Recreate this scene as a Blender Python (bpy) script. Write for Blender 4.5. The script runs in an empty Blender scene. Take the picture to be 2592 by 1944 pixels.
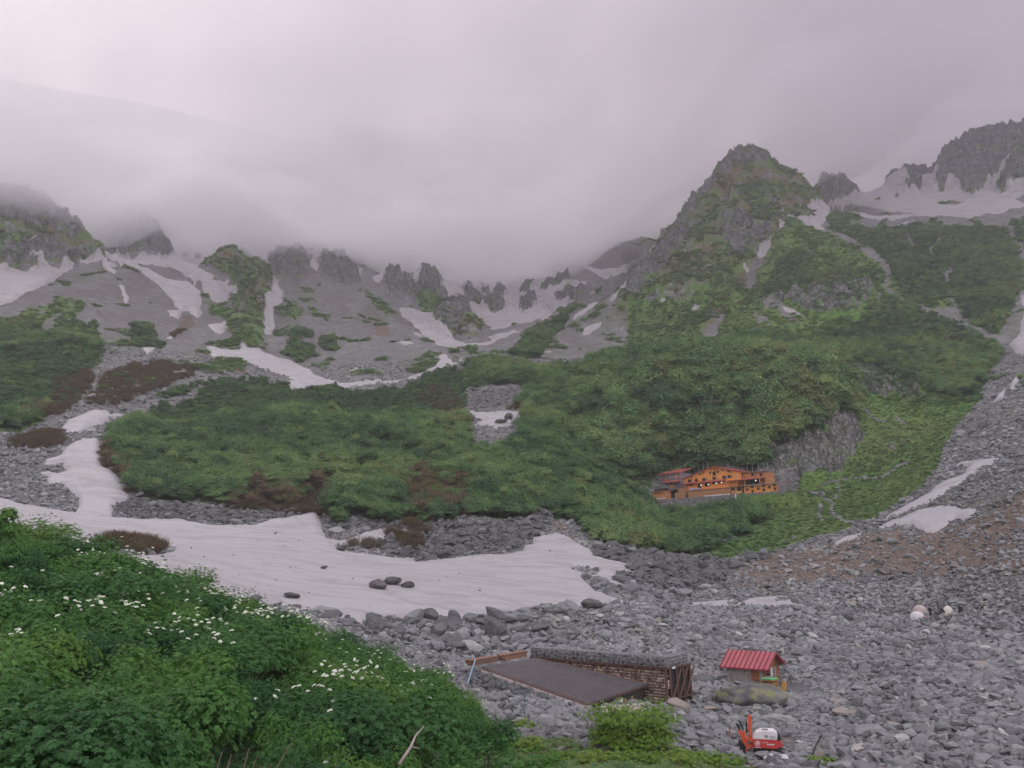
import bpy, bmesh, math, random, time
import numpy as np
from mathutils import Vector, Matrix, Euler
T0 = time.time()
def log(*a): print('[%.1f]' % (time.time()-T0), *a)
rng = np.random.default_rng(11)
random.seed(5)
scene = bpy.context.scene
COL = scene.collection

# ------------------------------------------------------------------ camera model (eye at the origin)
FPX, PITCH, ROLL = 2034.0, math.radians(12.0), math.radians(1.8)   # focal length in pixels of a 2592 px wide frame
_F = np.array([0, math.cos(PITCH), math.sin(PITCH)])
_U0 = np.array([0, -math.sin(PITCH), math.cos(PITCH)]); _R0 = np.array([1.0, 0, 0])
_R = _R0*math.cos(ROLL) - _U0*math.sin(ROLL)
_U = _U0*math.cos(ROLL) + _R0*math.sin(ROLL)
KD = 2592/2212.0
def ray(px, py):
    d = _F + _R*((px-1296)/FPX) + _U*((972-py)/FPX)
    return d
def azt(px, py):
    d = ray(px, py); h = math.hypot(d[0], d[1])
    return math.atan2(d[0], d[1]), d[2]/h
def at(px, py, r):                      # point on the line of sight at horizontal distance r
    d = ray(px, py); h = math.hypot(d[0], d[1])
    return Vector((d*(r/h)).tolist())
def atD(x, y, r): return at(x*KD, y*KD, r)
def project(x, y, z):
    w = x*_F[0]+y*_F[1]+z*_F[2]
    u = (x*_R[0]+y*_R[1]+z*_R[2])/w; v = (x*_U[0]+y*_U[1]+z*_U[2])/w
    return 1296+FPX*u, 972-FPX*v

# ------------------------------------------------------------------ noise
def _hash(ix, iy, seed):
    h = (ix.astype(np.int64)*374761393 + iy.astype(np.int64)*668265263 + seed*974711) & 0x7fffffff
    h = ((h ^ (h >> 13))*1274126177) & 0x7fffffff
    return (h ^ (h >> 16))
def pnoise(x, y, seed=0):
    x0 = np.floor(x); y0 = np.floor(y); fx = x-x0; fy = y-y0
    ux = fx*fx*fx*(fx*(fx*6-15)+10); uy = fy*fy*fy*(fy*(fy*6-15)+10)
    def g(dx, dy):
        a = (_hash(x0+dx, y0+dy, seed) % 4096)*(2*math.pi/4096)
        return np.cos(a)*(fx-dx) + np.sin(a)*(fy-dy)
    a = g(0,0); b = g(1,0); c = g(0,1); d = g(1,1)
    return ((a+(b-a)*ux) + ((c+(d-c)*ux)-(a+(b-a)*ux))*uy)*1.5
def fbm(x, y, oct=4, seed=0, gain=.5, lac=2.03):
    s = 0; a = 1.0; t = 0
    for i in range(oct):
        s = s + a*pnoise(x, y, seed+i*17); t += a
        x = x*lac+3.1; y = y*lac-1.7; a *= gain
    return s/t
def ridged(x, y, oct=4, seed=0, gain=.55, lac=2.1):
    s = 0; a = 1.0; t = 0
    for i in range(oct):
        s = s + a*(1-2*np.abs(pnoise(x, y, seed+i*31))); t += a
        x = x*lac+1.3; y = y*lac+2.7; a *= gain
    return s/t
def sstep(a, b, x):
    t = np.clip((x-a)/(b-a), 0, 1); return t*t*(3-2*t)

# ------------------------------------------------------------------ tagging and mesh helpers
def tag(o, label=None, cat=None, group=None, kind=None):
    if label: o['label'] = label
    if cat: o['category'] = cat
    if group: o['group'] = group
    if kind: o['kind'] = kind
    return o
def mesh_np(name, V, Fq, smooth=True):      # V (n,3), Fq (m,3|4) int
    me = bpy.data.meshes.new(name)
    V = np.ascontiguousarray(V, dtype=np.float32); Fq = np.ascontiguousarray(Fq, dtype=np.int32)
    m, k = Fq.shape
    me.vertices.add(len(V)); me.vertices.foreach_set('co', V.ravel())
    me.loops.add(m*k); me.loops.foreach_set('vertex_index', Fq.ravel())
    me.polygons.add(m); me.polygons.foreach_set('loop_start', np.arange(0, m*k, k, dtype=np.int32))
    me.polygons.foreach_set('use_smooth', np.full(m, smooth, dtype=bool))
    me.update(calc_edges=True)
    return me
def fattr(me, name, arr):
    a = me.attributes.new(name, 'FLOAT', 'POINT'); a.data.foreach_set('value', np.ascontiguousarray(arr, dtype=np.float32))
def link(o, parent=None):
    COL.objects.link(o)
    if parent is not None: o.parent = parent
    return o
def empty(name, loc=(0,0,0), rot=(0,0,0)):
    o = bpy.data.objects.new(name, None); o.location = loc; o.rotation_euler = rot
    return link(o)
# ------------------------------------------------------------------ terrain control points: place in the photograph (2212 px wide reading) and distance in metres
CP = []
def cps(s, dz=0.0):
    for tok in s.split():
        x, y, r = [float(v) for v in tok.split(',')]
        a, t = azt(x*KD, y*KD)
        CP.append((a, math.log(r), t + dz/r, r))
def ridge(s, k=1.14, drop=.05):
    cps(s)
    for tok in s.split():
        x, y, r = [float(v) for v in tok.split(',')]
        a, t = azt(x*KD, y*KD)
        CP.append((a, math.log(r*k), t-drop, r*k))
# foreground mound under the thicket (canopy height taken off)
cps('0,1640,15 300,1640,17 600,1640,19 900,1640,22 1080,1640,28 0,1400,26 300,1400,28 600,1450,29 900,1500,33 1000,1540,38', -2.2)
cps('-60,1130,47 0,1150,48 150,1165,50 230,1215,52 330,1220,54 420,1265,55 520,1295,56 640,1335,57 760,1375,57 870,1435,54 960,1485,50 1040,1535,46 1100,1595,40', -2.4)
cps('250,1170,120 450,1240,108 600,1305,92 760,1352,84 870,1392,79 960,1425,77 1060,1470,70')
# lower right rubble plain
cps('1150,1659,34 1350,1659,40 1600,1659,50 1800,1659,50 2000,1659,47 2212,1659,44 2300,1659,43 1690,1610,56 1350,1575,52 1250,1560,54 1490,1548,63 1690,1500,75 1590,1452,83 2000,1550,60 2212,1550,57 2212,1450,76 1900,1450,82 2000,1340,132 2212,1330,122 2320,1330,120 1800,1350,116 1600,1350,112 1400,1350,106 1200,1370,98 1050,1400,88 1000,1440,73 1250,1420,82 1500,1400,92 1150,1520,60')
cps('800,1345,88 950,1350,93 1100,1325,103 1270,1305,117 1380,1300,126 1500,1300,134 1750,1300,138')
cps('900,1250,125 600,1200,140 1150,1250,137 350,1180,150')
cps('-80,1070,192 0,1085,190 200,1105,190 400,1125,185 530,1138,180 690,1115,190 850,1165,170 900,1215,152 1130,1185,165 1210,1155,178 1300,1200,163 1380,1240,150 1480,1250,149 1600,1210,164')
cps('200,1000,225 150,950,250 80,1020,225 0,1000,235 -80,1000,232')
# shrub covered moraine hill and knob
cps('290,1050,212 500,1100,196 700,1000,228 450,950,255 650,900,280 900,950,255 900,1080,200 1100,1050,212 1150,960,250 250,950,255')
cps('460,757,440 600,800,405 740,829,374 860,818,380 520,790,400 700,815,388')
cps('1070,900,290 1070,850,315 1080,790,365 1200,850,320 1300,900,300 1350,960,290 1300,1080,222 1250,1120,200 1000,795,372 1130,775,395 1290,790,400')
cps('1410,1100,258 1540,1085,254 1690,1075,247 1450,1005,286 1600,1000,280 1700,1010,276 1450,1170,205 1600,1150,205 1750,1120,213 1500,1200,178')
cps('1500,925,296 1650,925,296 1800,945,296 1840,1010,282 1540,870,306 1680,880,306 1450,800,326 1600,795,322 1750,825,322 1850,850,334 1450,765,366 1600,738,380 1750,765,372 1880,790,380')
cps('1900,1100,222 1950,1000,268 2000,900,318 1850,1100,222 2050,950,288 2080,850,350 2000,800,385 2100,720,450 2150,780,400')
cps('1880,1130,195 2000,1050,213 2100,980,233 2150,890,288 2212,780,375 2212,690,445 2212,1000,203 2212,1150,157 2050,1150,178 1900,1220,158 1750,1220,161 2212,1250,133 2000,1260,148 2320,1000,200 2320,780,370 2320,1200,140')
cps('1900,620,540 1800,560,590 2000,560,590 2100,500,660 2180,600,540 2100,620,530 1950,500,680 1850,470,720 2000,470,730 2212,450,760 2320,450,760 2320,600,540 2120,420,820 1900,430,850 2000,430,850 1780,450,770')
cps('330,880,310 430,850,325 560,832,335 740,849,338 870,838,348 950,815,355 650,838,336', -7.5)
# high crags and the peak on the right
ridge('1770,402,950 1800,392,940 1830,398,950 1852,420,950', 1.12, .06)
ridge('1925,382,1040 1960,378,1030 2000,370,1010 2020,358,1000 2050,322,985 2062,318,990 2090,292,1000 2130,288,1000 2180,286,1000 2212,280,1000 2300,282,1000', 1.15, .05)
cps('2050,405,880 2150,415,860 2212,408,830 1940,400,930')
ridge('1360,622,600 1385,580,640 1410,545,680 1440,505,700 1480,460,730 1510,420,750 1545,380,770 1570,350,780 1597,324,790 1630,334,790 1655,338,790 1680,365,780 1730,388,790 1770,432,790', 1.13, .12)
cps('1600,400,745 1600,500,660 1550,550,620 1650,550,610 1640,620,560 1500,600,590 1450,640,560 1380,680,540 1700,450,725 1660,480,690 1560,450,705 1500,500,690')
cps('1690,490,622 1720,500,622 1800,540,590 1650,560,585 1640,640,515 1750,650,490 1880,640,500 1750,580,548 1620,600,580')
cps('1600,680,480 1550,720,450 1700,692,470 1790,700,460 1850,680,462 1950,680,462 1900,740,425 1430,735,470')
# the cirque
cps('1250,720,520 1330,740,470 1200,770,430 1180,720,520 1250,660,600 1350,620,640 1350,575,760 1420,530,820 1100,740,480 1000,752,465 1050,705,555 900,700,560 980,762,440 900,775,425 800,765,445 700,790,415 600,770,432 530,745,450')
ridge('990,650,560 975,668,550 955,700,535 1015,690,545', 1.10, .03)
cps('1000,735,500 1100,690,640 1100,650,760 1100,610,900 1000,620,880 1200,640,780 1250,590,900 1150,560,1020')
ridge('850,590,800 915,585,820 1020,630,800', 1.1, .02)
cps('700,680,580 600,660,600 800,650,640 900,640,720 880,560,940 700,560,820 760,540,900 600,560,800 850,500,1080 700,480,1020 1000,540,1080')
ridge('480,545,720 445,580,660 520,560,700 560,605,640 540,650,585 550,700,520', 1.08, .02)
cps('550,740,452 400,700,500 420,620,640 300,640,590 350,580,700 220,570,650 250,700,470 380,760,420 250,790,380 430,800,370 100,650,500 0,660,500 -80,660,500 0,600,560 100,590,620 180,560,680 50,540,650 -80,540,650')
ridge('0,395,730 60,420,750 120,455,745 180,500,722 215,540,700', 1.1, .03)
ridge('200,455,900 280,440,880 340,490,850 368,545,810', 1.1, .03)
cps('400,520,950 480,515,1000 -80,420,720')
cps('0,900,290 100,850,320 200,800,360 100,750,400 0,780,380 200,900,290 300,830,340 0,950,255 -80,850,320')
cps('0,330,1000 300,330,1150 600,380,1200 900,420,1250 1200,420,1250 1450,450,1150 1700,430,1150 2000,440,1250 2212,440,1250 -200,330,1000 2400,440,1250')
CP = np.array(CP)
# drop near duplicates
_keep = []
for i in range(len(CP)):
    if all((abs(CP[i,0]-CP[j,0])*1.0 > .004 or abs(CP[i,1]-CP[j,1]) > .012) for j in _keep): _keep.append(i)
CP = CP[_keep]

# radial basis interpolation of tan(elevation) over (azimuth, ln r)
_SX, _SY = 2.2, 1.0
_P = np.stack([CP[:,0]*_SX, CP[:,1]*_SY], 1)
def _phi(d): return d**1.35
_D = np.sqrt(((_P[:,None]-_P[None])**2).sum(-1))
_n = len(_P)
_A = np.zeros((_n+3, _n+3)); _A[:_n,:_n] = _phi(_D) - np.eye(_n)*2e-4
_A[:_n,_n] = 1; _A[:_n,_n+1:] = _P; _A[_n:,:_n] = _A[:_n,_n:].T
_W = np.linalg.solve(_A, np.concatenate([CP[:,2], np.zeros(3)]))
def t_rbf(az, lr):
    q = np.stack([az*_SX, lr*_SY], -1).reshape(-1, 2); out = np.empty(len(q))
    for s in range(0, len(q), 20000):
        c = q[s:s+20000]
        d = np.sqrt(((c[:,None]-_P[None])**2).sum(-1))
        out[s:s+20000] = _phi(d)@_W[:_n] + _W[_n] + c@_W[_n+1:]
    return out.reshape(az.shape)
AZ0, AZ1 = math.radians(-60), math.radians(60)
LR0, LR1 = math.log(8.0), math.log(1450.0)
_gA, _gL = np.linspace(AZ0, AZ1, 420), np.linspace(LR0, LR1, 420)
_gT = t_rbf(*np.meshgrid(_gA, _gL, indexing='ij'))
def bil(G, A, L, az, lr):
    fa = np.clip((az-A[0])/(A[1]-A[0]), 0, len(A)-1.001); fl = np.clip((lr-L[0])/(L[1]-L[0]), 0, len(L)-1.001)
    i = fa.astype(int); j = fl.astype(int); u = fa-i; v = fl-j
    return (G[i,j]*(1-u)+G[i+1,j]*u)*(1-v) + (G[i,j+1]*(1-u)+G[i+1,j+1]*u)*v
def zbase_al(az, lr): return bil(_gT, _gA, _gL, az, lr)*np.exp(lr)
# ------------------------------------------------------------------ ground cover outlines read from the photograph (each with the range of distances it lies in)
_ZO = {1:(0,400), 2:(800,400), 3:(1592,300), 4:(0,900), 5:(800,900), 6:(1592,900), 7:(0,1194), 8:(1592,1194)}
def zp(z, s):
    if z == 9: return [(float(a.split(',')[0])*KD, float(a.split(',')[1])*KD) for a in s.split()]
    ox, oy = _ZO[z]; out = []
    for tok in s.split():
        x, y = tok.split(','); out.append((ox+float(x)/2.212, oy+float(y)/2.212))
    return out
POLY = []      # (class, points in full pixels, rmin, rmax, sign)
def pg(cls, r0, r1, *zs, hole=False):
    pts = []
    for z, s in zs: pts += zp(z, s)
    POLY.append((cls, np.array(pts), r0, r1, hole))
S = 'snow'
# left cirque snow
pg(S,380,900,(1,'-90,600 0,625 60,635 130,640 200,630 195,600 150,590 185,585 215,580 270,615 340,630 350,608 410,605 395,630 345,655 300,690 230,720 150,755 70,800 0,830 -90,850'))
pg(S,450,1150,(1,'490,425 525,455 565,500 610,540 665,552 710,562 680,605 640,590 600,580 560,520 515,470'))
pg(S,450,1150,(1,'440,592 470,580 520,560 545,555 570,570 620,575 680,575 680,595 625,608 652,628 642,655 600,632 575,585 520,590 440,600'))
pg(S,450,1200,(1,'665,552 740,572 790,545 860,555 905,575 960,555 975,535 940,470 1000,440 1100,440 1250,470 1280,508 1235,530 1180,555 1130,585 1110,610 1150,640 1210,655 1190,680 1290,690 1280,710 1370,715 1350,740 1300,765 1345,770 1320,800 1290,815 1230,808 1190,790 1160,765 1135,730 1130,690 1100,690 1095,725 1130,750 1130,800 1120,840 1142,870 1105,890 1060,862 1020,862 1000,897 950,882 945,855 1000,850 960,790 910,740 850,680 780,630 720,600 680,590'))
pg(S,450,1200,(1,'775,598 860,595 940,620 1000,635 1040,670 1085,690 1090,725 1050,700 980,690 900,660 830,625'),hole=True)
pg(S,450,1200,(1,'1015,538 1040,530 1052,548 1030,552'),hole=True)
pg(S,450,1200,(1,'1080,555 1100,535 1135,535 1125,568 1100,572'),hole=True)
pg(S,400,800,(1,'655,708 690,715 700,750 722,790 708,833 690,800 680,755'))
pg(S,400,900,(1,'1515,680 1570,685 1560,710 1590,740 1585,800 1550,840 1530,890 1550,940 1530,985 1490,990 1455,955 1490,920 1475,870 1500,830 1478,795 1520,770 1505,740 1530,710'))
pg(S,600,1200,(1,'1380,510 1450,555 1500,540 1540,510 1500,575 1515,615 1575,672 1545,668 1500,625 1470,580 1430,565'))
pg(S,600,1200,(1,'1735,590 1760,550 1790,540 1775,590 1790,610 1770,635 1745,620'))
pg(S,600,1200,(1,'2005,630 2030,620 2020,670'))
pg(S,600,1200,(2,'305,660 350,655 400,635 440,625 460,600 420,600 400,650 370,700 345,710'))
pg(S,362,520,(1,'1155,1050 1230,1065 1340,1085 1345,1048 1400,1065 1470,1070 1490,1090 1560,1115 1650,1150 1740,1185 1760,1210 1830,1235 1920,1255 2050,1245 2140,1230'),
   (2,'350,1245 520,1230 600,1200 660,1165 690,1140 685,1110 720,1100 750,1130 800,1150 750,1170 700,1190 640,1215 560,1240 500,1240 440,1255 330,1262 230,1280 160,1292 90,1285 0,1290'),
   (1,'1700,1300 1640,1300 1570,1250 1640,1245 1560,1210 1480,1180 1400,1150 1340,1120 1250,1105 1185,1105 1175,1080'))
pg(S,400,900,(1,'1165,935 1230,930 1280,920 1290,940 1270,970 1235,985 1200,965'))
pg(S,350,700,(1,'800,1065 870,1060 905,1040 880,1070 830,1102'))
pg(S,350,700,(1,'930,1010 975,985 960,1010'))
pg(S,330,700,(1,'765,1190 790,1172 825,1180 790,1200'))
pg(S,330,700,(1,'925,1195 1000,1190 1080,1195 1060,1210 980,1212'))
pg(S,380,700,(1,'1940,1195 2010,1170 2000,1190 1960,1200'))
pg(S,215,420,(1,'330,1520 370,1470 440,1440 520,1410 590,1405 615,1440 660,1430 715,1435 640,1465 550,1500 470,1530 400,1540'))
pg(S,215,420,(1,'390,1552 470,1522 545,1515 480,1540'))
pg(S,150,320,(4,'465,462 555,460 560,490 580,515 555,545 590,580 565,610 620,640 650,670 690,720 725,745 720,800 650,830 625,850 640,875 620,920 410,890 440,850 440,800 400,760 340,720 270,715 260,690 225,650 270,640 330,655 365,640 330,615 240,610 260,580 330,560 340,530 400,480'))
# main snowfield
pg('snowfield',60,300,(4,'-120,785 0,798 100,825 200,840 410,875 610,905 760,915 900,915 1000,910 1100,930 1180,945 1320,950 1440,945 1540,910 1590,915 1660,900 1760,870 1790,880 1800,960 1830,1020'),
   (5,'130,1030 210,1015 290,985 420,962 400,1040 200,1060 100,1060 190,1095 300,1105 420,1120 550,1130 570,1150 640,1140 800,1130 940,1110 1060,1110 1160,1090 1165,1060 1215,1050 1210,1015 1290,1000 1340,985 1420,1010 1470,1050 1530,1085 1560,1120 1640,1150 1750,1165 1740,1195 1840,1240 1770,1240 1690,1230 1700,1270 1740,1305 1690,1310 1600,1275 1540,1240 1500,1215 1490,1245 1560,1310 1640,1345 1720,1370 1830,1380 2000,1378'),
   (6,'270,1378 500,1365 650,1352 560,1390 700,1350 900,1338 880,1355 830,1370 940,1360 1100,1360 990,1370 930,1385 1000,1400 960,1415 850,1410 800,1415 640,1400 510,1412 330,1397 120,1390'),
   (5,'1850,1395 1700,1395 1620,1397 1480,1420 1300,1420 1180,1430 1030,1455 900,1490 800,1500 650,1510 480,1500 430,1490 300,1490 280,1550 330,1590 250,1590 250,1540 180,1510 100,1490'),
   (4,'1900,1455 1700,1440 1600,1410 1420,1420 1300,1420 900,1500 0,1400 -120,1300'))
pg('snowfield',60,300,(4,'600,1040 720,1040 830,1065 970,1095 860,1115 730,1122 640,1120 500,1100'),hole=True)
pg('snowfield',60,300,(5,'1440,1200 1500,1193 1575,1215 1570,1230 1520,1225 1480,1212'),hole=True)
pg(S,120,260,(6,'1380,940 1450,900 1550,840 1660,780 1720,730 1800,690 1880,660 1895,625 1800,620 1880,590 1970,572 2105,565 2060,600 1980,630 1930,665 1850,720 1760,780 1660,830 1560,870 1450,920'))
pg(S,120,260,(6,'1390,960 1500,910 1600,870 1700,845 1800,838 1870,855 1945,850 1930,910 1890,915 1830,905 1780,940 1700,985 1640,985 1580,950 1480,960 1410,970'))
pg(S,120,260,(6,'1140,1070 1165,1035 1230,1010 1310,990 1305,1005 1250,1035 1190,1050'))
pg(S,120,260,(6,'450,1272 560,1243 565,1250 500,1277'))
pg(S,240,500,(6,'2040,265 2060,220 2110,185 2100,230 2070,260'))
pg(S,240,500,(6,'2130,200 2140,160 2180,115 2190,125 2165,190 2140,210'))
pg(S,300,700,(3,'2125,1270 2180,1200 2212,1100 2300,1050 2300,1330 2212,1330 2160,1310'))
pg(S,300,700,(3,'2190,1000 2212,990 2260,1000 2212,1060 2195,1030'))
# centre
pg(S,420,1000,(2,'460,825 520,835 600,860 700,880 690,910 655,940 700,985 760,1010 840,1040 930,1040 985,1020 960,1000 1050,975 1100,965 1150,970 1080,995 1020,1020 950,1050 850,1060 760,1060 680,1050 640,1020 600,990 560,945 500,900'))
pg(S,420,900,(2,'535,970 590,985 600,1005 560,995'))
pg(S,420,900,(2,'435,1025 490,1022 560,1053 500,1050'))
pg(S,460,1400,(2,'690,725 745,640 800,600 900,600 1000,600 1100,600 1200,620 1290,640 1420,685 1520,690 1480,740 1440,800 1360,850 1280,890 1180,925 1060,945 990,965 940,930 890,900 855,835 800,800 755,828 720,770'))
for h in ('805,715 830,710 900,780 950,830 980,800 1040,830 1060,870 1000,875 940,840 860,830 820,790 830,750','900,715 940,715 975,760 920,765','1020,735 1060,770 1050,800 995,790','1140,760 1180,720 1225,715 1200,770 1160,805','1150,830 1190,800 1245,815 1225,855 1180,870 1145,860','1240,780 1290,710 1380,660 1420,690 1400,740 1330,755 1270,770','1330,800 1400,760 1490,745 1440,790 1370,815','925,770 970,790 970,815 930,800'):
    pg(S,460,1400,(2,h),hole=True)
pg(S,600,1200,(2,'490,680 540,690 555,640 550,600 600,640 575,700 545,725 510,700'))
pg(S,500,1200,(2,'1480,605 1600,625 1690,610 1775,575 1780,600 1850,560 1910,500 1860,580 1790,620 1700,650 1610,680 1550,640'))
for h in ('1515,770 1620,710 1600,730 1530,770','1685,690 1770,650 1740,670','1630,800 1650,770 1750,710 1740,740 1660,795','1430,915 1470,860 1570,800 1570,825 1500,880','1485,990 1500,960 1600,915 1600,940 1530,985','1695,960 1725,925 1720,945'):
    pg(S,420,1000,(2,h))
for h in ('1925,850 1930,830 1990,805 1960,835','2080,915 2110,880 2175,840 2150,870 2100,905'): pg(S,400,800,(2,h))
pg(S,255,330,(2,'845,1408 920,1420 1040,1415 1155,1418 1150,1450 1110,1470 1090,1500 1020,1515 940,1500 880,1490 930,1465 900,1450 870,1430'))
for h in ('1265,1090 1320,1082 1310,1092','1340,1080 1380,1070 1370,1080','1580,1150 1640,1148 1620,1165','1215,1115 1250,1108 1240,1120','905,1115 930,1098 925,1118'): pg(S,360,700,(2,h))
# right cirque
pg(S,500,1010,(3,'1440,345 1500,310 1560,320 1580,370 1560,420 1620,400 1650,340 1700,325 1660,360 1720,320 1750,300 1720,370 1740,420 1780,380 1820,360 1870,390 1860,410 1920,440 1990,400 2020,360 2080,300 2120,250 2140,210 2120,290 2060,400 2100,430 2150,400 2212,380 2300,380 2300,470 2212,490 2100,520 1980,550 1900,560 1800,545 1700,550 1620,540 1500,560 1400,570 1330,560 1250,530 1180,510 1130,520 1110,560 1080,595 1050,590 1030,545 1000,530 1030,490 1110,460 1180,450 1250,450 1290,440 1280,410 1330,370 1400,340'))
for h in ('1210,480 1300,490 1440,515 1580,525 1640,535 1500,535 1400,545 1250,520 1200,500','1725,475 1800,455 1870,465 1830,485 1760,480','1560,400 1600,340 1650,375 1620,412 1575,425','2160,450 2212,420 2300,400 2300,460 2212,480','1370,450 1400,445 1410,460 1380,462','1480,435 1520,430 1510,447'): pg(S,500,1200,(3,h),hole=True)
for h in ('840,550 900,570 980,565 1060,590 1095,628 1060,620 980,605 920,590 860,570','835,620 850,585 885,600','720,770 740,720 780,700 800,675 785,730 760,780 730,790','635,865 655,845 680,860 655,880','655,830 690,822 675,840','1480,600 1530,580 1620,565 1500,600','840,1055 900,1065 960,1095 1025,1120 960,1105 870,1080','1060,1125 1120,1130 1090,1138','165,1060 240,1025 200,1070','325,1135 360,1095 425,1060 380,1100','1475,990 1510,982 1490,1000','450,670 475,655 465,675','640,290 660,285 650,293','690,262 720,257 715,264'): pg(S,380,1000,(3,h))
for h in ('120,530 165,515 205,518 150,535','105,388 135,385 130,393','15,375 35,378 25,385'): pg(S,400,1000,(1,h))

# shrub wood on the moraine hill and the knob
pg('wood',165,400,(4,'590,530 640,440 800,330 900,290 1060,230 1150,160 1240,135 1500,140 1700,160 1930,190 1990,200'),(5,'180,190 300,200 560,170 640,140 720,80 820,40 950,20 1160,30 1190,70 1260,90 1400,80 1500,90 1650,50 1750,10'),
   (3,'0,1290 100,1270 300,1290 650,1260 800,1230 1000,1210 1100,1225 1160,1330 1200,1400'),(6,'1230,200 1260,280 1290,370 1200,430 1000,460 960,490 830,520 740,570 690,620 290,620 150,640 90,830 100,870 350,850 560,840 700,900 640,1010 460,1060 380,1120 260,1110 150,1090 60,1080 0,1030'),
   (5,'1700,1060 1550,1000 1450,950 1330,910 1320,860 1230,850 1200,930 900,920 700,940 500,910 400,930 230,930 120,960 70,930'),(4,'1830,900 1830,720 1760,780 1700,830 1480,870 1250,860 1000,820 860,810 740,780 700,720 600,600'))
pg('wood',165,400,(5,'850,215 870,185 1000,175 1180,180 1130,240 1060,310 1160,325 1110,470 1020,520 880,495 850,400 840,310'),hole=True)
pg('wood',330,640,(3,'1130,1190 1250,1190 1420,1000 1500,1010 1620,1050 1830,1130 2050,1240 2090,1320 2000,1450 1960,1550 1850,1580 1700,1500 1560,1480 1480,1460 1380,1400 1250,1380 1150,1330 1080,1260'))
pg('wood',400,800,(3,'1520,610 1700,590 1950,590 2100,620 2150,680 2190,830 2180,950 2130,1120 2090,1210 2000,1200 1870,1130 1800,1000 1600,1030 1530,960 1500,850 1400,760 1250,690 1130,590 1200,600 1400,640 1500,660'))
pg('wood',450,800,(3,'2160,600 2300,540 2300,760 2212,700'))
pg('wood',400,700,(3,'860,800 920,740 1000,780 1060,860 1200,860 1350,880 1420,930 1300,980 1000,990 850,1000 760,990 760,900'))
pg('wood',255,480,(1,'-60,960 0,940 100,920 300,940 440,920 530,950 550,1080 550,1130 480,1180 430,1240 450,1350 330,1400 200,1480 0,1540 -60,1540'))
pg('wood',360,700,(1,'730,930 850,940 880,1000 900,1050 780,1050 720,1000'))
pg('wood',360,700,(1,'1600,1080 1620,1040 1750,1060 1780,1100 1680,1145 1550,1090'))
pg('wood',350,700,(1,'1600,970 1740,965 1750,1015 1630,1025'))
pg('wood',350,700,(1,'1790,1010 1880,1005 1895,1070 1830,1085 1785,1045'))
pg('wood',300,460,(1,'890,1340 960,1280 1060,1260 1200,1250 1120,1300 1000,1350'))
pg('wood',350,500,(2,'745,1095 800,1065 890,1065 900,1085 860,1105 780,1112'))
pg('wood',380,700,(2,'1060,1050 1200,970 1340,890 1420,840 1500,810 1430,880 1400,950 1300,1020 1230,1070 1150,1070'))
pg('wood',360,560,(2,'1030,1115 1100,1080 1260,1080 1240,1120 1180,1130'))
# grass and low green
G = 'grass'
pg(G,150,440,(6,'1150,20 1230,200 1300,370 1300,500 1200,640 960,690 880,700 890,830 640,980 400,1100 520,1150 760,1100 960,1040 1220,940 1400,900 1560,800 1650,690 1740,590 1780,450 1900,330 1990,250 2010,130 2090,0'))
pg(G,150,330,(6,'560,850 700,800 900,690 980,700 960,1000 640,990'))
pg(G,165,330,(6,'-40,600 150,520 300,560 300,640 150,660 90,860 560,850 700,900 640,980 400,1120 0,1040'))
pg(G,340,700,(3,'0,1060 200,1050 330,1080 500,1000 620,970 720,980 760,1040 850,1090 950,1150 1050,1200 1000,1225 800,1230 640,1265 520,1250 370,1270 0,1290'))
for h in ('370,1250 470,1120 590,1020 630,960 660,970 560,1080 470,1230','510,1240 570,1170 600,1180 610,1240','650,1180 720,1150 770,1220 690,1255 640,1220','660,1080 720,1070 790,1150 720,1150'): pg(G,340,700,(3,h),hole=True)
pg(G,380,800,(3,'720,1000 740,830 800,680 850,620 950,600 1100,640 1200,700 1330,760 1440,830 1430,970 1400,1000 1250,1190 1050,1200 850,1040'))
pg(G,380,800,(3,'1110,540 1200,540 1300,560 1200,590 1120,580'))
pg(G,330,900,(3,'1100,600 1240,700 1400,780 1480,880 1530,980 1640,1060 1850,1140 2060,1250 2090,1330 2000,1460 1960,1560 1900,1640 1400,1700 1200,1440 1160,1200 1420,1000 1440,860 1330,760 1200,700'))
pg(G,400,900,(3,'1130,590 1500,620 1950,585 2110,620 2200,830 2130,1120 2090,1215 2000,1210 1870,1140 1800,1060 1620,1040 1530,960 1490,850 1400,760'))
pg(G,255,520,(1,'-60,920 0,900 260,820 440,750 490,770 470,850 330,930 540,950 560,1090 560,1140 490,1190 430,1260 460,1350 330,1410 200,1490 0,1550 -60,1550'))
for h in ('0,1080 300,880 400,790 420,800 330,900 100,1090','180,1100 420,880 450,880 250,1090','0,970 250,830 260,850 0,1000'): pg(G,255,520,(1,h),hole=True)
pg(G,350,800,(1,'1130,780 1290,830 1300,900 1180,900')); pg(G,350,560,(1,'1180,1130 1290,1110 1380,1150 1350,1200 1200,1180 1150,1150'))
pg(G,350,800,(1,'1700,800 1790,850 1850,900 1760,880')); pg(G,500,900,(1,'1990,700 2060,740 2150,820 2060,800'))
pg(G,350,800,(1,'1560,850 1630,820 1690,860 1650,900 1580,880'))
pg(G,350,800,(2,'200,700 300,780 420,860 330,830 230,760')); pg(G,350,900,(2,'560,770 640,790 720,830 620,850'))
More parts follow.
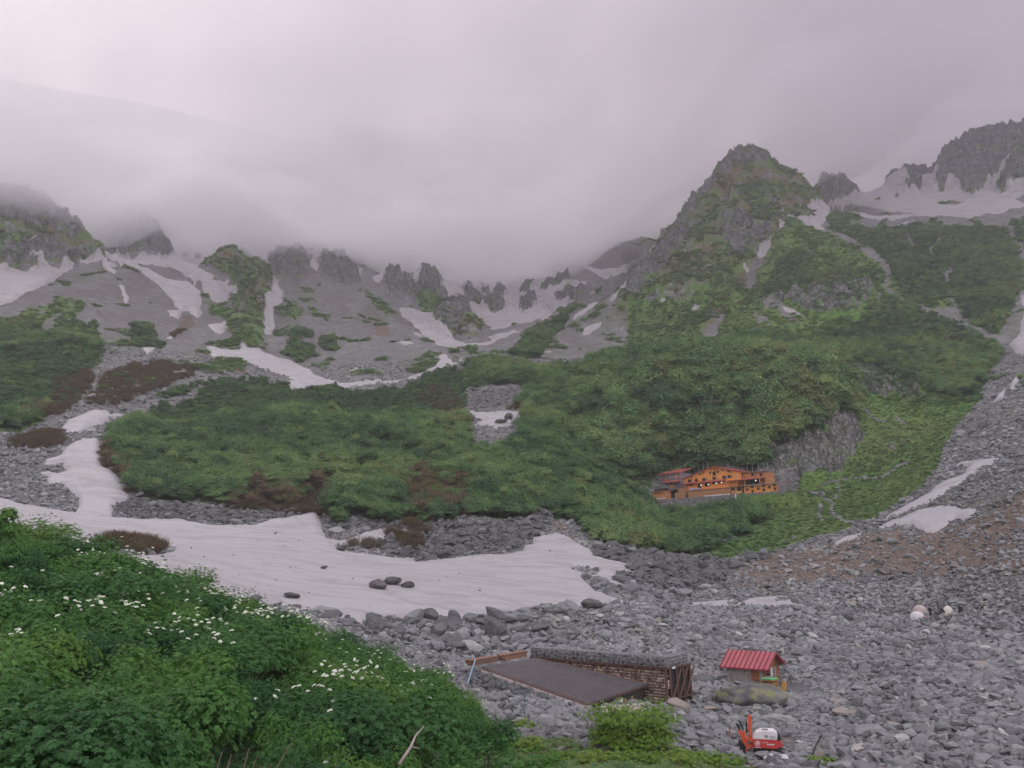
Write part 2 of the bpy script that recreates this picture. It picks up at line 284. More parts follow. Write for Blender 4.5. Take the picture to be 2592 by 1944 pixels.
# alpine mix of rock, dwarf pine and grass
A = 'alpine'
pg(A,450,1100,(3,'-60,990 100,850 180,700 290,560 340,480 480,310 560,230 620,150 740,170 800,250 900,270 960,330 1060,390 1120,450 1180,500 1000,530 1040,590 830,600 800,680 720,760 640,860 630,960 560,1080 480,1160 370,1200 0,1090 -60,1100'))
pg(A,350,900,(1,'1300,760 1400,680 1510,700 1520,780 1470,850 1490,960 1470,1060 1400,1065 1300,1020 1280,950 1330,880 1300,820'))
pg(A,500,900,(1,'1110,595 1210,530 1280,508 1400,555 1500,615 1560,680 1500,735 1400,690 1370,715 1290,690 1210,650'))
pg(A,450,900,(1,'-90,120 0,150 200,240 380,320 490,440 610,570 440,585 350,610 280,610 200,580 100,640 0,640 -90,640'))
pg(A,420,700,(2,'650,955 720,865 800,780 860,835 890,910 960,960 930,1010 840,1035 760,1005'))
pg(A,700,1300,(3,'2070,400 2130,280 2160,180 2212,100 2300,80 2300,400 2150,410 2100,430'))
pg('rock',450,900,(1,'-90,150 0,170 200,250 380,330 470,440 380,470 250,420 150,450 0,400 -90,400')); pg('rock',450,900,(1,'0,520 200,500 400,540 560,560 440,585 280,610 100,630 0,630'))
# bare rock
K = 'rock'
pg(K,600,1100,(1,'400,240 620,250 780,310 900,400 968,540 910,572 860,552 790,540 740,570 660,548 560,480 480,400'))
pg(K,600,1200,(1,'1480,580 1560,510 1700,540 1740,660 1680,700 1560,650')); pg(K,600,1200,(1,'1790,540 1900,540 2010,630 2030,725 1900,710 1800,650'))
pg(K,600,1200,(2,'350,700 440,620 550,740 540,790 450,765')); pg(K,600,1200,(2,'560,690 600,620 680,680 735,815 650,780 590,730'))
pg(K,460,1400,(2,'805,700 900,690 1000,720 1250,700 1400,650 1430,700 1500,740 1400,830 1250,860 1150,880 1000,880 850,835'))
pg(K,420,700,(2,'650,955 720,865 800,780 860,835 890,905 840,960 800,990 720,995'))
pg(K,700,1300,(3,'1430,330 1560,290 1680,300 1750,200 1800,150 1850,150 1880,100 1950,80 2100,60 2300,60 2300,300 2212,400 2150,420 2060,400 1990,410 1920,445 1860,420 1780,400 1720,430 1620,410 1560,430 1500,410'))
pg(K,700,1300,(3,'1040,380 1100,330 1150,360 1200,340 1280,390 1300,450 1180,450 1110,460'))
pg(K,450,1100,(3,'180,690 290,560 340,480 480,310 560,230 620,150 740,170 810,250 780,270 600,270 520,350 430,440 360,520 270,640 200,690'))
pg(K,450,1000,(3,'0,900 100,800 200,690 330,640 300,760 200,850 60,990 0,1000')); pg(K,450,900,(3,'560,540 640,560 730,640 780,600 800,670 700,760 640,800 600,760 540,700'))
pg(K,400,800,(3,'760,1010 850,1000 1000,1020 1200,990 1380,965 1300,1060 1130,1080 900,1050'))
pg(K,230,360,(6,'250,300 330,260 480,330 600,450 640,600 540,600 420,560 250,520 200,440')); pg(K,230,360,(6,'760,480 860,520 1000,450 1080,370 1250,370 1310,470 1250,560 1190,640 1050,630 960,690 800,640 750,560'))
pg(K,280,420,(6,'1250,60 1330,40 1420,130 1620,180 1600,230 1420,240 1320,230 1240,130'))
# brown leafless scrub
B = 'brown'
pg(B,255,480,(1,'760,1160 1100,1150 1160,1170 1050,1250 900,1300 700,1380 500,1370 560,1280 600,1230')); pg(B,255,400,(1,'330,1230 480,1190 530,1250 400,1400 200,1480 150,1440 300,1330'))
pg(B,165,260,(4,'1250,860 1300,800 1500,770 1620,790 1760,720 1800,600 1850,620 1850,800 1840,900 1650,900 1400,880'))
pg(B,165,300,(5,'500,680 600,640 720,680 850,720 880,800 860,930 650,930 540,900 480,760')); pg(B,190,300,(4,'580,530 640,560 700,660 760,760 720,790 650,700 560,610'))
pg(B,250,400,(5,'600,230 720,180 820,250 860,330 920,370 740,375 690,320')); pg(B,250,400,(5,'1040,310 1130,255 1230,290 1160,325'))
pg(B,140,200,(5,'400,1020 430,980 520,960 600,1010 580,1080 480,1100')); pg(B,150,210,(5,'180,1040 300,1000 350,1060 300,1100 200,1090'))
pg(B,100,200,(4,'500,1040 720,1040 830,1065 970,1095 860,1115 730,1120 640,1115'))
pg(B,200,300,(4,'0,480 150,440 300,420 350,470 200,520 60,500')); pg(B,400,800,(1,'1000,1000 1100,940 1080,870 1010,880 960,1000'))
# brown earth and dry grass on the right scree
D_ = 'earth'
pg(D_,70,260,(6,'640,1150 900,1090 1150,1060 1400,980 1700,990 1960,900 2300,680 2300,1300 1900,1230 1500,1230 1300,1200 1100,1250 900,1320 650,1330 560,1300'))
pg(D_,380,700,(3,'1000,1080 1200,1080 1350,1000 1450,990 1300,1080 1200,1200 1060,1200 1020,1150')); pg(D_,150,230,(5,'1290,930 1330,905 1420,960 1480,1010 1450,1040 1380,1000'))
pg(D_,380,800,(1,'1080,1180 1200,1150 1400,1180 1350,1240 1150,1230')); pg(D_,500,900,(2,'300,860 420,1000 480,1060 330,1060'))
# coarse dark blocks
X = 'blocks'
pg(X,150,240,(4,'600,860 760,790 860,820 1250,870 1700,900 1500,930 1320,955 1100,935 760,920 640,900')); pg(X,140,220,(5,'50,940 500,915 1200,940 1290,880 1300,980 1200,1030 1150,1100 560,1155 420,1100'))
pg(X,100,200,(6,'-200,1080 0,1060 240,1120 500,1160 760,1100 560,1230 380,1330 250,1370 -160,1370')); pg(X,80,135,(5,'0,1440 300,1480 500,1500 800,1490 1000,1450 1200,1425 1480,1410 1500,1440 1250,1540 1100,1620 900,1700 600,1750 300,1600'))
pg(X,300,360,(5,'850,215 870,185 1000,175 1180,180 1130,240 1060,310 850,310'))
pg('path',50,135,(8,'880,1640 950,1500 960,1380 900,1230 1000,1150 1100,1030 1200,880 1290,700 1330,560 1370,400 1400,405 1380,560 1340,720 1290,880 1230,1040 1180,1200 1100,1300 1060,1420 1080,1640'))

pg('wood',7,64,(9,'-400,900 0,1130 230,1215 420,1265 640,1335 870,1435 1040,1535 1105,1600 1120,1900 -400,1900'))
pg('grass',24,50,(9,'1090,1560 1140,1560 1230,1600 1300,1630 1480,1610 1640,1645 1680,1800 1080,1800'))
def trail(r0, r1, z, s, w):
    p = np.array(zp(z, s)); d = np.gradient(p, axis=0); d /= np.linalg.norm(d, axis=1, keepdims=True); n = np.stack([-d[:,1], d[:,0]], 1)*w
    POLY.append(('trail', np.concatenate([p+n, (p-n)[::-1]]), r0, r1, False))
trail(150,420,6,'880,705 960,722 1080,715 1200,690 1420,682 1500,622 1570,592',2.2)
trail(150,420,6,'970,752 1080,782 1140,832 1130,872 1200,930 1290,945 1360,972 1390,1050',3.2)
trail(150,300,6,'1160,700 1185,760 1150,800',2.6); trail(150,300,6,'1075,840 1060,890 1080,930',3)
trail(180,420,6,'1100,30 1180,90 1240,200 1300,280 1370,350 1440,375',3.2); trail(200,420,6,'1490,340 1550,385',3); trail(200,420,6,'1460,490 1490,520',4)
trail(180,300,5,'1610,720 1690,745 1830,745 1900,760',1.6)
trail(380,800,3,'1095,590 1250,700 1400,790 1450,850 1440,960 1550,1030 1700,1090 1830,1130 2050,1230 2100,1260',7)
trail(400,800,3,'1690,750 1715,715 1745,675',5); trail(400,800,3,'1790,920 1775,880 1810,840',6); trail(380,800,3,'1800,990 1830,1060 1850,1130',4); trail(450,800,3,'1580,790 1585,700 1560,640',4)
trail(450,900,3,'480,520 550,470 570,400 640,380',4)
trail(250,520,1,'520,1300 540,1200 700,1080 740,900 640,760',7); trail(250,520,1,'1090,1240 900,1310 700,1380 480,1500',6)
def sd_poly(P, x, y):                    # signed distance in pixels, inside positive
    n = len(P); d2 = np.full(x.shape, 1e12); ins = np.zeros(x.shape, bool)
    for i in range(n):
        ax, ay = P[i]; bx, by = P[(i+1) % n]
        ex, ey = bx-ax, by-ay; L = ex*ex+ey*ey+1e-9
        t = np.clip(((x-ax)*ex+(y-ay)*ey)/L, 0, 1)
        d2 = np.minimum(d2, (x-ax-t*ex)**2+(y-ay-t*ey)**2)
        c = ((ay > y) != (by > y)) & (x < ex*(y-ay)/(ey if abs(ey) > 1e-9 else 1e-9)+ax)
        ins ^= c
    d = np.sqrt(d2); return np.where(ins, d, -d)
def cover_sd(cls, px, py, r, margin=14.0, ids=None):
    out = np.full(px.shape, -margin); pid = np.full(px.shape, -1, np.int16)
    for k, (c, P, r0, r1, hole) in enumerate(POLY):
        if c != cls: continue
        x0, y0 = P.min(0)-margin; x1, y1 = P.max(0)+margin
        m = (px > x0) & (px < x1) & (py > y0) & (py < y1) & (r > r0) & (r < r1)
        if not m.any(): continue
        s = np.clip(sd_poly(P, px[m], py[m]), -margin, margin)
        if hole: out[m] = np.minimum(out[m], -s)
        else:
            cur = out[m]; up = s > cur; pm = pid[m]; pm[up] = k; pid[m] = pm; out[m] = np.maximum(cur, s)
    return (out, pid) if ids else out
# ------------------------------------------------------------------ terrain sheet on a polar grid
A = np.concatenate([np.linspace(AZ0, math.radians(-38.6), 50)[:-1], np.linspace(math.radians(-38.6), math.radians(38.6), 1120), np.linspace(math.radians(38.6), AZ1, 50)[1:]])
L = np.linspace(LR0, LR1, 1150)
NA, NL = len(A), len(L)
AA, LL = np.meshgrid(A, L, indexing='ij'); RR = np.exp(LL)
XX = RR*np.sin(AA); YY = RR*np.cos(AA)
Z0 = zbase_al(AA, LL)
PX, PY = project(XX, YY, Z0)
# wobble of the outlines, in world coordinates
_k = 6.0/np.maximum(RR*.02, .6)
wx = fbm(XX/14, YY/14, 4, 3)*8 + fbm(XX/(RR*.02), YY/(RR*.02), 3, 5)*7
wy = fbm(XX/14, YY/14, 4, 4)*5 + fbm(XX/(RR*.02), YY/(RR*.02), 3, 6)*5
QX, QY = PX+wx, PY+wy
log('grid')
C = {}
for c in ('wood','grass','alpine','rock','brown','earth','blocks','path'):
    C[c] = cover_sd(c, QX, QY, RR, margin=30.0)
SX, SY = PX+wx*.8, PY+wy*.8
sd_snow, pid_snow = cover_sd('snow', SX, SY, RR, ids=True)
sd_main = cover_sd('snowfield', PX+wx*.5, PY+wy*.5, RR, margin=20)
log('cover')
_ed = fbm(XX/(RR*.035), YY/(RR*.035), 5, 7)*26+fbm(XX/9, YY/9, 4, 8)*10
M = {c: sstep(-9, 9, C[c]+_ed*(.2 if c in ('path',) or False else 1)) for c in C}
M['trail'] = sstep(-2.0, 1.5, cover_sd('trail', PX+wx*.25, PY+wy*.25, RR, margin=8))
for c in ('wood', 'grass', 'alpine', 'brown'): M[c] = M[c]*(1-M['trail'])
snow_in = np.maximum(sstep(-2, 6, sd_snow), sstep(-2, 6, sd_main))
rough = (1-.93*snow_in)
# relief by kind of ground
far = sstep(330, 600, RR)
n1 = fbm(XX/60, YY/60, 4, 40); n2 = fbm(XX/17, YY/17, 4, 41); n3 = fbm(XX/3.2, YY/3.2, 4, 42)
gul = fbm(AA*RR/16+n2*.8, LL*5.5, 4, 43)                      # gullies that run down towards the eye
crag = ridged(XX/46+n2*.6, YY/46, 5, 44); crag2 = ridged(XX/15, YY/15, 4, 45); rib = ridged(AA*RR/22+n2, LL*9, 4, 46)
rk = np.maximum(M['rock'], .75*M['alpine'])
dz = np.zeros_like(Z0)
dz += (1-rk)*rough*far*(gul*3.2+n2*1.2)
vq = ridged(AA*RR/12+crag*.5, LL*14+crag2*.4, 4, 55)
dz += rk*rough*far*(crag*8+crag2*4.5+rib*7+vq*3.2 - 5)
dz += M['rock']*(1-far)*(ridged(AA*RR/6+n2, LL*9, 5, 47)*3.6+ridged(XX/5, YY/5, 4, 56)*2.4+crag2*2.5 - 2)
dz += (1-far)*(1-M['rock'])*rough*(n2*.55*sstep(60,180,RR)+n3*.16)
dz += M['wood']*rough*(n2*2.2+fbm(XX/34, YY/34, 3, 53)*3)*sstep(100,260,RR)
dz += M['blocks']*rough*ridged(XX/2.6, YY/2.6, 3, 48)*.55
dz += far*n1*2.0*(1-snow_in)
near = 1-sstep(400, 470, RR)
gulf = fbm(AA*RR/34+n2*.6, LL*2.6, 5, 54)
gulc = sstep(-.25, .35, gul)
dz += snow_in*(fbm(XX/40, YY/40, 3, 49)*.6+fbm(AA*RR/7, YY/22, 3, 50)*.04)*np.clip(RR/150, .6, 3)
# high ribs and notches that only show along the skylines
dz += rk*far*sstep(.15, .8, ridged(XX/21, YY/21, 4, 51))*5.0
# ground kept level where the buildings stand: (x, y, radius, z) is filled in by the building parts
def flat(cx, cy, rad, z, soft=1.6):
    global Z0, dz
    d = np.hypot(XX-cx, YY-cy); w = 1-sstep(rad, rad*soft, d)
    Z0 = Z0*(1-w)+z*w; dz = dz*(1-w*.9)
def flat_box(o, ux, hw, hd, z, soft=3.0):     # oriented rectangle: centre o, unit x axis ux, half sizes
    global Z0, dz
    lx = (XX-o[0])*ux[0]+(YY-o[1])*ux[1]; ly = -(XX-o[0])*ux[1]+(YY-o[1])*ux[0]
    d = np.hypot(np.maximum(np.abs(lx)-hw, 0), np.maximum(np.abs(ly)-hd, 0)); w = 1-sstep(0, soft, d)
    Z0 = Z0*(1-w)+z*w; dz = dz*(1-w*.95)
# ------------------------------------------------------------------ frames of the buildings (origin, unit axes) from their corners in the photograph
class Frame:
    def __init__(s, o, az):
        s.o = Vector(o); a = math.radians(az)
        s.ex = Vector((math.sin(a), math.cos(a), 0)); s.ey = Vector((-s.ex.y, s.ex.x, 0))
        s.rot = math.atan2(s.ex.y, s.ex.x)
    def loc(s, x, y, z): return s.o + s.ex*x + s.ey*y + Vector((0,0,z))
    def on(s, px, py, y=0.0):           # local x, z of a sight line where it meets the plane at depth y
        d = Vector(ray(px, py).tolist()); p0 = s.o + s.ey*y
        k = p0.dot(s.ey)/d.dot(s.ey); p = d*k - p0
        return p.dot(s.ex), p.z
    def local(s, P): d = P-s.o; return d.dot(s.ex), d.dot(s.ey), d.z
for _a in np.linspace(140, 105, 141):            # bearing that makes its two ends level
    HUT = Frame(at(1976, 1243, 247), float(_a))
    if HUT.on(1655, 1268)[1] < 0: break
#          # front right foot of the hut; +x runs right, +y into the hill
def hz(x, y): return 1600+x/4.916, 1150+y/4.916    # readings in the enlarged crop of the hut
HUT_LEFT = HUT.on(1655, 1268)
log('hut left end', HUT_LEFT, _a)
SHED = Frame(at(1940, 1746, 76.5), 131)
CRIB0 = at(1694, 1808, 64.0)                       # foot of the near corner of the stone crib
_a = math.radians(-46.8); CRIB_E = Vector((math.sin(_a), math.cos(_a), 0)); _b = math.radians(43.8); CRIB_S = Vector((math.sin(_b), math.cos(_b), 0))
ROOF = [at(1223.5, 1692, 67.4), at(1355.7, 1668.5, 71.6), at(1637.8, 1733, 64.7), at(1488, 1783, 59.0)]   # left, top, right, bottom
log('roof z', [round(p.z,2) for p in ROOF], 'crib', CRIB0.z, 'shed', SHED.o.z, 'hut', HUT.o.z)

def zg_pre(x, y):
    return float(zbase_al(np.array([math.atan2(x,y)]), np.array([math.log(math.hypot(x,y))]))[0])
# level the ground for them
_c = HUT.loc(-18, -6.5, 0); flat_box(_c, HUT.ex, 24, 3.5, HUT.o.z-7.0, soft=5.0)
_c = HUT.loc(-18, 9, 0)
flat_box(_c, HUT.ex, 21, 9.5, HUT.o.z-.4, soft=4.0)
_c = SHED.loc(-2.2, 1.3, 0); flat_box(_c, SHED.ex, 3.0, 1.8, SHED.o.z+.25, soft=2.0)
_c = CRIB0+CRIB_E*6.8+CRIB_S*1.5; flat_box(_c, CRIB_E, 6.5, 1.2, CRIB0.z+.3, soft=2.5)
# keep the sheet under the metal roof
_n = (ROOF[1]-ROOF[0]).cross(ROOF[3]-ROOF[0]).normalized()
_zr = ROOF[0].z - (_n.x*(XX-ROOF[0].x)+_n.y*(YY-ROOF[0].y))/_n.z
_in = np.ones_like(XX)*99
for i in range(4):
    p, q = ROOF[i], ROOF[(i+1) % 4]; e = (q-p).xy.normalized()
    _in = np.minimum(_in, (XX-p.x)*e.y-(YY-p.y)*e.x)
Z0 = np.where(_in > -.3, np.minimum(Z0, _zr-.75-np.clip(_in*2, 0, 1.5)), Z0); dz = dz*np.where(_in > -.5, 0, 1)
ZT = Z0 + dz
# stone-sized relief on the open rubble, larger when further off
_st = rough*(1-M['wood'])*(1-far)
def zg_grid(G, x, y):
    az = np.arctan2(x, y); lr = np.log(np.maximum(np.hypot(x, y), 8.01))
    i = np.clip(np.searchsorted(A, az)-1, 0, NA-2); u = np.clip((az-A[i])/(A[i+1]-A[i]), 0, 1)
    fl = np.clip((lr-LR0)/(L[1]-L[0]), 0, NL-1.001); j = fl.astype(int); v = fl-j
    return (G[i,j]*(1-u)+G[i+1,j]*u)*(1-v)+(G[i,j+1]*(1-u)+G[i+1,j+1]*u)*v
def zg(x, y): return float(zg_grid(ZT, np.array([x]), np.array([y]))[0])
def ground(px, py, r):                   # the ground under a reading of the photograph
    p = at(px, py, r); return Vector((p.x, p.y, zg(p.x, p.y)))
def hit(px, py, r0=12, r1=1200, G=None):
    G = ZT if G is None else G         # where a sight line first meets the ground
    a, t = azt(px, py); r = np.exp(np.linspace(math.log(r0), math.log(r1), 1500))
    x = np.sin(a)*r; y = np.cos(a)*r; k = np.argmax(t*r < zg_grid(G, x, y))
    return Vector((x[k], y[k], float(zg_grid(G, x[k:k+1], y[k:k+1])[0])))
idx = np.arange(NA*NL).reshape(NA, NL)
quads = np.stack([idx[:-1,:-1], idx[1:,:-1], idx[1:,1:], idx[:-1,1:]], -1).reshape(-1, 4)
me = mesh_np('terrain', np.stack([XX, YY, ZT], -1).reshape(-1, 3), quads)
fattr(me, 'gully', gulc.ravel()); fattr(me, 'near', near.ravel()); fattr(me, 'streak', np.clip(gulf*1.6+.5, 0, 1).ravel())
for c in M: fattr(me, c, M[c].ravel())
fattr(me, 'wet', sstep(-26, -4, np.maximum(sd_snow, sd_main)).ravel()*0+np.maximum(sstep(-14, -1, sd_snow), sstep(-20, -1, sd_main)).ravel())
terrain = link(bpy.data.objects.new('terrain', me)); tag(terrain, 'grey scree and grassy mountain cirque', kind='structure')
# snow: a sheet that lies on the ground with a thickness of its own, thin at its ragged rim
_sn = fbm(XX/14, YY/14, 3, 60)*.05; _sf = fbm(XX/2.2, YY/2.2, 3, 61)*.025
ZSN = ZT.copy()
def snow_sheet(name, sd, sel, tmax, label):
    ii = np.where(sel.any(1))[0]; jj = np.where(sel.any(0))[0]
    if len(ii) < 2 or len(jj) < 2: return None
    w = (slice(max(ii[0]-2, 0), ii[-1]+3), slice(max(jj[0]-2, 0), jj[-1]+3))
    m = sel[w].copy()
    for _ in range(2):
        e = m.copy(); e[:-1] |= m[1:]; e[1:] |= m[:-1]; e[:,:-1] |= m[:,1:]; e[:,1:] |= m[:,:-1]; m = e
    s_, r_, z_ = sd[w], RR[w], ZT[w]; m &= s_ > -6
    th = np.clip(s_*r_/FPX*.55, -3, tmax); th = np.where(th > 0, tmax*(1-np.exp(-th/tmax*1.8)), th)
    ZSN[w] = np.where(m & (th > 0), np.maximum(ZSN[w], z_+th), ZSN[w])
    zs = z_ + th - .05 + _sn[w]*np.clip(th, 0, 1) + _sf[w]
    n0, n1_ = m.shape; ix = np.arange(n0*n1_).reshape(n0, n1_)
    q = np.stack([ix[:-1,:-1], ix[1:,:-1], ix[1:,1:], ix[:-1,1:]], -1).reshape(-1, 4)
    f = q[(m[:-1,:-1] & m[1:,:-1] & m[1:,1:] & m[:-1,1:]).ravel()]
    if len(f) < 2: return None
    used = np.zeros(n0*n1_, bool); used[f.ravel()] = True; mp = np.cumsum(used)-1
    V = np.stack([XX[w], YY[w], zs], -1).reshape(-1, 3)[used]
    me = mesh_np(name, V, mp[f]); fattr(me, 'edge', np.clip(s_.ravel()[used]/20, -1, 1))
    o = link(bpy.data.objects.new(name, me)); tag(o, label, kind='structure'); return o
snow_objs = [snow_sheet('snowfield', sd_main, sd_main > -6, .9, 'broad pale snowfield across the valley floor')]
for k in sorted(set(np.unique(pid_snow)) - {-1}):
    rr = .5*(POLY[k][2]+POLY[k][3])
    snow_objs.append(snow_sheet('snow_patch', sd_snow, (pid_snow == k) & (sd_snow > -6), 0.7+rr*.0016, 'pale old snow lying on the mountain slope'))
snow_objs = [o for o in snow_objs if o]
log('terrain', len(me.vertices), len(snow_objs))
# ------------------------------------------------------------------ node helpers
class NT:
    def __init__(s, name):
        s.m = bpy.data.materials.new(name); s.m.use_nodes = True; s.t = s.m.node_tree; s.b = s.t.nodes['Principled BSDF']
        s.b.inputs['Roughness'].default_value = .9; s.b.inputs['Specular IOR Level'].default_value = .25
        s._pos = None
    def n(s, ty, **kw):
        x = s.t.nodes.new(ty)
        for k, v in kw.items(): setattr(x, k, v)
        return x
    def l(s, a, b): s.t.links.new(a, b)
    def pos(s, scale=(1,1,1)):
        g = s.n('ShaderNodeNewGeometry'); m = s.n('ShaderNodeVectorMath', operation='MULTIPLY'); s.l(g.outputs['Position'], m.inputs[0]); m.inputs[1].default_value = scale
        return m.outputs[0]
    def obj(s):
        return s.n('ShaderNodeTexCoord').outputs['Object']
    def noise(s, v, scale, detail=5, rough=.55, dist=0):
        x = s.n('ShaderNodeTexNoise'); x.inputs['Scale'].default_value = scale; x.inputs['Detail'].default_value = detail; x.inputs['Roughness'].default_value = rough; x.inputs['Distortion'].default_value = dist
        s.l(v, x.inputs['Vector']); return x.outputs['Fac']
    def vor(s, v, scale, out='Color', feature='F1', rnd=1.0):
        x = s.n('ShaderNodeTexVoronoi', feature=feature); x.inputs['Scale'].default_value = scale; x.inputs['Randomness'].default_value = rnd; s.l(v, x.inputs['Vector']); return x.outputs[out]
    def attr(s, name, ty='GEOMETRY'):
        x = s.n('ShaderNodeAttribute', attribute_name=name, attribute_type=ty); return x.outputs['Fac']
    def ramp(s, f, stops):
        x = s.n('ShaderNodeValToRGB'); e = x.color_ramp.elements
        while len(e) < len(stops): e.new(.5)
        for i, (p, c) in enumerate(stops):
            e[i].position = p; e[i].color = (*c, 1) if not isinstance(c, (int, float)) else (c, c, c, 1)
        s.l(f, x.inputs[0]); return x.outputs[0]
    def mix(s, f, a, b, bt='MIX'):
        x = s.n('ShaderNodeMix', data_type='RGBA', blend_type=bt)
        for sock, v in ((x.inputs[0], f), (x.inputs[6], a), (x.inputs[7], b)):
            if isinstance(v, (int, float)): sock.default_value = v
            elif isinstance(v, (tuple, list)): sock.default_value = (*v, 1)
            else: s.l(v, sock)
        return x.outputs[2]
    def math(s, op, a, b=0, clamp=False):
        x = s.n('ShaderNodeMath', operation=op, use_clamp=clamp)
        for sock, v in ((x.inputs[0], a), (x.inputs[1], b)):
            if isinstance(v, (int, float)): sock.default_value = v
            else: s.l(v, sock)
        return x.outputs[0]
    def bump(s, h, dist, strength=.8, prev=None):
        x = s.n('ShaderNodeBump'); x.inputs['Distance'].default_value = dist; x.inputs['Strength'].default_value = strength; s.l(h, x.inputs['Height'])
        if prev is not None: s.l(prev, x.inputs['Normal'])
        s.l(x.outputs[0], s.b.inputs['Normal']); return x.outputs[0]
    def color(s, c): s.l(c, s.b.inputs['Base Color'])
def simple(name, c, rough=.7, var=.18, scale=2.0, metal=0, spec=.3, bump=0):
    t = NT(name); v = t.obj(); f = t.noise(v, scale, 6)
    lo = tuple(x*(1-var) for x in c); hi = tuple(min(1, x*(1+var)) for x in c)
    t.color(t.ramp(f, [(.3, lo), (.7, hi)])); t.b.inputs['Roughness'].default_value = rough; t.b.inputs['Metallic'].default_value = metal; t.b.inputs['Specular IOR Level'].default_value = spec
    if bump: t.bump(t.noise(v, scale*6, 4), bump)
    return t.m
MAT = {}
# terrain
t = NT('mountain_ground'); P = t.pos()
big = t.noise(P, .018, 6); mid = t.noise(P, .11, 6); fine = t.noise(P, 1.3, 6, .65)
cell = t.vor(P, .9); cell2 = t.vor(P, .33)
stone = t.ramp(t.noise(P, .55, 8, .7), [(.25, (.115,.113,.117)), (.5, (.21,.208,.213)), (.75, (.32,.317,.322))])
hsv = t.n('ShaderNodeSeparateColor'); t.l(cell, hsv.inputs[0])
stone = t.mix(.45, stone, t.ramp(hsv.outputs[0], [(0, (.105,.104,.109)), (.6, (.225,.223,.228)), (1, (.35,.347,.35))]))
hs2 = t.n('ShaderNodeSeparateColor'); t.l(cell2, hs2.inputs[0])
stone = t.mix(.2, stone, t.ramp(hs2.outputs[1], [(0, (.105,.10,.107)), (1, (.32,.30,.295))]))
scree = t.mix(t.ramp(big, [(.4, 0), (.68, .45)]), stone, (.20,.185,.185))
scree = t.mix(t.math('MULTIPLY', t.attr('gully'), .38), scree, (.27,.262,.262)); scree = t.mix(t.ramp(t.noise(t.pos((.6,1,1)), .05, 8, .7), [(.5, 0), (.72, .5)]), scree, (.17,.165,.15))
scree = t.mix(t.ramp(t.attr('streak'), [(.62, 0), (.85, .55)]), scree, (.135,.15,.085)); scree = t.mix(t.ramp(t.attr('streak'), [(.12, .55), (.36, 0)]), scree, (.16,.14,.13))
scree = t.mix(t.ramp(t.noise(P, .16, 9, .78), [(.44, .0), (.56, .6)]), scree, (.125,.122,.125)); scree = t.mix(t.ramp(t.noise(P, .9, 3, .6), [(.55, 0), (.68, .5)]), scree, (.36,.355,.355))
cr = t.ramp(t.noise(t.pos((1,1,.35)), .22, 8, .68), [(.28, (.05,.05,.055)), (.48, (.165,.161,.165)), (.72, (.36,.352,.355))])
dark = t.ramp(fine, [(.25, (.06,.058,.066)), (.7, (.19,.18,.192))])
soil = t.ramp(t.noise(P, .4, 7, .7), [(.3, (.12,.085,.066)), (.6, (.22,.155,.115)), (.8, (.26,.23,.215))])
green = t.ramp(t.noise(P, .35, 8, .7), [(.22, (.06,.11,.034)), (.5, (.105,.205,.045)), (.78, (.175,.31,.07))])
green = t.mix(t.ramp(big, [(.42, 0), (.7, .55)]), green, (.155,.145,.062))
brn = t.ramp(fine, [(.25, (.09,.066,.054)), (.7, (.2,.145,.115))])
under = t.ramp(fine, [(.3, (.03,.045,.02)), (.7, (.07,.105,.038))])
def patch(a, sc, lo, hi, amp=.5):
    f = t.math('ADD', t.attr(a), t.math('MULTIPLY', t.math('SUBTRACT', t.noise(P, sc, 7, .65), .5), amp*2))
    return t.ramp(f, [(lo, 0), (hi, 1)])
c = scree
c = t.mix(t.math('MULTIPLY', patch('blocks', .35, .45, .62), .75), c, dark)
c = t.mix(t.math('MULTIPLY', patch('earth', .22, .45, .7, .9), .85), c, soil)
alp = t.mix(t.ramp(t.noise(P, .06, 8, .68), [(.40, 0), (.50, 1)]), cr, t.mix(t.ramp(t.noise(P, .035, 6), [(.45, 0), (.6, 1)]), green, (.165,.13,.07)))
c = t.mix(patch('alpine', .08, .4, .6), c, alp)
c = t.mix(patch('grass', .16, .42, .58, .8), c, green)
c = t.mix(patch('brown', .3, .45, .65), c, brn)
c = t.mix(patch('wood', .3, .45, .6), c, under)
crk_shade = t.ramp(t.vor(t.pos((1,1,.45)), .55, 'Distance', 'DISTANCE_TO_EDGE'), [(.0, 0), (.16, 1)])  # dark cracks: occlusion shade of the relief put into the rock colour
mossy = t.mix(t.ramp(t.noise(P, .5, 7, .7), [(.52, 0), (.64, .8)]), t.ramp(t.noise(t.pos((1,1,.3)), .7, 8, .72), [(.33, (.04,.038,.042)), (.5, (.15,.142,.142)), (.66, (.36,.34,.33))]), (.12,.15,.055))
cr = t.mix(t.math('MULTIPLY', t.math('SUBTRACT', 1, crk_shade), .75), t.mix(t.attr('near'), cr, mossy), (.025,.024,.026))
rkc = t.mix(t.ramp(t.noise(P, .09, 8, .65), [(.55, 0), (.63, .75)]), cr, green)
c = t.mix(patch('rock', .1, .42, .58), c, rkc)
c = t.mix(t.math('MULTIPLY', t.attr('path'), .5), c, (.19,.19,.205))
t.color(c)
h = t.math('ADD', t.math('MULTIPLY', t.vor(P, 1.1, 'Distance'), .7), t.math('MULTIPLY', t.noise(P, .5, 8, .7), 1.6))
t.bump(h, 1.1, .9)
terrain.data.materials.append(t.m); MAT['ground'] = t.m
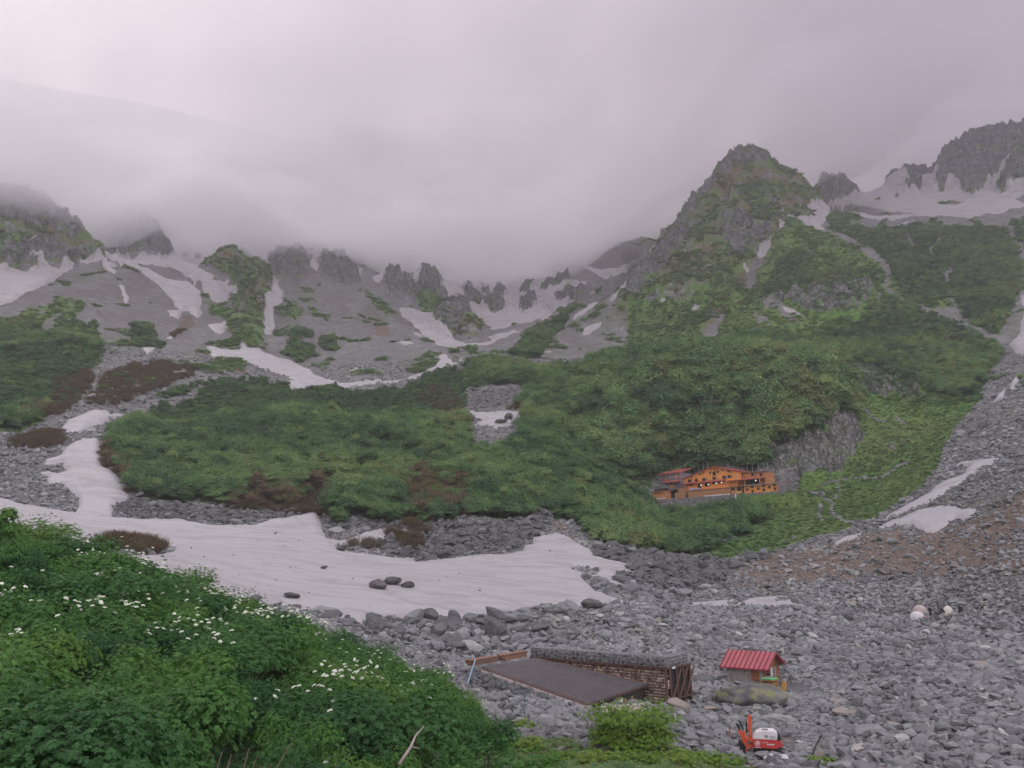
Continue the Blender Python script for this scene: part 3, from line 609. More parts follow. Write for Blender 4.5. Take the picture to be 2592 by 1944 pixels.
# snow: old, dusted with dirt along bands and hollows
t = NT('old_snow'); P = t.pos(); s1 = t.noise(t.pos((.45,1,1)), .22, 10, .7, .9); s2 = t.noise(P, 1.6, 6, .7); s3 = t.noise(P, .03, 4)
c = t.mix(t.ramp(s1, [(.46, 0), (.60, .8)]), (.375,.355,.378), (.275,.245,.25))
c = t.mix(t.ramp(s2, [(.5, 0), (.8, .35)]), c, (.265,.24,.235)); c = t.mix(t.ramp(s3, [(.4, 0), (.7, .4)]), c, (.34,.31,.31))
c = t.mix(t.ramp(t.attr('edge'), [(.0, .55), (.16, 0)]), c, (.40,.36,.35))
t.color(c); t.b.inputs['Roughness'].default_value = .6
sp = t.noise(P, 5.0, 4, .7); c = t.mix(t.ramp(sp, [(.56, 0), (.72, .35)]), c, (.22,.19,.18)); t.color(c); t.bump(t.math('ADD', t.math('ADD', t.math('MULTIPLY', s1, .3), s2), t.math('MULTIPLY', t.vor(P, .9, 'Distance', 'SMOOTH_F1'), .8)), .3, .6)
for o in snow_objs: o.data.materials.append(t.m)
MAT['snow'] = t.m
# foliage, with a per-instance tint
def foliage(name, stops, var=.35, sc=.6, inst=True, rough=.55):
    t = NT(name); tint = t.attr('tint', 'INSTANCER') if inst else t.n('ShaderNodeObjectInfo').outputs['Random']
    leaf = t.attr('leaf')
    base = t.ramp(tint, stops)
    f = t.math('ADD', t.math('MULTIPLY', leaf, var*2), 1-var)
    t.color(t.mix(1.0, base, t.n('ShaderNodeCombineColor').outputs[0], 'MIX') if False else t.mix(1.0, base, t.ramp(leaf, [(0, 1-var), (1, 1.0)]), 'MULTIPLY'))
    t.b.inputs['Roughness'].default_value = rough; t.b.inputs['Specular IOR Level'].default_value = .2
    col = t.b.inputs['Base Color'].links[0].from_socket       # leaves let part of the light through
    tr = t.n('ShaderNodeBsdfTranslucent'); t.l(t.mix(1.0, col, (.92, 1.0, .6), 'MULTIPLY'), tr.inputs[0])
    ms = t.n('ShaderNodeMixShader'); ms.inputs[0].default_value = .4; t.l(t.b.outputs[0], ms.inputs[1]); t.l(tr.outputs[0], ms.inputs[2]); t.l(ms.outputs[0], t.t.nodes['Material Output'].inputs[0])
    return t.m
# ------------------------------------------------------------------ mesh builder for made things
class MB:
    def __init__(s): s.V = []; s.F = []
    def add(s, V, F):
        k = len(s.V); s.V += [tuple(v) for v in V]; s.F += [tuple(i+k for i in f) for f in F]; return s
    def box(s, x0, x1, y0, y1, z0, z1):
        return s.add([(x,y,z) for z in (z0,z1) for y in (y0,y1) for x in (x0,x1)], [(0,2,3,1),(4,5,7,6),(0,1,5,4),(2,6,7,3),(0,4,6,2),(1,3,7,5)])
    def prism(s, poly, y0, y1):             # polygon in x,z (counter-clockwise seen from -y) drawn out along y
        n = len(poly); V = [(x,y0,z) for x,z in poly]+[(x,y1,z) for x,z in poly]
        return s.add(V, [tuple(range(n)), tuple(range(2*n-1, n-1, -1))]+[(i, i+n, (i+1)%n+n, (i+1)%n) for i in range(n)])
    def slab(s, a, b, c, d, t):             # four corners, thickness t downwards
        P = [Vector(p) for p in (a,b,c,d)]; n = (P[1]-P[0]).cross(P[3]-P[0]).normalized()*t
        if n.z < 0: n = -n
        return s.add(P+[p-n for p in P], [(0,1,2,3),(7,6,5,4),(0,4,5,1),(1,5,6,2),(2,6,7,3),(3,7,4,0)])
    def bar(s, a, b, w, h=None, up=(0,0,1)):
        a, b = Vector(a), Vector(b); h = h or w; d = (b-a).normalized(); u = Vector(up)
        if abs(d.dot(u)) > .97: u = Vector((0,1,0))
        x = d.cross(u).normalized()*w/2; y = x.cross(d).normalized()*h/2
        V = [p+sx*x+sy*y for p in (a,b) for sx,sy in ((-1,-1),(1,-1),(1,1),(-1,1))]
        return s.add(V, [(3,2,1,0),(4,5,6,7)]+[(i,(i+1)%4,(i+1)%4+4,i+4) for i in range(4)])
    def tube(s, pts, r, n=8, cap=True):
        pts = [Vector(p) for p in pts]; rs = r if isinstance(r, (list, tuple)) else [r]*len(pts); k = len(s.V); x = None
        for i, p in enumerate(pts):
            d = (pts[min(i+1, len(pts)-1)]-pts[max(i-1, 0)]).normalized()
            if x is None: x = d.cross(Vector((0,0,1)) if abs(d.z) < .9 else Vector((1,0,0))).normalized()
            x = (x-d*x.dot(d)).normalized(); y = d.cross(x)
            s.V += [tuple(p+(x*math.cos(6.28318*j/n)+y*math.sin(6.28318*j/n))*rs[i]) for j in range(n)]
        for i in range(len(pts)-1):
            for j in range(n): s.F.append((k+i*n+j, k+i*n+(j+1)%n, k+(i+1)*n+(j+1)%n, k+(i+1)*n+j))
        if cap: s.F.append(tuple(k+j for j in reversed(range(n)))); s.F.append(tuple(k+(len(pts)-1)*n+j for j in range(n)))
        return s
    def disc(s, c, nrm, r, t=.01, n=20):
        c = Vector(c); d = Vector(nrm).normalized(); return s.tube([c, c+d*t], r, n)
    def build(s, name, mat, parent=None, bevel=0, smooth=False):
        me = bpy.data.meshes.new(name); me.from_pydata(s.V, [], s.F); me.update()
        bm = bmesh.new(); bm.from_mesh(me); bmesh.ops.recalc_face_normals(bm, faces=bm.faces[:])
        if bevel: bmesh.ops.bevel(bm, geom=bm.edges[:], offset=bevel, segments=2, affect='EDGES', clamp_overlap=True)
        bm.to_mesh(me); bm.free()
        for p in me.polygons: p.use_smooth = smooth
        if mat is not None: me.materials.append(mat)
        return link(bpy.data.objects.new(name, me), parent)
def stones_mesh(pts, sizes, seed, sub=1, flatz=.8, orient=None):
    """many stones joined into one mesh (the fill of a crib or a dry stone wall)"""
    r = np.random.default_rng(seed); src = []
    for i in range(6):
        me = stone_mesh(900+seed*7+i, sub, 8, flatz); co = np.empty(len(me.vertices)*3); me.vertices.foreach_get('co', co)
        f = np.array([p.vertices[:] for p in me.polygons]); src.append((co.reshape(-1,3), f)); bpy.data.meshes.remove(me)
    V = []; F = []; k = 0
    for p, s in zip(pts, sizes):
        c, f = src[int(r.integers(0, 6))]; e = Euler((r.normal()*.3, r.normal()*.3, r.random()*6.28)).to_matrix(); e = np.array(e)
        q = (c*(np.asarray(s)*(.85+.3*r.random(3))))@e.T+np.asarray(p); V.append(q); F.append(f+k); k += len(q)
    return mesh_np('stones', np.concatenate(V), np.concatenate(F), False)
def thing(name, label, cat, loc, rot=0, group=None):
    return tag(empty(name, loc, (0,0,rot)), label, cat, group)
def copy_tree(o, parent=None):
    c = o.copy(); COL.objects.link(c)
    if parent is not None: c.parent = parent
    for ch in [k for k in COL.objects if k.parent == o]: copy_tree(ch, c)
    return c
def planks(name, c, along='z', n=6.0, var=.22, rough=.7):
    t = NT(name); v = t.obj(); x = t.n('ShaderNodeSeparateXYZ'); t.l(v, x.inputs[0])
    ax = x.outputs['XYZ'.index(along.upper())] if along in 'xyz' else x.outputs[2]
    k = t.math('FLOOR', t.math('MULTIPLY', ax, n)); w = t.n('ShaderNodeTexWhiteNoise', noise_dimensions='1D'); t.l(k, w.inputs['W'])
    f = t.math('ADD', t.math('MULTIPLY', w.outputs[0], .5), t.math('MULTIPLY', t.noise(v, 3, 6, .7), .5))
    lo = tuple(q*(1-var) for q in c); hi = tuple(q*(1+var) for q in c)
    g = t.math('FRACT', t.math('MULTIPLY', ax, n)); seam = t.math('LESS_THAN', g, .07)
    t.color(t.mix(t.math('MULTIPLY', seam, .6), t.ramp(f, [(.25, lo), (.75, hi)]), tuple(q*.35 for q in c))); t.b.inputs['Roughness'].default_value = rough
    return t.m
MAT['orange'] = planks('orange_boards', (.72,.28,.075), 'z', 5.0, .14); MAT['rust'] = planks('rust_boards', (.46,.20,.085), 'z', 5.0, .18)
MAT['brownw'] = planks('brown_boards', (.34,.17,.085), 'z', 5.0, .2); MAT['greyw'] = planks('grey_boards', (.21,.19,.215), 'z', 4.0, .22)
MAT['redroof'] = simple('red_sheet_roof', (.33,.075,.065), .5, .18, 1.2); MAT['darkroof'] = simple('dark_roof', (.17,.075,.06), .6, .2, 1.0)
MAT['darkwood'] = simple('dark_wood', (.085,.05,.038), .8, .25, 3); MAT['glass'] = simple('window_glass', (.015,.015,.018), .15, .2, 1, 0, .5)
MAT['frame'] = simple('window_frame', (.16,.085,.05), .7, .15); MAT['shutter'] = simple('grey_shutter', (.19,.15,.12), .8, .15)
MAT['white'] = simple('white_paint', (.68,.64,.64), .6, .08); MAT['stoneflat'] = simple('wall_mortar', (.13,.125,.13), .9, .3, 3, 0, .2)
MAT['metalgrey'] = simple('grey_metal', (.35,.35,.36), .5, .15, 3, .3)
_l = NT('lamp_glow'); _l.b.inputs['Emission Color'].default_value = (1,.9,.78,1); _l.b.inputs['Emission Strength'].default_value = 2.2; MAT['lamp'] = _l.m
# ------------------------------------------------------------------ shrub and stone shapes
def quads_mesh(name, C, N, size, asp, r, leafval=None, fold=.25):
    """leaf-like kites: centres C, facing N, length size; returns a mesh with a 'leaf' attribute"""
    n = len(C); N = N/np.linalg.norm(N, axis=1, keepdims=True)
    a = r.normal(size=(n,3)); T = np.cross(N, a); T /= np.linalg.norm(T, axis=1, keepdims=True)+1e-9
    B = np.cross(N, T); s = size[:,None]
    p0 = C-T*s*.5; p1 = C+B*s*asp*.5+N*s*fold*.3; p2 = C+T*s*.5-N*s*fold*.4; p3 = C-B*s*asp*.5+N*s*fold*.3
    V = np.stack([p0,p1,p2,p3], 1).reshape(-1,3); F = np.arange(4*n).reshape(n,4)
    me = mesh_np(name, V, F, smooth=False)
    lv = r.random(n) if leafval is None else leafval
    fattr(me, 'leaf', np.repeat(lv, 4)); return me
def blob_points(n, lobes, r, shell=.55):
    """points through a heap of ellipsoid lobes, most of them near the outside; returns positions and outward directions"""
    k = r.integers(0, len(lobes), n); d = r.normal(size=(n,3)); d[:,2] = np.abs(d[:,2])*.9+d[:,2]*.25
    d /= np.linalg.norm(d, axis=1, keepdims=True)
    rad = (shell+(1-shell)*r.random(n)**.6)*(1+.16*r.normal(size=n))
    c = np.array([l[:3] for l in lobes])[k]; s = np.array([l[3:] for l in lobes])[k]
    return c+d*s*rad[:,None], d/s
def wood_shrub(seed, nleaf=1250, leaf=.16):
    r = np.random.default_rng(seed)
    lobes = [(0,0,.9,1.0,1.0,.85)]
    for i in range(r.integers(4, 7)):
        a = r.random()*6.28; q = .45+.5*r.random(); h = .5+.75*r.random()
        lobes.append((math.cos(a)*q, math.sin(a)*q, h, .45+.3*r.random(), .45+.3*r.random(), .4+.25*r.random()))
    P, D = blob_points(nleaf, lobes, r); P[:,2] = np.maximum(P[:,2], .05)
    N = D/np.linalg.norm(D,axis=1,keepdims=True)*.8+r.normal(size=D.shape)*.22+np.array([0,0,.75])
    return quads_mesh('shrub_shape', P, N, leaf*(.6+.8*r.random(nleaf)), .75, r)
def bare_shrub(seed, n=150):
    r = np.random.default_rng(seed); V=[]; F=[]
    for i in range(n):
        a = r.random()*6.28; q = r.random()**.5*.5; b = np.array([math.cos(a)*q, math.sin(a)*q, 0]); 
        tip = b*2.1+np.array([r.normal()*.25, r.normal()*.25, .5+r.random()*.8]); w = .018
        s = np.cross(tip-b, r.normal(size=3)); s = s/np.linalg.norm(s)*w; k = len(V); V += [b-s, b+s, tip+s*.4, tip-s*.4]; F.append((k,k+1,k+2,k+3))
    P, D = blob_points(70, [(0,0,.6,.8,.8,.6)], r, .3)
    base = np.array(V); me = quads_mesh('bare_shrub_shape', P, D+r.normal(size=D.shape)*.6, .12+.14*r.random(70), .6, r)
    nv = len(me.vertices); co = np.empty(nv*3); me.vertices.foreach_get('co', co); V2 = np.concatenate([co.reshape(-1,3), base])
    F2 = np.concatenate([np.arange(nv).reshape(-1,4), np.array(F)+nv]); m2 = mesh_np('bare_shrub_shape', V2, F2, False)
    fattr(m2, 'leaf', np.concatenate([np.full(nv, .5), r.random(len(base))*.5])); return m2
def stone_mesh(seed, sub=2, cuts=9, flatz=.6, name='stone_shape'):
    r = np.random.default_rng(seed); bm = bmesh.new(); bmesh.ops.create_icosphere(bm, subdivisions=sub, radius=1)
    sc = np.array([1+.4*r.random(), .7+.35*r.random(), flatz*(.75+.5*r.random())])
    p = np.array([v.co[:] for v in bm.verts])
    for i in range(cuts):
        d = r.normal(size=3); d /= np.linalg.norm(d); o = (.4+.38*r.random()) if sub < 3 else (.66+.28*r.random()); e = p@d; k = e > o
        p[k] -= d*((e[k]-o)*.93)[:,None]
    if sub > 2:                              # chipped, uneven faces
        nrm = p/np.linalg.norm(p, axis=1, keepdims=True); u = p[:,0]+p[:,2]*.7; v = p[:,1]-p[:,2]*.6+seed; p = p*np.array([1, 1, .9])
        q = fbm(u*1.6, v*1.6, 4, seed, .6)*.13+ridged(u*2.7+3, v*2.7, 4, seed+5)*.05; p = p+nrm*q[:,None]
        lay = np.sin((p@np.array([.3,.2,1.0]))*9+fbm(u*2, v*2, 2, seed+9)*4); p = p+nrm*(lay*.018)[:,None]
    p = p*sc*(.9*1.2/np.abs(p[:,:2]*sc[:2]).max())
    for v_, c in zip(bm.verts, p): v_.co = c
    me = bpy.data.meshes.new(name); bm.to_mesh(me); bm.free()
    for f in me.polygons: f.use_smooth = sub > 3
    return me
WOOD = [wood_shrub(100+i) for i in range(7)]
LOW = [wood_shrub(200+i, 420, .19) for i in range(4)]
BARE = [bare_shrub(300+i) for i in range(4)]
STONE = [stone_mesh(400+i, 2, 12, .52) for i in range(10)]
SLAB = [stone_mesh(450+i, 2, 9, .28) for i in range(4)]
BOULDER = [stone_mesh(500+i, 4, 22, .66, 'boulder_shape') for i in range(12)]

MAT['wood'] = foliage('shrub_leaves', [(0, (.095,.19,.095)), (.25, (.17,.30,.13)), (.5, (.245,.38,.155)), (.68, (.33,.425,.175)), (.8, (.21,.19,.09)), (.9, (.24,.17,.115)), (1, (.22,.155,.12))], .4)
MAT['bare'] = foliage('bare_twigs', [(0, (.15,.105,.08)), (.5, (.20,.135,.10)), (1, (.17,.15,.085))], .5)
def stone_mat(name, inst):
    t = NT(name); v = t.obj()
    tint = t.attr('tint', 'INSTANCER') if inst else t.n('ShaderNodeObjectInfo').outputs['Random']
    base = t.ramp(tint, [(0, (.085,.084,.088)), (.3, (.17,.169,.175)), (.65, (.26,.258,.265)), (.88, (.33,.32,.318)), (.95, (.31,.25,.21)), (1, (.45,.44,.43))])
    c = t.mix(t.ramp(t.noise(v, 2.2, 8, .7), [(.35, .0), (.7, .55)]), base, (.155,.152,.154))
    c = t.mix(t.ramp(t.noise(v, 5.5, 5, .6), [(.6, 0), (.75, .5)]), c, (.40,.40,.39))
    t.color(c); t.b.inputs['Roughness'].default_value = .85
    t.bump(t.noise(v, 4, 8, .7), .12, .8); return t.m
MAT['stone'] = stone_mat('grey_stone', True)
_t = NT('dark_lichened_stone'); _v = _t.obj(); _c = _t.ramp(_t.noise(_v, 1.8, 8, .7), [(.3, (.05,.047,.048)), (.55, (.115,.108,.108)), (.8, (.2,.19,.185))])
_t.color(_t.mix(_t.ramp(_t.noise(_v, 3.1, 6, .65), [(.58, 0), (.7, .7)]), _c, (.17,.16,.12))); _t.bump(_t.noise(_v, 4, 8, .7), .12, .8); MAT['darkstone'] = _t.m; MAT['boulder'] = stone_mat('grey_boulder', False); MAT['stone1'] = stone_mat('laid_stone', False)
for m in WOOD+LOW: m.materials.append(MAT['wood'])
for m in BARE: m.materials.append(MAT['bare'])
for m in STONE+SLAB: m.materials.append(MAT['stone'])
for m in BOULDER: m.materials.append(MAT['boulder'])

# ------------------------------------------------------------------ uncountable cover: points that carry instances
def sources(name, meshes):
    c = bpy.data.collections.new(name)
    for i, m in enumerate(meshes):
        o = bpy.data.objects.new('%s_%02d' % (name, i), m); c.objects.link(o)
    return c
def scatter(name, label, cat, P, rot, scl, idx, tint, srcs):
    me = bpy.data.meshes.new(name); n = len(P)
    me.vertices.add(n); me.vertices.foreach_set('co', np.ascontiguousarray(P, np.float32).ravel())
    for nm, ar, ty in (('rot', rot, 'FLOAT_VECTOR'), ('scl', scl, 'FLOAT_VECTOR')):
        a = me.attributes.new(nm, ty, 'POINT'); a.data.foreach_set('vector', np.ascontiguousarray(ar, np.float32).ravel())
    a = me.attributes.new('pick', 'INT', 'POINT'); a.data.foreach_set('value', np.ascontiguousarray(idx, np.int32))
    fattr(me, 'tint', tint)
    o = link(bpy.data.objects.new(name, me)); tag(o, label, None, None, 'stuff')
    g = bpy.data.node_groups.new(name, 'GeometryNodeTree')
    g.interface.new_socket('Geometry', in_out='INPUT', socket_type='NodeSocketGeometry'); g.interface.new_socket('Geometry', in_out='OUTPUT', socket_type='NodeSocketGeometry')
    N = g.nodes; gi = N.new('NodeGroupInput'); go = N.new('NodeGroupOutput')
    ci = N.new('GeometryNodeCollectionInfo'); ci.inputs['Collection'].default_value = srcs; ci.inputs['Separate Children'].default_value = True; ci.inputs['Reset Children'].default_value = True
    ip = N.new('GeometryNodeInstanceOnPoints'); ip.inputs['Pick Instance'].default_value = True
    def na(nm, ty):
        x = N.new('GeometryNodeInputNamedAttribute'); x.data_type = ty; x.inputs['Name'].default_value = nm
        return [s for s in x.outputs if s.enabled and s.name == 'Attribute'][0]
    K = g.links
    K.new(gi.outputs[0], ip.inputs['Points']); K.new(ci.outputs[0], ip.inputs['Instance'])
    K.new(na('pick', 'INT'), ip.inputs['Instance Index']); K.new(na('rot', 'FLOAT_VECTOR'), ip.inputs['Rotation']); K.new(na('scl', 'FLOAT_VECTOR'), ip.inputs['Scale'])
    K.new(ip.outputs[0], go.inputs[0])
    md = o.modifiers.new('scatter', 'NODES'); md.node_group = g; return o
def sample(n, r0, r1, az0=-38.2, az1=38.2):      # even over the plan area
    az = np.radians(az0+(az1-az0)*rng.random(n)); r = np.sqrt(r0*r0+(r1*r1-r0*r0)*rng.random(n))
    return r*np.sin(az), r*np.cos(az), r
gz = lambda G, x, y: zg_grid(G, x, y)
# 1. shrub wood on the moraine and the slopes
WT = []
def shrubs(n, r0, r1, mask, thr, size, low=False):
    x, y, r = sample(n, r0, r1); m = gz(M[mask], x, y); s = gz(snow_in, x, y)
    k = (m > thr) & (s < .3); x, y, r, m = x[k], y[k], r[k], m[k]; n = len(x)
    br = gz(M['brown'], x, y); t = np.clip(.30+fbm(x/38, y/38, 4, 80)*.75+rng.normal(size=n)*.2, 0, .74)
    t = np.where(rng.random(n) < br*.75, .78+.2*rng.random(n), t)
    if low: t = np.clip(t*1.0+.05, 0, 1)
    sc = size*(.6+.75*rng.random(n)**1.5)*np.where(br > .5, .8, 1); z = gz(ZT, x, y)
    return np.stack([x, y, z-.12*sc], -1), sc, t
# knob: bigger trees; cliffs stay bare
def cliff_keep(P, p):
    rk_ = gz(M['rock'], P[:,0], P[:,1]); return (rng.random(len(P)) > rk_*p)
parts = []
for a in ((42000, 165, 420, 'wood', .5, 2.0), (120000, 420, 830, 'wood', .5, 1.35)):
    P, sc, t = shrubs(*a); k = cliff_keep(P, .78)
    if a[1] > 400: k &= fbm(P[:,0]/13, P[:,1]/13, 3, 89) > -.22
    parts.append((P[k], sc[k], t[k]))
P = np.concatenate([p[0] for p in parts]); sc = np.concatenate([p[1] for p in parts]); t_ = np.concatenate([p[2] for p in parts])
# a crown of taller trees over the knob above the hut
ppx, ppy = project(P[:,0], P[:,1], P[:,2]); kn = sstep(1400, 1560, ppx)*(1-sstep(2100, 2250, ppx))*sstep(880, 930, ppy)*(1-sstep(1180, 1230, ppy))
sc = sc*(1+1.0*kn*(rng.random(len(sc)) < .5))
_d = np.stack([(P[:,0]-HUT.o.x), (P[:,1]-HUT.o.y)], -1); _lx = _d@np.array(HUT.ex.xy); _ly = _d@np.array(HUT.ey.xy)
k = ~((_lx > -49) & (_lx < 6) & (_ly > -7.5) & (_ly < 21)); P, sc, t_ = P[k], sc[k], t_[k]; kn = kn[k]; ppx = ppx[k]
# dwarf pine keeps low along the crest of the moraine
crest = (np.hypot(P[:,0], P[:,1]) > 296) & (np.hypot(P[:,0], P[:,1]) < 400) & (ppx < 1180); sc = np.where(crest, sc*.5, sc); t_ = np.where(crest, np.minimum(t_, .25*rng.random(len(t_))), t_)
n = len(P); log('wood shrubs', n)
scl = np.stack([sc*(.85+.3*rng.random(n)), sc*(.85+.3*rng.random(n)), sc*(.9+.4*rng.random(n))], -1)
rot = np.stack([rng.normal(size=n)*.12, rng.normal(size=n)*.12, rng.random(n)*6.28], -1)
WOODPTS = (P, sc)
src_w = sources('shrub_kinds', WOOD)
scatter('hillside_shrubs', 'dense green shrub wood over the moraine and slopes', 'shrubs', P, rot, scl, rng.integers(0, len(WOOD), n), t_, src_w)
# 2. low green plants and dwarf pine
parts = []
P, sc, t = shrubs(110000, 150, 430, 'grass', .35, .42, True); parts.append((P, sc, t))
P, sc, t = shrubs(60000, 24, 50, 'grass', .3, .17, True); parts.append((P, sc, t+.1))
P, sc, t = shrubs(90000, 9, 62, 'wood', .5, .3, True); k = rng.random(len(P)) < .5; parts.append((P[k], sc[k], t[k]*.5))
P, sc, t = shrubs(110000, 330, 900, 'grass', .4, 1.15, True); k = rng.random(len(P)) < .7; parts.append((P[k], sc[k], t[k]))
P, sc, t = shrubs(150000, 330, 1000, 'alpine', .4, 1.5, True)
k = (fbm(P[:,0]/22, P[:,1]/22, 4, 84) > -.02) & cliff_keep(P, .8); parts.append((P[k], sc[k], t[k]+.12))
x, y, r = sample(110000, 330, 900); k = (fbm(x/18, y/18, 3, 85)+gz(gulf, x, y)*.9 > .42) & (gz(snow_in, x, y) < .2) & (gz(M['rock'], x, y) < .5); x, y = x[k], y[k]
parts.append((np.stack([x, y, gz(ZT, x, y)-.1], -1), 1.0+rng.random(len(x))*.8, .2+rng.random(len(x))*.5))
P = np.concatenate([p[0] for p in parts]); sc = np.concatenate([p[1] for p in parts]); t_ = np.clip(np.concatenate([p[2] for p in parts]), 0, 1)
n = len(P); log('low plants', n)
scl = np.stack([sc*(.9+.5*rng.random(n)), sc*(.9+.5*rng.random(n)), sc*(.35+.35*rng.random(n))], -1)
rot = np.stack([rng.normal(size=n)*.2, rng.normal(size=n)*.2, rng.random(n)*6.28], -1)
src_l = sources('low_plant_kinds', LOW)
scatter('ground_plants', 'low green plants and dwarf pine on the mountain slopes', 'plants', P, rot, scl, rng.integers(0, len(LOW), n), t_, src_l)
# pale limbs of mountain birch that show through the wood on the knob
k = rng.random(len(WOODPTS[0])) < .10*kn; Pk = WOODPTS[0][k]; n = len(Pk); sk = WOODPTS[1][k]*.85
def limb(seed):
    r = random.Random(seed); m = MB(); 
    for i in range(5):
        a = r.random()*6.28; pts = [Vector((0,0,.2)), Vector((math.cos(a)*.35, math.sin(a)*.35, .9)), Vector((math.cos(a+.4)*.8, math.sin(a+.4)*.8, 1.35)), Vector((math.cos(a+.2)*1.15, math.sin(a+.2)*1.15, 1.5+r.random()*.35))]
        m.tube(pts, [.06, .05, .04, .02], 5)
    me = bpy.data.meshes.new('limb_shape'); me.from_pydata(m.V, [], m.F); me.materials.append(simple('birch_bark', (.36,.31,.27), .9, .25, 3)); return me
scatter('birch_limbs', 'pale birch limbs showing through the wood on the knob', 'limbs', Pk, np.stack([rng.normal(size=n)*.2, rng.normal(size=n)*.2, rng.random(n)*6.28], -1), np.stack([sk]*3, -1), rng.integers(0, 4, n), rng.random(n), sources('limb_kinds', [limb(i) for i in range(4)]))
# 3. brown leafless scrub
x, y, r = sample(120000, 90, 480); k = (gz(M['brown'], x, y) > .4) & (gz(snow_in, x, y) < .4) & (rng.random(len(x)) < .55); x, y = x[k], y[k]; n = len(x); log('bare', n)
sc = .8+1.0*rng.random(n); P = np.stack([x, y, gz(ZT, x, y)-.05], -1)
src_b = sources('bare_shrub_kinds', BARE)
scatter('bare_scrub', 'brown leafless scrub at the edges of the green wood', 'scrub', P, np.stack([np.zeros(n), np.zeros(n), rng.random(n)*6.28], -1), np.stack([sc, sc, sc*.9], -1), rng.integers(0, len(BARE), n), rng.random(n), src_b)
# 4. loose stones
parts = []
def stones(n, r0, r1, size, sig, az0=-30, az1=38.2, cond=None, tint=0):
    x, y, r = sample(n, r0, r1, az0, az1)
    k = (np.maximum(np.maximum(gz(M['wood'], x, y), gz(M['grass'], x, y)*.8), gz(M['rock'], x, y)) < .4) & (gz(snow_in, x, y) < .55)
    if cond is not None: k &= cond(x, y)
    x, y = x[k], y[k]; n = len(x); s = np.minimum(size*np.exp(rng.normal(size=n)*sig), size*4.2)
    pa = gz(M['path'], x, y); s = np.where(pa > .5, np.clip(s, .1, .34), s)
    e = gz(M['earth'], x, y); drop = (rng.random(n) < e*.6)
    P = np.stack([x, y, gz(ZT, x, y)+s*.55*(1-pa)*rng.random(len(x))-s*.1*(1-pa)+.03*pa], -1); return P[~drop], s[~drop], np.clip(.45+fbm(x/9, y/9, 2, 88)*.3+rng.normal(size=n)*.22+tint-.45*gz(M['blocks'], x, y)*(np.hypot(x, y) > 140), 0, 1)[~drop]
_dg = at(1945, 1903, 57.0); _fr = SHED.loc(1.6, 1.3, 0)
open_ = lambda x, y: (np.hypot(x, y) > 38) & (np.hypot(x-_dg.x, y-_dg.y) > 1.9) & (np.hypot(x-_fr.x, y-_fr.y) > 1.8)
parts.append(stones(130000, 36, 82, .125, .68, -26, 36, open_))
parts.append(stones(140000, 80, 150, .17, .62, -34, 37))
parts.append(stones(100000, 150, 260, .26, .52, -36, 38.2))
parts.append(stones(45000, 260, 420, .42, .45, -38, 38.2))
bl = lambda x, y: gz(M['blocks'], x, y) > .4
parts.append(stones(70000, 78, 240, .36, .6, -25, 30, bl, -.3))
x, y, r = sample(60000, 75, 300); k = (gz(snow_in, x, y) > .6) & (rng.random(len(x)) < .012+.06*sstep(.15, .45, fbm(x/16, y/16, 3, 87))); x, y = x[k], y[k]; s = .07*np.exp(rng.normal(size=len(x))*.5)
parts.append((np.stack([x, y, gz(ZSN, x, y)+s*.1], -1), s, .1*rng.random(len(x))))
P = np.concatenate([p[0] for p in parts]); sc = np.concatenate([p[1] for p in parts]); t_ = np.concatenate([p[2] for p in parts])
n = len(P); log('stones', n)
scl = sc[:,None]*(.8+.45*rng.random((n,3))); pa = gz(M['path'], P[:,0], P[:,1]) > .5; scl[pa, 2] *= .3
rot = np.stack([rng.normal(size=n)*.35, rng.normal(size=n)*.35, rng.random(n)*6.28], -1); rot[pa, :2] *= .15
src_s = sources('stone_kinds', STONE)
scatter('rubble', 'loose grey stones covering the valley floor and scree', 'stones', P, rot, scl, rng.integers(0, len(STONE), n), t_, src_s)
# ------------------------------------------------------------------ boulders one can pick out, each a thing of its own
_DK = {}
def dark_version(me):
    if me.name not in _DK: d = me.copy(); d.materials.clear(); d.materials.append(MAT['darkstone']); _DK[me.name] = d
    return _DK[me.name]
def boulder(px, py, wpx, asp=.62, r=None, label=None, seed=None, sink=.22, tilt=.15, yaw=None, group='grey boulders lying about the snow and scree', mesh=None, name='boulder'):
    """px, py: middle of its foot in the photograph (full pixels), wpx: its width there"""
    p = hit(px, py, G=ZSN) if r is None else ground(px, py, r)
    rr = math.hypot(p.x, p.y); w = wpx/FPX*rr*1.02; rs = random.Random(seed if seed is not None else int(px*7+py))
    me = mesh or BOULDER[rs.randrange(len(BOULDER))]
    if 'snow' in (label or '') or 'outcrop' in (label or '') or 'dark' in (label or ''): me = dark_version(me)
    o = bpy.data.objects.new(name, me); link(o)
    k = w/2.0; o.scale = (k*1.0, k*(.8+.3*rs.random()), k*asp/.62)
    o.rotation_euler = (rs.gauss(0, tilt*.7), rs.gauss(0, tilt*.7), (rs.random()*6.28 if yaw is None else yaw))
    o.location = (p.x, p.y, p.z+k*asp*(.62-sink)); tag(o, label or 'grey boulder among smaller stones of the rubble', 'boulder', group); return o
Z5 = lambda x, y: (800+x/2.212, 900+y/2.212); Z8 = lambda x, y: (1592+x/2.212, 1194+y/2.212); Z6 = lambda x, y: (1592+x/2.212, 900+y/2.212); Z4 = lambda x, y: (x/2.212, 900+y/2.212)
def bl(z, x, y, w, lab, **k): return boulder(*z(x, y), w/2.212, label=lab, group=None, **k)
bl(Z5, 1545, 1415, 120, 'largest rounded boulder at the right end of the snow edge', asp=.75)
bl(Z5, 355, 1555, 140, 'big dark boulder on the snow edge beside the green thicket', asp=.68)
bl(Z5, 455, 1498, 46, 'small upright boulder standing on snow beside the big dark one', asp=.9)
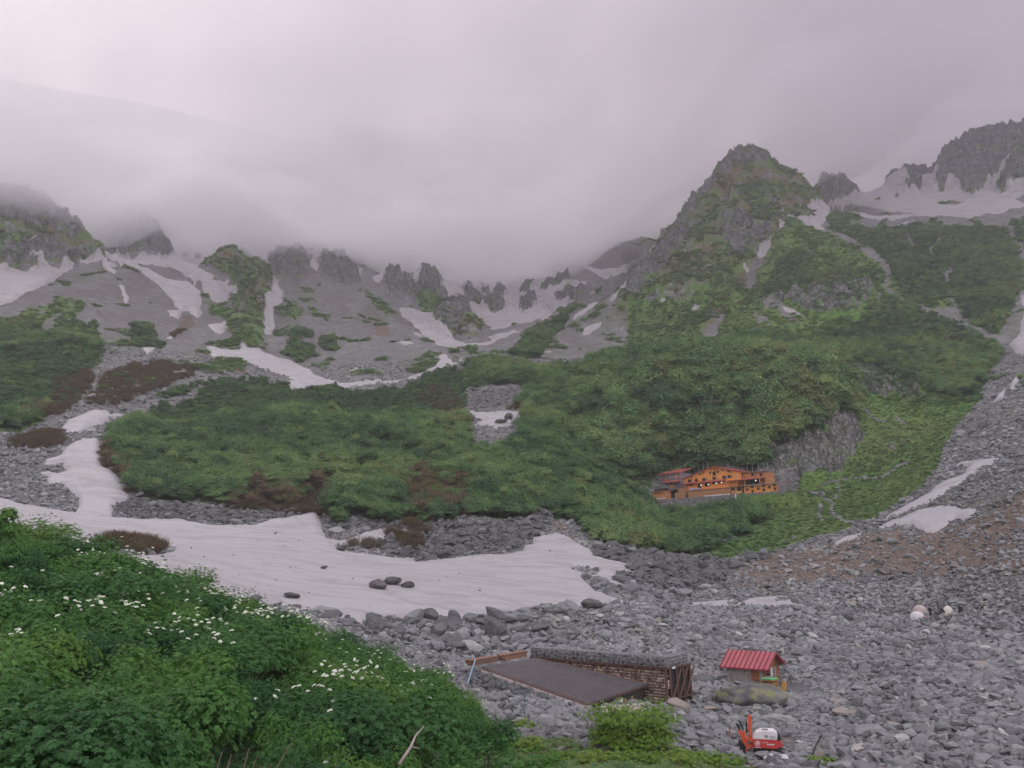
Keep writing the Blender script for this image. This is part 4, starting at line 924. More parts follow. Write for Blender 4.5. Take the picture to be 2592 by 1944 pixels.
bl(Z5, 350, 1300, 120, 'long dark rock outcrop standing out of the middle of the snowfield', asp=.55)
bl(Z5, 425, 1278, 110, 'squarer rock behind the long outcrop in the snowfield', asp=.5)
bl(Z5, 515, 1295, 100, 'low dark rock right of the outcrop in the snowfield', asp=.42)
bl(Z5, 40, 1192, 55, 'small lone rock in the left middle of the snowfield', asp=.35)
bl(Z5, 140, 1090, 80, 'flat dark rock at the upper left edge of the snow bay', asp=.32)
bl(Z5, 115, 995, 90, 'tilted grey slab rock under the brown gully', asp=.6)
bl(Z5, 820, 1590, 100, 'brown faced boulder in the rubble left of centre', asp=.7)
bl(Z5, 1240, 1545, 150, 'broad pale grey boulder in the rubble below the snow', asp=.5)
bl(Z5, 1135, 1600, 90, 'brownish boulder below the broad pale one', asp=.75)
bl(Z5, 860, 1660, 130, 'pale boulder with a brown face above the metal roof', asp=.7)
bl(Z5, 1760, 1538, 100, 'dark rounded boulder alone on the fine rubble', asp=.55)
bl(Z5, 1375, 1450, 75, 'squat boulder on the snow edge left of the largest one', asp=.6)
bl(Z5, 1310, 1450, 80, 'second squat boulder left of the largest one on the snow edge', asp=.6)
bl(Z5, 1210, 1445, 65, 'upright grey boulder on the snow edge above the broad pale one', asp=.7)
bl(Z5, 1060, 1495, 120, 'wide rough boulder jutting into the snow edge', asp=.55)
bl(Z5, 1150, 1500, 120, 'long low slab boulder right of the wide rough one', asp=.4)
bl(Z5, 940, 1500, 110, 'dark low boulder at the foot of the snow', asp=.4)
bl(Z5, 740, 1580, 80, 'tilted pale slab left of the brown faced boulder', asp=.5)
bl(Z5, 500, 1625, 120, 'long flat boulder beside the green thicket', asp=.28)
bl(Z5, 1080, 355, 60, 'upright rock standing in the small snow hollow', asp=.95)
bl(Z5, 1035, 378, 80, 'flat rock beside the upright one in the snow hollow', asp=.4)
bl(Z5, 1515, 1252, 60, 'dark boulder on the right arm of the snowfield', asp=.7)
bl(Z5, 1560, 1290, 90, 'dark boulder at the snow inlet on the right', asp=.6)
bl(Z5, 2070, 1290, 110, 'reddish brown boulder in the coarse blocks right of the snow', asp=.6)
bl(Z5, 2050, 1340, 100, 'pale boulder in front of the reddish brown one', asp=.5)
bl(Z5, 2180, 1310, 80, 'blue grey boulder beside the reddish brown one', asp=.6)
bl(Z8, 300, 1200, 90, 'grey boulder leaning by the corner of the stone crib', asp=.9, sink=.15)
bl(Z8, 275, 1340, 120, 'large split boulder at the foot of the stone crib corner', asp=.85, sink=.1)
bl(Z8, 410, 1190, 110, 'rounded boulder between the stone crib and the red roofed shed', asp=.6)
bl(Z8, 560, 1180, 55, 'pale angular boulder left of the red roofed shed', asp=.75)
bl(Z8, 560, 1060+20, 50, 'small grey boulder behind the red shed roof corner', asp=.5)
bl(Z8, 720, 1345, 60, 'rounded stone between the lichened boulder and the long slab', asp=.8)
bl(Z8, 415, 1490, 130, 'flat topped pale slab on the gravel by the green bush', asp=.3, sink=.05)
bl(Z8, 900, 1430, 60, 'rounded boulder propping the end of the long slab', asp=.7)
bl(Z8, 1360, 1480, 150, 'large angular boulder in the right foreground', asp=.55)
bl(Z8, 1210, 1370, 120, 'tall sloping boulder in the right middle foreground', asp=.65)
bl(Z8, 1180, 1320, 60, 'upright pointed stone on the path', asp=1.0)
bl(Z8, 1770, 1095, 70, 'pale boulder on the right above the foreground', asp=.6)
bl(Z8, 2050, 990, 70, 'blocky boulder right of the tents', asp=.55)
bl(Z8, 2100, 890, 80, 'dark blue grey boulder to the right of the tents', asp=.5)
bl(Z8, 1715, 880, 70, 'flat pale boulder just below the tents', asp=.5)
bl(Z8, 1150, 830, 60, 'low pale boulder halfway between the shed and the tents', asp=.5)
bl(Z8, 1225, 825, 90, 'broad dim boulder halfway between the shed and the tents', asp=.5)
bl(Z8, 635, 960, 45, 'small dark boulder above the red roofed shed', asp=.8)
bl(Z8, 25, 880, 70, 'rounded dark boulder behind the stone crib', asp=.7)
bl(Z8, 1650, 1480, 110, 'angular boulder at the right of the foreground', asp=.5)
bl(Z8, 1990, 1165, 70, 'grey boulder at the far right of the rubble', asp=.55)
bl(Z8, 1260, 1200, 60, 'leaning slab beside the stone path', asp=.5)
bl(Z6, 625, 970, 80, 'pale boulder in the grass below the hut', asp=.5)
bl(Z6, 720, 910, 45, 'small pale stone in the grass under the hut wall', asp=.5)
bl(Z6, 140, 905, 60, 'pale stones heap in the bushes below the hut', asp=.5)
bl(Z6, 925, 1030, 25, 'small white stone at the lower edge of the grass', asp=.9)
for x, y, w_, lab in ((1430, 1370, 100, 'brown low rock under the snow edge by the thicket'), (1470, 1430, 90, 'grey rock between thicket and snow, left of a pair'), (1530, 1420, 80, 'brown grey rock between thicket and snow, right of a pair'), (1640, 1355, 90, 'low brown rock on the snow above the thicket'), (1660, 1410, 60, 'rounded rock near the snow above the thicket'), (1790, 1450, 170, 'long grey rock along the top of the thicket'), (1945, 1465, 45, 'small dark rock on snow right of the thicket rocks'), (1910, 1085, 80, 'flat brown rock on the upper snow beside the brown scrub')):
    bl(Z4, x, y, w_, lab, asp=.5)
for x, y, w_, lab in ((310, 480, 130, 'topmost flat stone step between thicket and stone bank'), (440, 560, 110, 'second flat stone step below the stone bank'), (480, 592, 130, 'broad flat stone step in the grass below the stone bank'), (520, 632, 80, 'lowest flat stone step in the grass'), (640, 510, 170, 'big rounded boulder at the foot of the stone bank'), (470, 720, 150, 'flat grey stone half covered by low plants at the bottom')):
    boulder(1300+x/3.687, 1700+y/3.687+6, w_/3.687, .32 if 'flat' in lab else .7, label=lab, group=None, tilt=.06)
# the lichened boulder and the long slab under the shed
lich = NT('lichened_rock'); v = lich.obj(); b_ = lich.ramp(lich.noise(v, 1.6, 8, .7), [(.3, (.06,.056,.058)), (.6, (.16,.15,.15)), (.8, (.26,.25,.25))])
lich.color(lich.mix(lich.ramp(lich.noise(v, 2.6, 7, .65), [(.5, 0), (.62, .8)]), b_, (.22,.22,.085))); lich.bump(lich.noise(v, 3, 8, .7), .25)
def special(px, py, wpx, scl, yaw, mat, label, seed, r=None, lift=0, cuts=14):
    p = hit(px, py, G=ZSN) if r is None else ground(px, py, r); rr = math.hypot(p.x, p.y); k = wpx/FPX*rr/2.35
    me = stone_mesh(seed, 4, cuts, .7, 'boulder_shape'); me.materials.append(mat)
    o = link(bpy.data.objects.new('boulder', me)); o.scale = (k*scl[0], k*scl[1], k*scl[2]); o.rotation_euler = (0, 0, yaw); o.location = (p.x, p.y, p.z+lift*k); tag(o, label, 'boulder'); return o
LICH = special(1904, 1788, 178, (1,.72,.85), -.2, lich.m, 'big dark boulder with yellow green lichen below the shed', 611, lift=.28)
special(1972, 1836, 100, (1,.5,.5), -.45, MAT['boulder'], 'long pale slab boulder lying below the lichened one', 612, lift=.22)
# unnamed boulders spread over the rubble: up to the 300 largest, the rest belongs to the rubble
cand = []
x, y, r = sample(9000, 40, 175, -26, 37)
bk = gz(M['blocks'], x, y); ok = (np.maximum(gz(M['wood'], x, y), gz(M['grass'], x, y)) < .3) & (gz(snow_in, x, y) < .25) & (gz(M['path'], x, y) < .3)
for pt in (ROOF+[CRIB0, SHED.o, LICH.location, _dg, hit(2335, 1560), hit(2400, 1558)]):
    ok &= np.hypot(x-pt.x, y-pt.y) > 4.0
_cl = CRIB0+CRIB_E*6.8+CRIB_S*1; ok &= ~((np.abs((x-_cl.x)*CRIB_E.x+(y-_cl.y)*CRIB_E.y) < 9) & (np.abs(-(x-_cl.x)*CRIB_E.y+(y-_cl.y)*CRIB_E.x) < 9))
ok &= ((x > 12) | (r > 72)) & (np.arctan2(x, y) > np.radians(-16)+.0*x)
x, y, bk = x[ok], y[ok], bk[ok]; keep = rng.random(len(x)) < (.06+.5*bk); x, y, bk = x[keep], y[keep], bk[keep]
nb = 0; n_named = len([o for o in COL.objects if o.name.startswith('boulder')]); log('named boulders', n_named, 'candidates', len(x))
for i in range(len(x)):
    if nb >= 296-n_named: break
    s = float(min(.7, .21*math.exp(rng.normal()*.36)+.2*bk[i])); me = BOULDER[int(rng.integers(0, 12))]
    if bk[i] > .4: me = dark_version(me)
    o = bpy.data.objects.new('boulder', me); COL.objects.link(o)
    o.location = (x[i], y[i], zg(x[i], y[i])+s*.12); o.scale = (s, s*float(.75+.4*rng.random()), s*float(.45+.4*rng.random())); o.rotation_euler = (float(rng.normal()*.15), float(rng.normal()*.15), float(rng.random()*6.28))
    b2 = bk[i] > .4
    tag(o, 'dark grey boulder in the coarse blocks along the snow edge' if b2 else 'grey boulder half sunk in the open rubble plain', 'boulder', 'boulders in the coarse blocks by the snow' if b2 else 'boulders scattered over the open rubble')
    nb += 1
log('boulders', nb)
# ------------------------------------------------------------------ the mountain hut
def HP(x, y, yl=0.0): return HUT.on(*hz(x, y), yl)            # crop reading -> local x, z on the plane at depth yl
def hut_thing(name, label, cat): return thing(name, label, cat, HUT.o, HUT.rot)
def win(parent, cx, cy, w, h, yl, frame='frame', shutter=None, name='window'):
    x, z = HP(cx, cy, yl); f = MB()
    x0, x1, z0, z1 = x-w/2, x+w/2, z-h/2, z+h/2; t = .07
    f.box(x0-t, x1+t, yl-.09, yl-.01, z0-t, z0).box(x0-t, x1+t, yl-.09, yl-.01, z1, z1+t).box(x0-t, x0, yl-.09, yl-.01, z0, z1).box(x1, x1+t, yl-.09, yl-.01, z0, z1).box(x-.025, x+.025, yl-.07, yl-.012, z0, z1)
    o = f.build(name, MAT[frame], parent); MB().box(x0, x1, yl-.03, yl-.006, z0, z1).build('pane', MAT['glass'], o)
    if shutter:
        s = shutter; MB().box(*( (x1+t, x1+t+w*.8) if s > 0 else (x0-t-w*.8, x0-t)), yl-.07, yl-.015, z0, z1).build('shutter', MAT['shutter'], parent)
    return o
D1 = 4.5                                                     # depth of the main front behind the terrace wall
# main building with its broad gable
mb = hut_thing('mountain_hut', 'large orange hut with a broad red gable roof and two rows of windows', 'hut')
xl, zl = HP(648, 303, D1); xa, za = HP(1010, 152, D1); xr, zr = HP(1295, 203, D1); dep = 13
MB().prism([(xl, .2), (xr, .2), (xr, zr-.1), (xa, za-.1), (xl, zl-.1)], D1, D1+dep).build('wall', MAT['orange'], mb)
rf = MB(); ov = .7
def roofside(x0, z0, x1, z1, e0, e1): 
    k = (z1-z0)/(x1-x0); rf.slab((x0-e0, D1-ov, z0-k*e0+.12), (x1+e1, D1-ov, z1+k*e1+.12), (x1+e1, D1+dep+ov, z1+k*e1+.12), (x0-e0, D1+dep+ov, z0-k*e0+.12), .22)
roofside(xl, zl, xa, za, .6, 0); roofside(xa, za, xr, zr, 0, .6)
ro = rf.build('roof', MAT['redroof'], mb)
MB().bar((xl-.55, D1-.62, zl-.18), (xa, D1-.62, za+.02), .12, .22).bar((xa, D1-.62, za+.02), (xr+.55, D1-.62, zr-.2), .12, .22).build('barge_board', MAT['darkroof'], ro)
for cx, cy in ((745, 290), (892, 228), (985, 186), (1020, 182), (1048, 184), (1125, 190), (1218, 212)):
    x, z = HP(cx, cy, D1); MB().bar((x, D1-.02, z-.5), (x, D1-.6, z+.25), .12).bar((x, D1-.05, z-.6), (x, D1-.05, z+.3), .1).build('bracket', MAT['darkwood'], mb)
for cx, cy, w, h, sh in ((712, 330, .75, .85, 1), (800, 322, .85, .9, 0), (893, 313, .9, .85, 1), (1018, 297, .75, .85, 1), (1142, 286, .8, .85, 1), (1208, 276, .8, .8, 1), (1022, 238, 1.0, 1.15, 0), (972, 232, .5, .7, 0), (1066, 220, .55, .65, 0), (848, 250, .5, .38, 0), (1195, 211, .5, .38, 0), (930, 380, 1.3, .9, 0), (1030, 358, 1.6, .5, 0), (1100, 348, 1.2, .5, 0), (735, 384, 1.3, .3, 0), (690, 388, .6, .3, 0)):
    win(mb, cx, cy, w, h, D1, 'frame', sh)
x, z = HP(838, 392, D1); MB().box(x-.5, x+.5, D1-.08, D1-.01, z-1.0, z+.55).build('door', MAT['glass'], mb)
xA, zA = HP(645, 372, D1-.5); xB, zB = HP(1168, 312, D1-.5)
aw = MB().slab((xA-.2, D1-1.1, zA-.05), (xB, D1-1.1, zA-.05), (xB, D1, zA+.5), (xA-.2, D1, zA+.5), .12).build('awning', MAT['redroof'], mb)
for i in range(9):
    x = xA+(xB-xA)*(i+.5)/9; MB().bar((x, D1-1.0, zA-.12), (x, D1-.02, zA-.65), .08).build('strut', MAT['darkwood'], aw)
for cx, cy in ((857, 384), (948, 375), (1046, 360), (1112, 349)):
    x, z = HP(cx, cy, D1-.9); l = MB().tube([(x, D1-.9, z+.32), (x, D1-.9, z+.1)], .03).build('lamp_rod', MAT['darkwood'], mb); MB().tube([(x, D1-.9, z-.1), (x, D1-.9, z+.1)], [.10, .10], 10).build('bulb', MAT['lamp'], l)
# terrace: boarded front wall on a white plinth, with its deck
x0, z0 = HP(700, 548); x1, z1 = HP(1224, 492); zt = HP(960, 438)[1]
te = hut_thing('terrace_wall', 'long brown boarded terrace wall in front of the orange hut', 'terrace')
MB().box(x0, x1, 0, .25, .1, zt).build('boarding', MAT['brownw'], te); MB().box(x0-.1, x1+.1, -.12, .3, zt, zt+.16).build('rail', MAT['darkroof'], te)
MB().box(x0, x1, .27, D1-.05, zt-1.25, zt-1.1).build('deck', MAT['brownw'], te)
xp = HP(905, 520)[0]
for i in range(9): MB().box(xp+i*(x1-xp)/9, xp+(i+.78)*(x1-xp)/9, -.1, -.012, .12, .42).build('plinth_board', MAT['white'], te)
# cloths hung on the terrace rail and benches on the deck
for cx, cy, w, lab in ((742, 440, 1.75, 'left one of two pale blue cloths over the terrace rail'), (820, 432, 1.75, 'right one of two pale blue cloths over the terrace rail')):
    x, z = HP(cx, cy, .1); V = []; nx, nz = 16, 8
    for j in range(nz+1):
        for i in range(nx+1):
            a = j/nz; V.append((x-w/2+w*i/nx, .1+(-.24 if a < .5 else .1)+.05*math.sin(i*1.3+j*.4), zt+.2+.62-abs(a-.42)*1.3+.03*math.sin(i*.9)))
    m = MB().add(V, [(j*(nx+1)+i, j*(nx+1)+i+1, (j+1)*(nx+1)+i+1, (j+1)*(nx+1)+i) for j in range(nz) for i in range(nx)])
    o = m.build('cloth', simple('blue_cloth', (.33,.34,.47), .8, .15, 2) if 'cl' not in MAT else MAT['cl'], None, smooth=True); MAT['cl'] = o.data.materials[0]
    o.location = HUT.o; o.rotation_euler = (0,0,HUT.rot); tag(o, lab, 'cloth')
b0 = None
for i, cx in enumerate((905, 945, 1015, 1045, 1085, 1130)):
    x, z = HP(cx, 420, 1.6)
    if b0 is None:
        b0 = thing('bench', 'dark red wooden bench on the hut terrace', 'bench', (0,0,0), HUT.rot, 'benches on the hut terrace')
        MB().box(-.6, .6, -.2, .2, .42, .48).build('seat', MAT['darkroof'], b0); MB().bar((-.6, .22, .62), (.6, .22, .62), .05, .34).build('backrest', MAT['darkroof'], b0)
        for sx in (-.5, .5): MB().box(sx-.04, sx+.04, -.18, .24, 0, .42).build('leg', MAT['darkwood'], b0)
        b = b0
    else: b = copy_tree(b0)
    b.location = HUT.loc(x, 1.6, zt-1.1); 
# porch and low wing on the right
po = hut_thing('porch', 'small glazed porch with a yellow base between terrace and low wing', 'porch')
xa_, _ = HP(1232, 450); xb_, _ = HP(1366, 440); zt2 = HP(1300, 398)[1]
MB().box(xa_, xb_, .0, 3.5, .15, zt2).build('wall', MAT['rust'], po); MB().slab((xa_-.2, -.4, zt2+.02), (xb_, -.4, zt2+.02), (xb_, 3.6, zt2+.3), (xa_-.2, 3.6, zt2+.3), .14).build('roof', MAT['darkroof'], po)
for cx, cy, w, h in ((1255, 432, 1.2, .7), (1322, 432, .7, 1.2), (1348, 430, .5, 1.2)): win(po, cx, cy, w, h, 0)
xq, zq = HP(1300, 470); MB().box(xq, HP(1362, 470)[0], -.05, -.008, zq-.35, zq+.3).build('base_panel', simple('yellow_panel', (.62,.40,.13), .7, .1), po)
rw = hut_thing('low_wing', 'low orange wing of the hut with nine small dark windows', 'hut wing')
xa_, _ = HP(1398, 470); xb_, _ = HP(1848, 420); zt3 = HP(1600, 375)[1]
MB().box(xa_, xb_, 0, 6, 0.05, zt3).build('wall', MAT['orange'], rw)
rr_ = MB().slab((xa_-.9, -.75, zt3+.05), (xb_+.7, -.75, zt3+.05), (xb_+.7, 6.3, zt3+.75), (xa_-.9, 6.3, zt3+.75), .2).build('roof', MAT['darkroof'], rw)
MB().tube([(xa_-.9, -.82, zt3-.04), (xb_+.7, -.82, zt3-.04)], .07, 8).build('gutter', MAT['metalgrey'], rr_)
for cx, cy in ((1433, 440), (1495, 407), (1500, 458), (1570, 425), (1634, 394), (1640, 442), (1708, 410), (1772, 381), (1779, 428)): win(rw, cx, cy, .62, .66, 0, 'frame')
# right upper building
D2 = 8.0
ub = hut_thing('upper_building', 'brown upper building of the hut to the right of the big gable', 'hut building')
xa_, za_ = HP(1308, 250, D2); xb_, zb_ = HP(1643, 212, D2); zt4 = max(za_, zb_)
MB().box(xa_, xb_, D2, D2+7, .5, zt4).build('wall', MAT['rust'], ub); MB().slab((xa_-.3, D2-.6, zt4+.05), (xb_+.5, D2-.6, zt4+.05), (xb_+.5, D2+7.3, zt4+.9), (xa_-.3, D2+7.3, zt4+.9), .22).build('roof', MAT['darkroof'], ub)
for cx, cy, w, h, sh in ((1340, 270, .75, .9, 1), (1498, 250, .75, .9, 1), (1605, 250, .7, 1.1, 0)): win(ub, cx, cy, w, h, D2, 'frame', sh)
xp1, zp1 = HP(1170, 345, 3.6); xp2, zp2 = HP(1590, 293, 3.6)
can = MB().slab((xp1, 3.0, zp2-.1), (xp2, 3.0, zp2-.1), (xp2+2.2, D2, zp2+.55), (xp1, D2, zp2+.55), .14).build('canopy', MAT['redroof'], ub)
for cx in (1200, 1310, 1400, 1587): 
    x, z = HP(cx, 330, 3.2); MB().box(x-.09, x+.09, 3.1, 3.28, .5, zp2-.22).build('post', MAT['rust'], can)
MB().box(HP(1420, 330, D2)[0], HP(1580, 320, D2)[0], D2-.06, D2-.01, 1.5, zp2+.2).build('opening', MAT['glass'], ub)
x, z = HP(1538, 325, 3.4); l = MB().tube([(x, 3.4, z+.3), (x, 3.4, z+.1)], .03).build('lamp_rod', MAT['darkwood'], ub); MB().tube([(x, 3.4, z-.12), (x, 3.4, z+.1)], [.12, .12], 10).build('bulb', MAT['lamp'], l)
x, z = HP(1306, 290, D1-.1); MB().tube([(x, D1-.2, z+1.2), (x, D1-.2, z-1.6)], .09, 8).build('drain_pipe', MAT['metalgrey'], mb)
# left grey building: upper storey with balcony, lower storey with an orange door
D3 = 7.0
gb = hut_thing('grey_building', 'dark grey two storey building with red roofs left of the orange hut', 'hut building')
xa_, _ = HP(308, 300, D3); xm, _ = HP(405, 300, D3); xb_, zr_ = HP(590, 200, D3); zb_ = HP(480, 350, D3)[1]; ztl = HP(360, 250, D3)[1]; ztr = HP(500, 235, D3)[1]
MB().box(xa_, xm, D3+1.2, D3+7, zb_-2.5, ztl).build('side_wall', MAT['greyw'], gb); MB().box(xm, xb_, D3, D3+7, zb_-2.5, ztr).build('wall', MAT['greyw'], gb)
MB().slab((xa_-.3, D3+.5, ztl), (xm, D3+.5, ztl), (xm, D3+7, ztl+1.5), (xa_-.3, D3+7, ztl+1.5), .2).build('roof', MAT['redroof'], gb)
MB().slab((xm-.2, D3-.7, ztr+.05), (xb_+.6, D3-.7, ztr+.05), (xb_+.6, D3+7.3, ztr+1.9), (xm-.2, D3+7.3, ztr+1.9), .2).build('roof', MAT['redroof'], gb)
MB().slab((xm-.5, D3-1.6, zb_+.0), (xb_+.3, D3-1.6, zb_+.0), (xb_+.3, D3, zb_+.7), (xm-.5, D3, zb_+.7), .16).build('lower_roof', MAT['redroof'], gb)
for a, b, c in ((418, 285, 0), (428, 285, 0), (595, 240, 0)):
    x, z = HP(a, b, D3-.1); MB().box(x-.07, x+.07, D3-.25, D3-.02, zb_+.5, ztr-.1).build('post', MAT['rust'], gb)
x, z = HP(545, 275, D3); MB().box(x-.4, x+.45, D3-.05, D3-.01, z-.4, z+.45).build('board', MAT['orange'], gb)
x, z = HP(432, 287, D3); MB().box(x-.25, x+.25, D3-.05, D3-.01, z-.3, z+.3).build('window', MAT['glass'], gb)
x, z = HP(350, 305, D3+1.2); MB().box(x-.35, x+.35, D3+1.14, D3+1.19, z-.3, z+.3).build('shutter', MAT['rust'], gb)
x, z = HP(495, 400, D3); MB().box(x-.55, x+.55, D3-.06, D3-.01, z-.6, z+.6).build('door', MAT['orange'], gb)
for cx, cy in ((440, 392), (543, 380)):
    x, z = HP(cx, cy, D3); MB().box(x-.35, x+.35, D3-.05, D3-.01, z-.22, z+.22).build('window', MAT['glass'], gb)
x, z = HP(490, 362, D3); MB().box(x-.5, x+.5, D3-.05, D3-.01, z-.2, z+.2).build('window', MAT['glass'], gb)
# link wing between grey building and hut
lk = hut_thing('link_shed', 'dark lean-to between the grey building and the orange hut', 'lean-to')
xa_, _ = HP(582, 390, D1); xb_, _ = HP(645, 390, D1); zt5 = HP(610, 362, D1)[1]
MB().box(xa_, xb_-.1, D1+.6, D1+5, .2, zt5).build('wall', MAT['greyw'], lk); MB().slab((xa_-.2, D1+.1, zt5+.02), (xb_-.1, D1+.1, zt5+.02), (xb_-.1, D1+5, zt5+.5), (xa_-.2, D1+5, zt5+.5), .14).build('roof', MAT['darkroof'], lk)
# front annexes
an = hut_thing('left_annex', 'small brown annex with a white foot at the left end of the hut', 'annex')
xa_, za_ = HP(262, 585); xb_, _ = HP(424, 570); zt6 = HP(340, 462)[1]
MB().box(xa_, xb_, 0, 3.2, .05, zt6).build('wall', MAT['rust'], an); MB().box(xa_-.15, xb_+.15, -.25, 3.4, zt6, zt6+.18).build('roof', MAT['darkroof'], an)
MB().box(xa_+.02, xb_-.02, -.06, -.01, .5, .78).build('band', MAT['white'], an)
for cx in (283, 318, 353): win(an, cx, 486, .5, .28, 0)
hb = MB().box(xa_+.6, xb_-.4, .4, 2.6, zt6+.2, zt6+.75).build('lantern_box', MAT['glass'], an)
for i in range(5): MB().box(xa_+.6+i*(xb_-xa_-1.1)/4.3, xa_+.72+i*(xb_-xa_-1.1)/4.3, .33, .39, zt6+.2, zt6+.78).build('post', MAT['rust'], hb)
me = stones_mesh([(xa_+.5+rng.random()*(xb_-xa_-.9), .4+rng.random()*2.4, zt6+.85+rng.random()*.9*(1-0)) for i in range(150)], [.25+.12*rng.random() for i in range(150)], 3)
me.materials.append(MAT['stone1']); o = link(bpy.data.objects.new('stone_roof', me), an)
a2 = hut_thing('middle_annex', 'plain brown annex between the left annex and the terrace wall', 'annex')
xa_, _ = HP(532, 520); xb_, _ = HP(658, 520); zt7 = HP(595, 474)[1]; zt8 = HP(605, 412, 1.5)[1]
MB().box(xa_, xb_, 0, 2.4, .1, zt7).build('wall', MAT['brownw'], a2); MB().box(HP(570, 440, 1.5)[0], HP(642, 440, 1.5)[0], 1.5, 4.2, zt7-.2, zt8).build('upper_wall', MAT['brownw'], a2)
MB().box(HP(566, 440, 1.5)[0], HP(646, 440, 1.5)[0], 1.2, 4.4, zt8, zt8+.14).build('roof', MAT['darkroof'], a2)
MB().box(xb_+.05, HP(700, 520)[0]-.05, .6, .7, .2, zt7-.2).build('gate', MAT['darkwood'], a2)
# stone retaining walls under the hut
def stone_wall(name, label, frame_o, rot, x0, x1, y, z0, z1, n, s, seed, batter=.12, cat='stone wall', thick=.5):
    r = np.random.default_rng(seed); w = thing(name, label, cat, frame_o, rot)
    MB().prism([(x0, z0-1.5), (x1, z0-1.5), (x1, z1-.12), (x0, z1-.12)], y+.18, y+.18+thick).build('core', MAT['stoneflat'], w)
    P = [];
    for i in range(n):
        q = r.random(); P.append((x0+(x1-x0)*r.random(), y+.16-(1-q)*batter*(z1-z0)*.5, z0-.6+(z1-z0+.55)*q))
    me = stones_mesh(P, s*(.7+.6*r.random(n)), seed); me.materials.append(MAT['stone1']); link(bpy.data.objects.new('facing_stones', me), w); return w
stone_wall('retaining_wall', 'upper grey stone retaining wall along the foot of the hut terrace', HUT.o, HUT.rot, HP(175, 605)[0], HP(1290, 500)[0], -.9, -2.0, .05, 1500, .24, 21)
stone_wall('retaining_wall', 'lower stone retaining wall in the grass at the left under the hut', HUT.o, HUT.rot, HP(178, 660)[0], HP(720, 620)[0], -3.2, -5.2, -2.6, 800, .24, 22)
stone_wall('retaining_wall', 'tall stone retaining wall under the low orange wing', HUT.o, HUT.rot, HP(1292, 520)[0]+.1, HP(1850, 480)[0], -.7, -3.4, .0, 1300, .25, 23)
stone_wall('buttress', 'grey stone buttress at the right corner of the hut', HUT.o, HUT.rot, HP(1852, 480)[0]+.05, HP(1920, 480)[0], -1.0, -4.2, 2.1, 500, .27, 24, .1, 'buttress', 5.0)
x, z = HP(1290, 520, -1.15); pp = MB().tube([(x, -1.3, .1), (x+.15, -1.4, -2.4)], .14, 10).build('drain_pipe', MAT['white'], None); pp.location = HUT.o; pp.rotation_euler = (0,0,HUT.rot); tag(pp, 'white drain pipe running down the wall under the hut', 'pipe')
# posts of the rockfall fence behind the hut
f0 = None
for i, (cx, cy) in enumerate([(660+i*57, 175-i*1.5) for i in range(6)]+[(1200, 150), (1322, 210), (1375, 200), (1438, 195), (1500, 188), (1575, 180), (1645, 165), (1690, 172)]):
    p = hit(*hz(cx, cy+30), 255, 330); w = HUT.local(p)
    if f0 is None:
        f0 = tag(MB().tube([(0,0,-.4), (0,0,2.6)], .09, 8).build('fence_post', MAT['metalgrey'], None), 'grey rockfall fence post on the slope behind the hut', 'post', 'rockfall fence posts behind the hut'); o = f0
    else: o = f0.copy(); COL.objects.link(o)
    o.location = p
log('hut built')
# ------------------------------------------------------------------ stone crib, sunken hut with metal roof, timber, panel
rustm = simple('rusty_steel', (.10,.055,.045), .75, .3, 3); slat = simple('brown_slats', (.13,.075,.06), .75, .25, 4)
cr = thing('stone_crib', 'long stone filled crib of brown slats topped with wire baskets', 'stone crib', CRIB0)
E, Sd = CRIB_E, CRIB_S; LEN = 13.6; DEP = 3.0; H = 2.75; Hg = 3.75       # local frame: E along the front, Sd into the depth
_za = at(1687.8, 1693.5, 64.0).z-CRIB0.z; H = _za; Hg = H+.78
def cl(a, b, z): v = E*a+Sd*b; return (v.x, v.y, z)
out = -Sd
for i in range(15):
    z = .1+i*(H-.25)/14; MB().bar(cl(-.02, 0, z), cl(LEN, 0, z), .07, .075).build('slat', slat, cr)
for i in range(6):
    a = i*LEN/5; w_ = MB().bar(cl(a, -.09, -.8), cl(a, -.09, H+.02), .17); w_.build('post', rustm, cr)
MB().bar(cl(-.1, -.05, H+.04), cl(LEN, -.05, H+.04), .16, .16).build('top_beam', rustm, cr)
for i in range(4):
    b = .25+i*(DEP-.3)/3; MB().bar(cl(-.14, b, -.8), cl(-.14, b, H+.02), .16).build('post', rustm, cr)
MB().bar(cl(-.12, 0, H+.04), cl(-.12, DEP, H+.04), .16, .16).build('side_beam', rustm, cr); MB().bar(cl(-.16, 0, H*.32), cl(-.16, DEP, H*.32), .12, .12).build('side_beam', rustm, cr)
for i in range(3):
    b = .35+i*(DEP-.3)/3; MB().bar(cl(-.24, b, H*.35), cl(-.24, b+1.3, H-.1), .10).build('brace', slat, cr)
net = simple('dark_netting', (.035,.032,.034), .9, .4, 5); MB().slab(cl(-.02, .05, .3), cl(-.02, DEP, .3), cl(-.02, DEP, H), cl(-.02, .05, H), .03).build('side_netting', net, cr)
r_ = np.random.default_rng(77); n = 2600
A_ = r_.random(n)*LEN; Zq = r_.random(n)*(H-.1); P = [cl(a, .10+.08*r_.random(), z) for a, z in zip(A_, Zq)]
me = stones_mesh(P, .13*(.7+.6*r_.random(n)), 5); brst = stone_mat('brown_stone', False); me.materials.append(simple('buff_stone', (.50,.40,.33), .9, .4, 1.4)); link(bpy.data.objects.new('stone_fill', me), cr)
MB().prism([(0,0)]*0 or [(0, -.6), (1, -.6), (1, H-.1), (0, H-.1)], 0, 1) if False else None
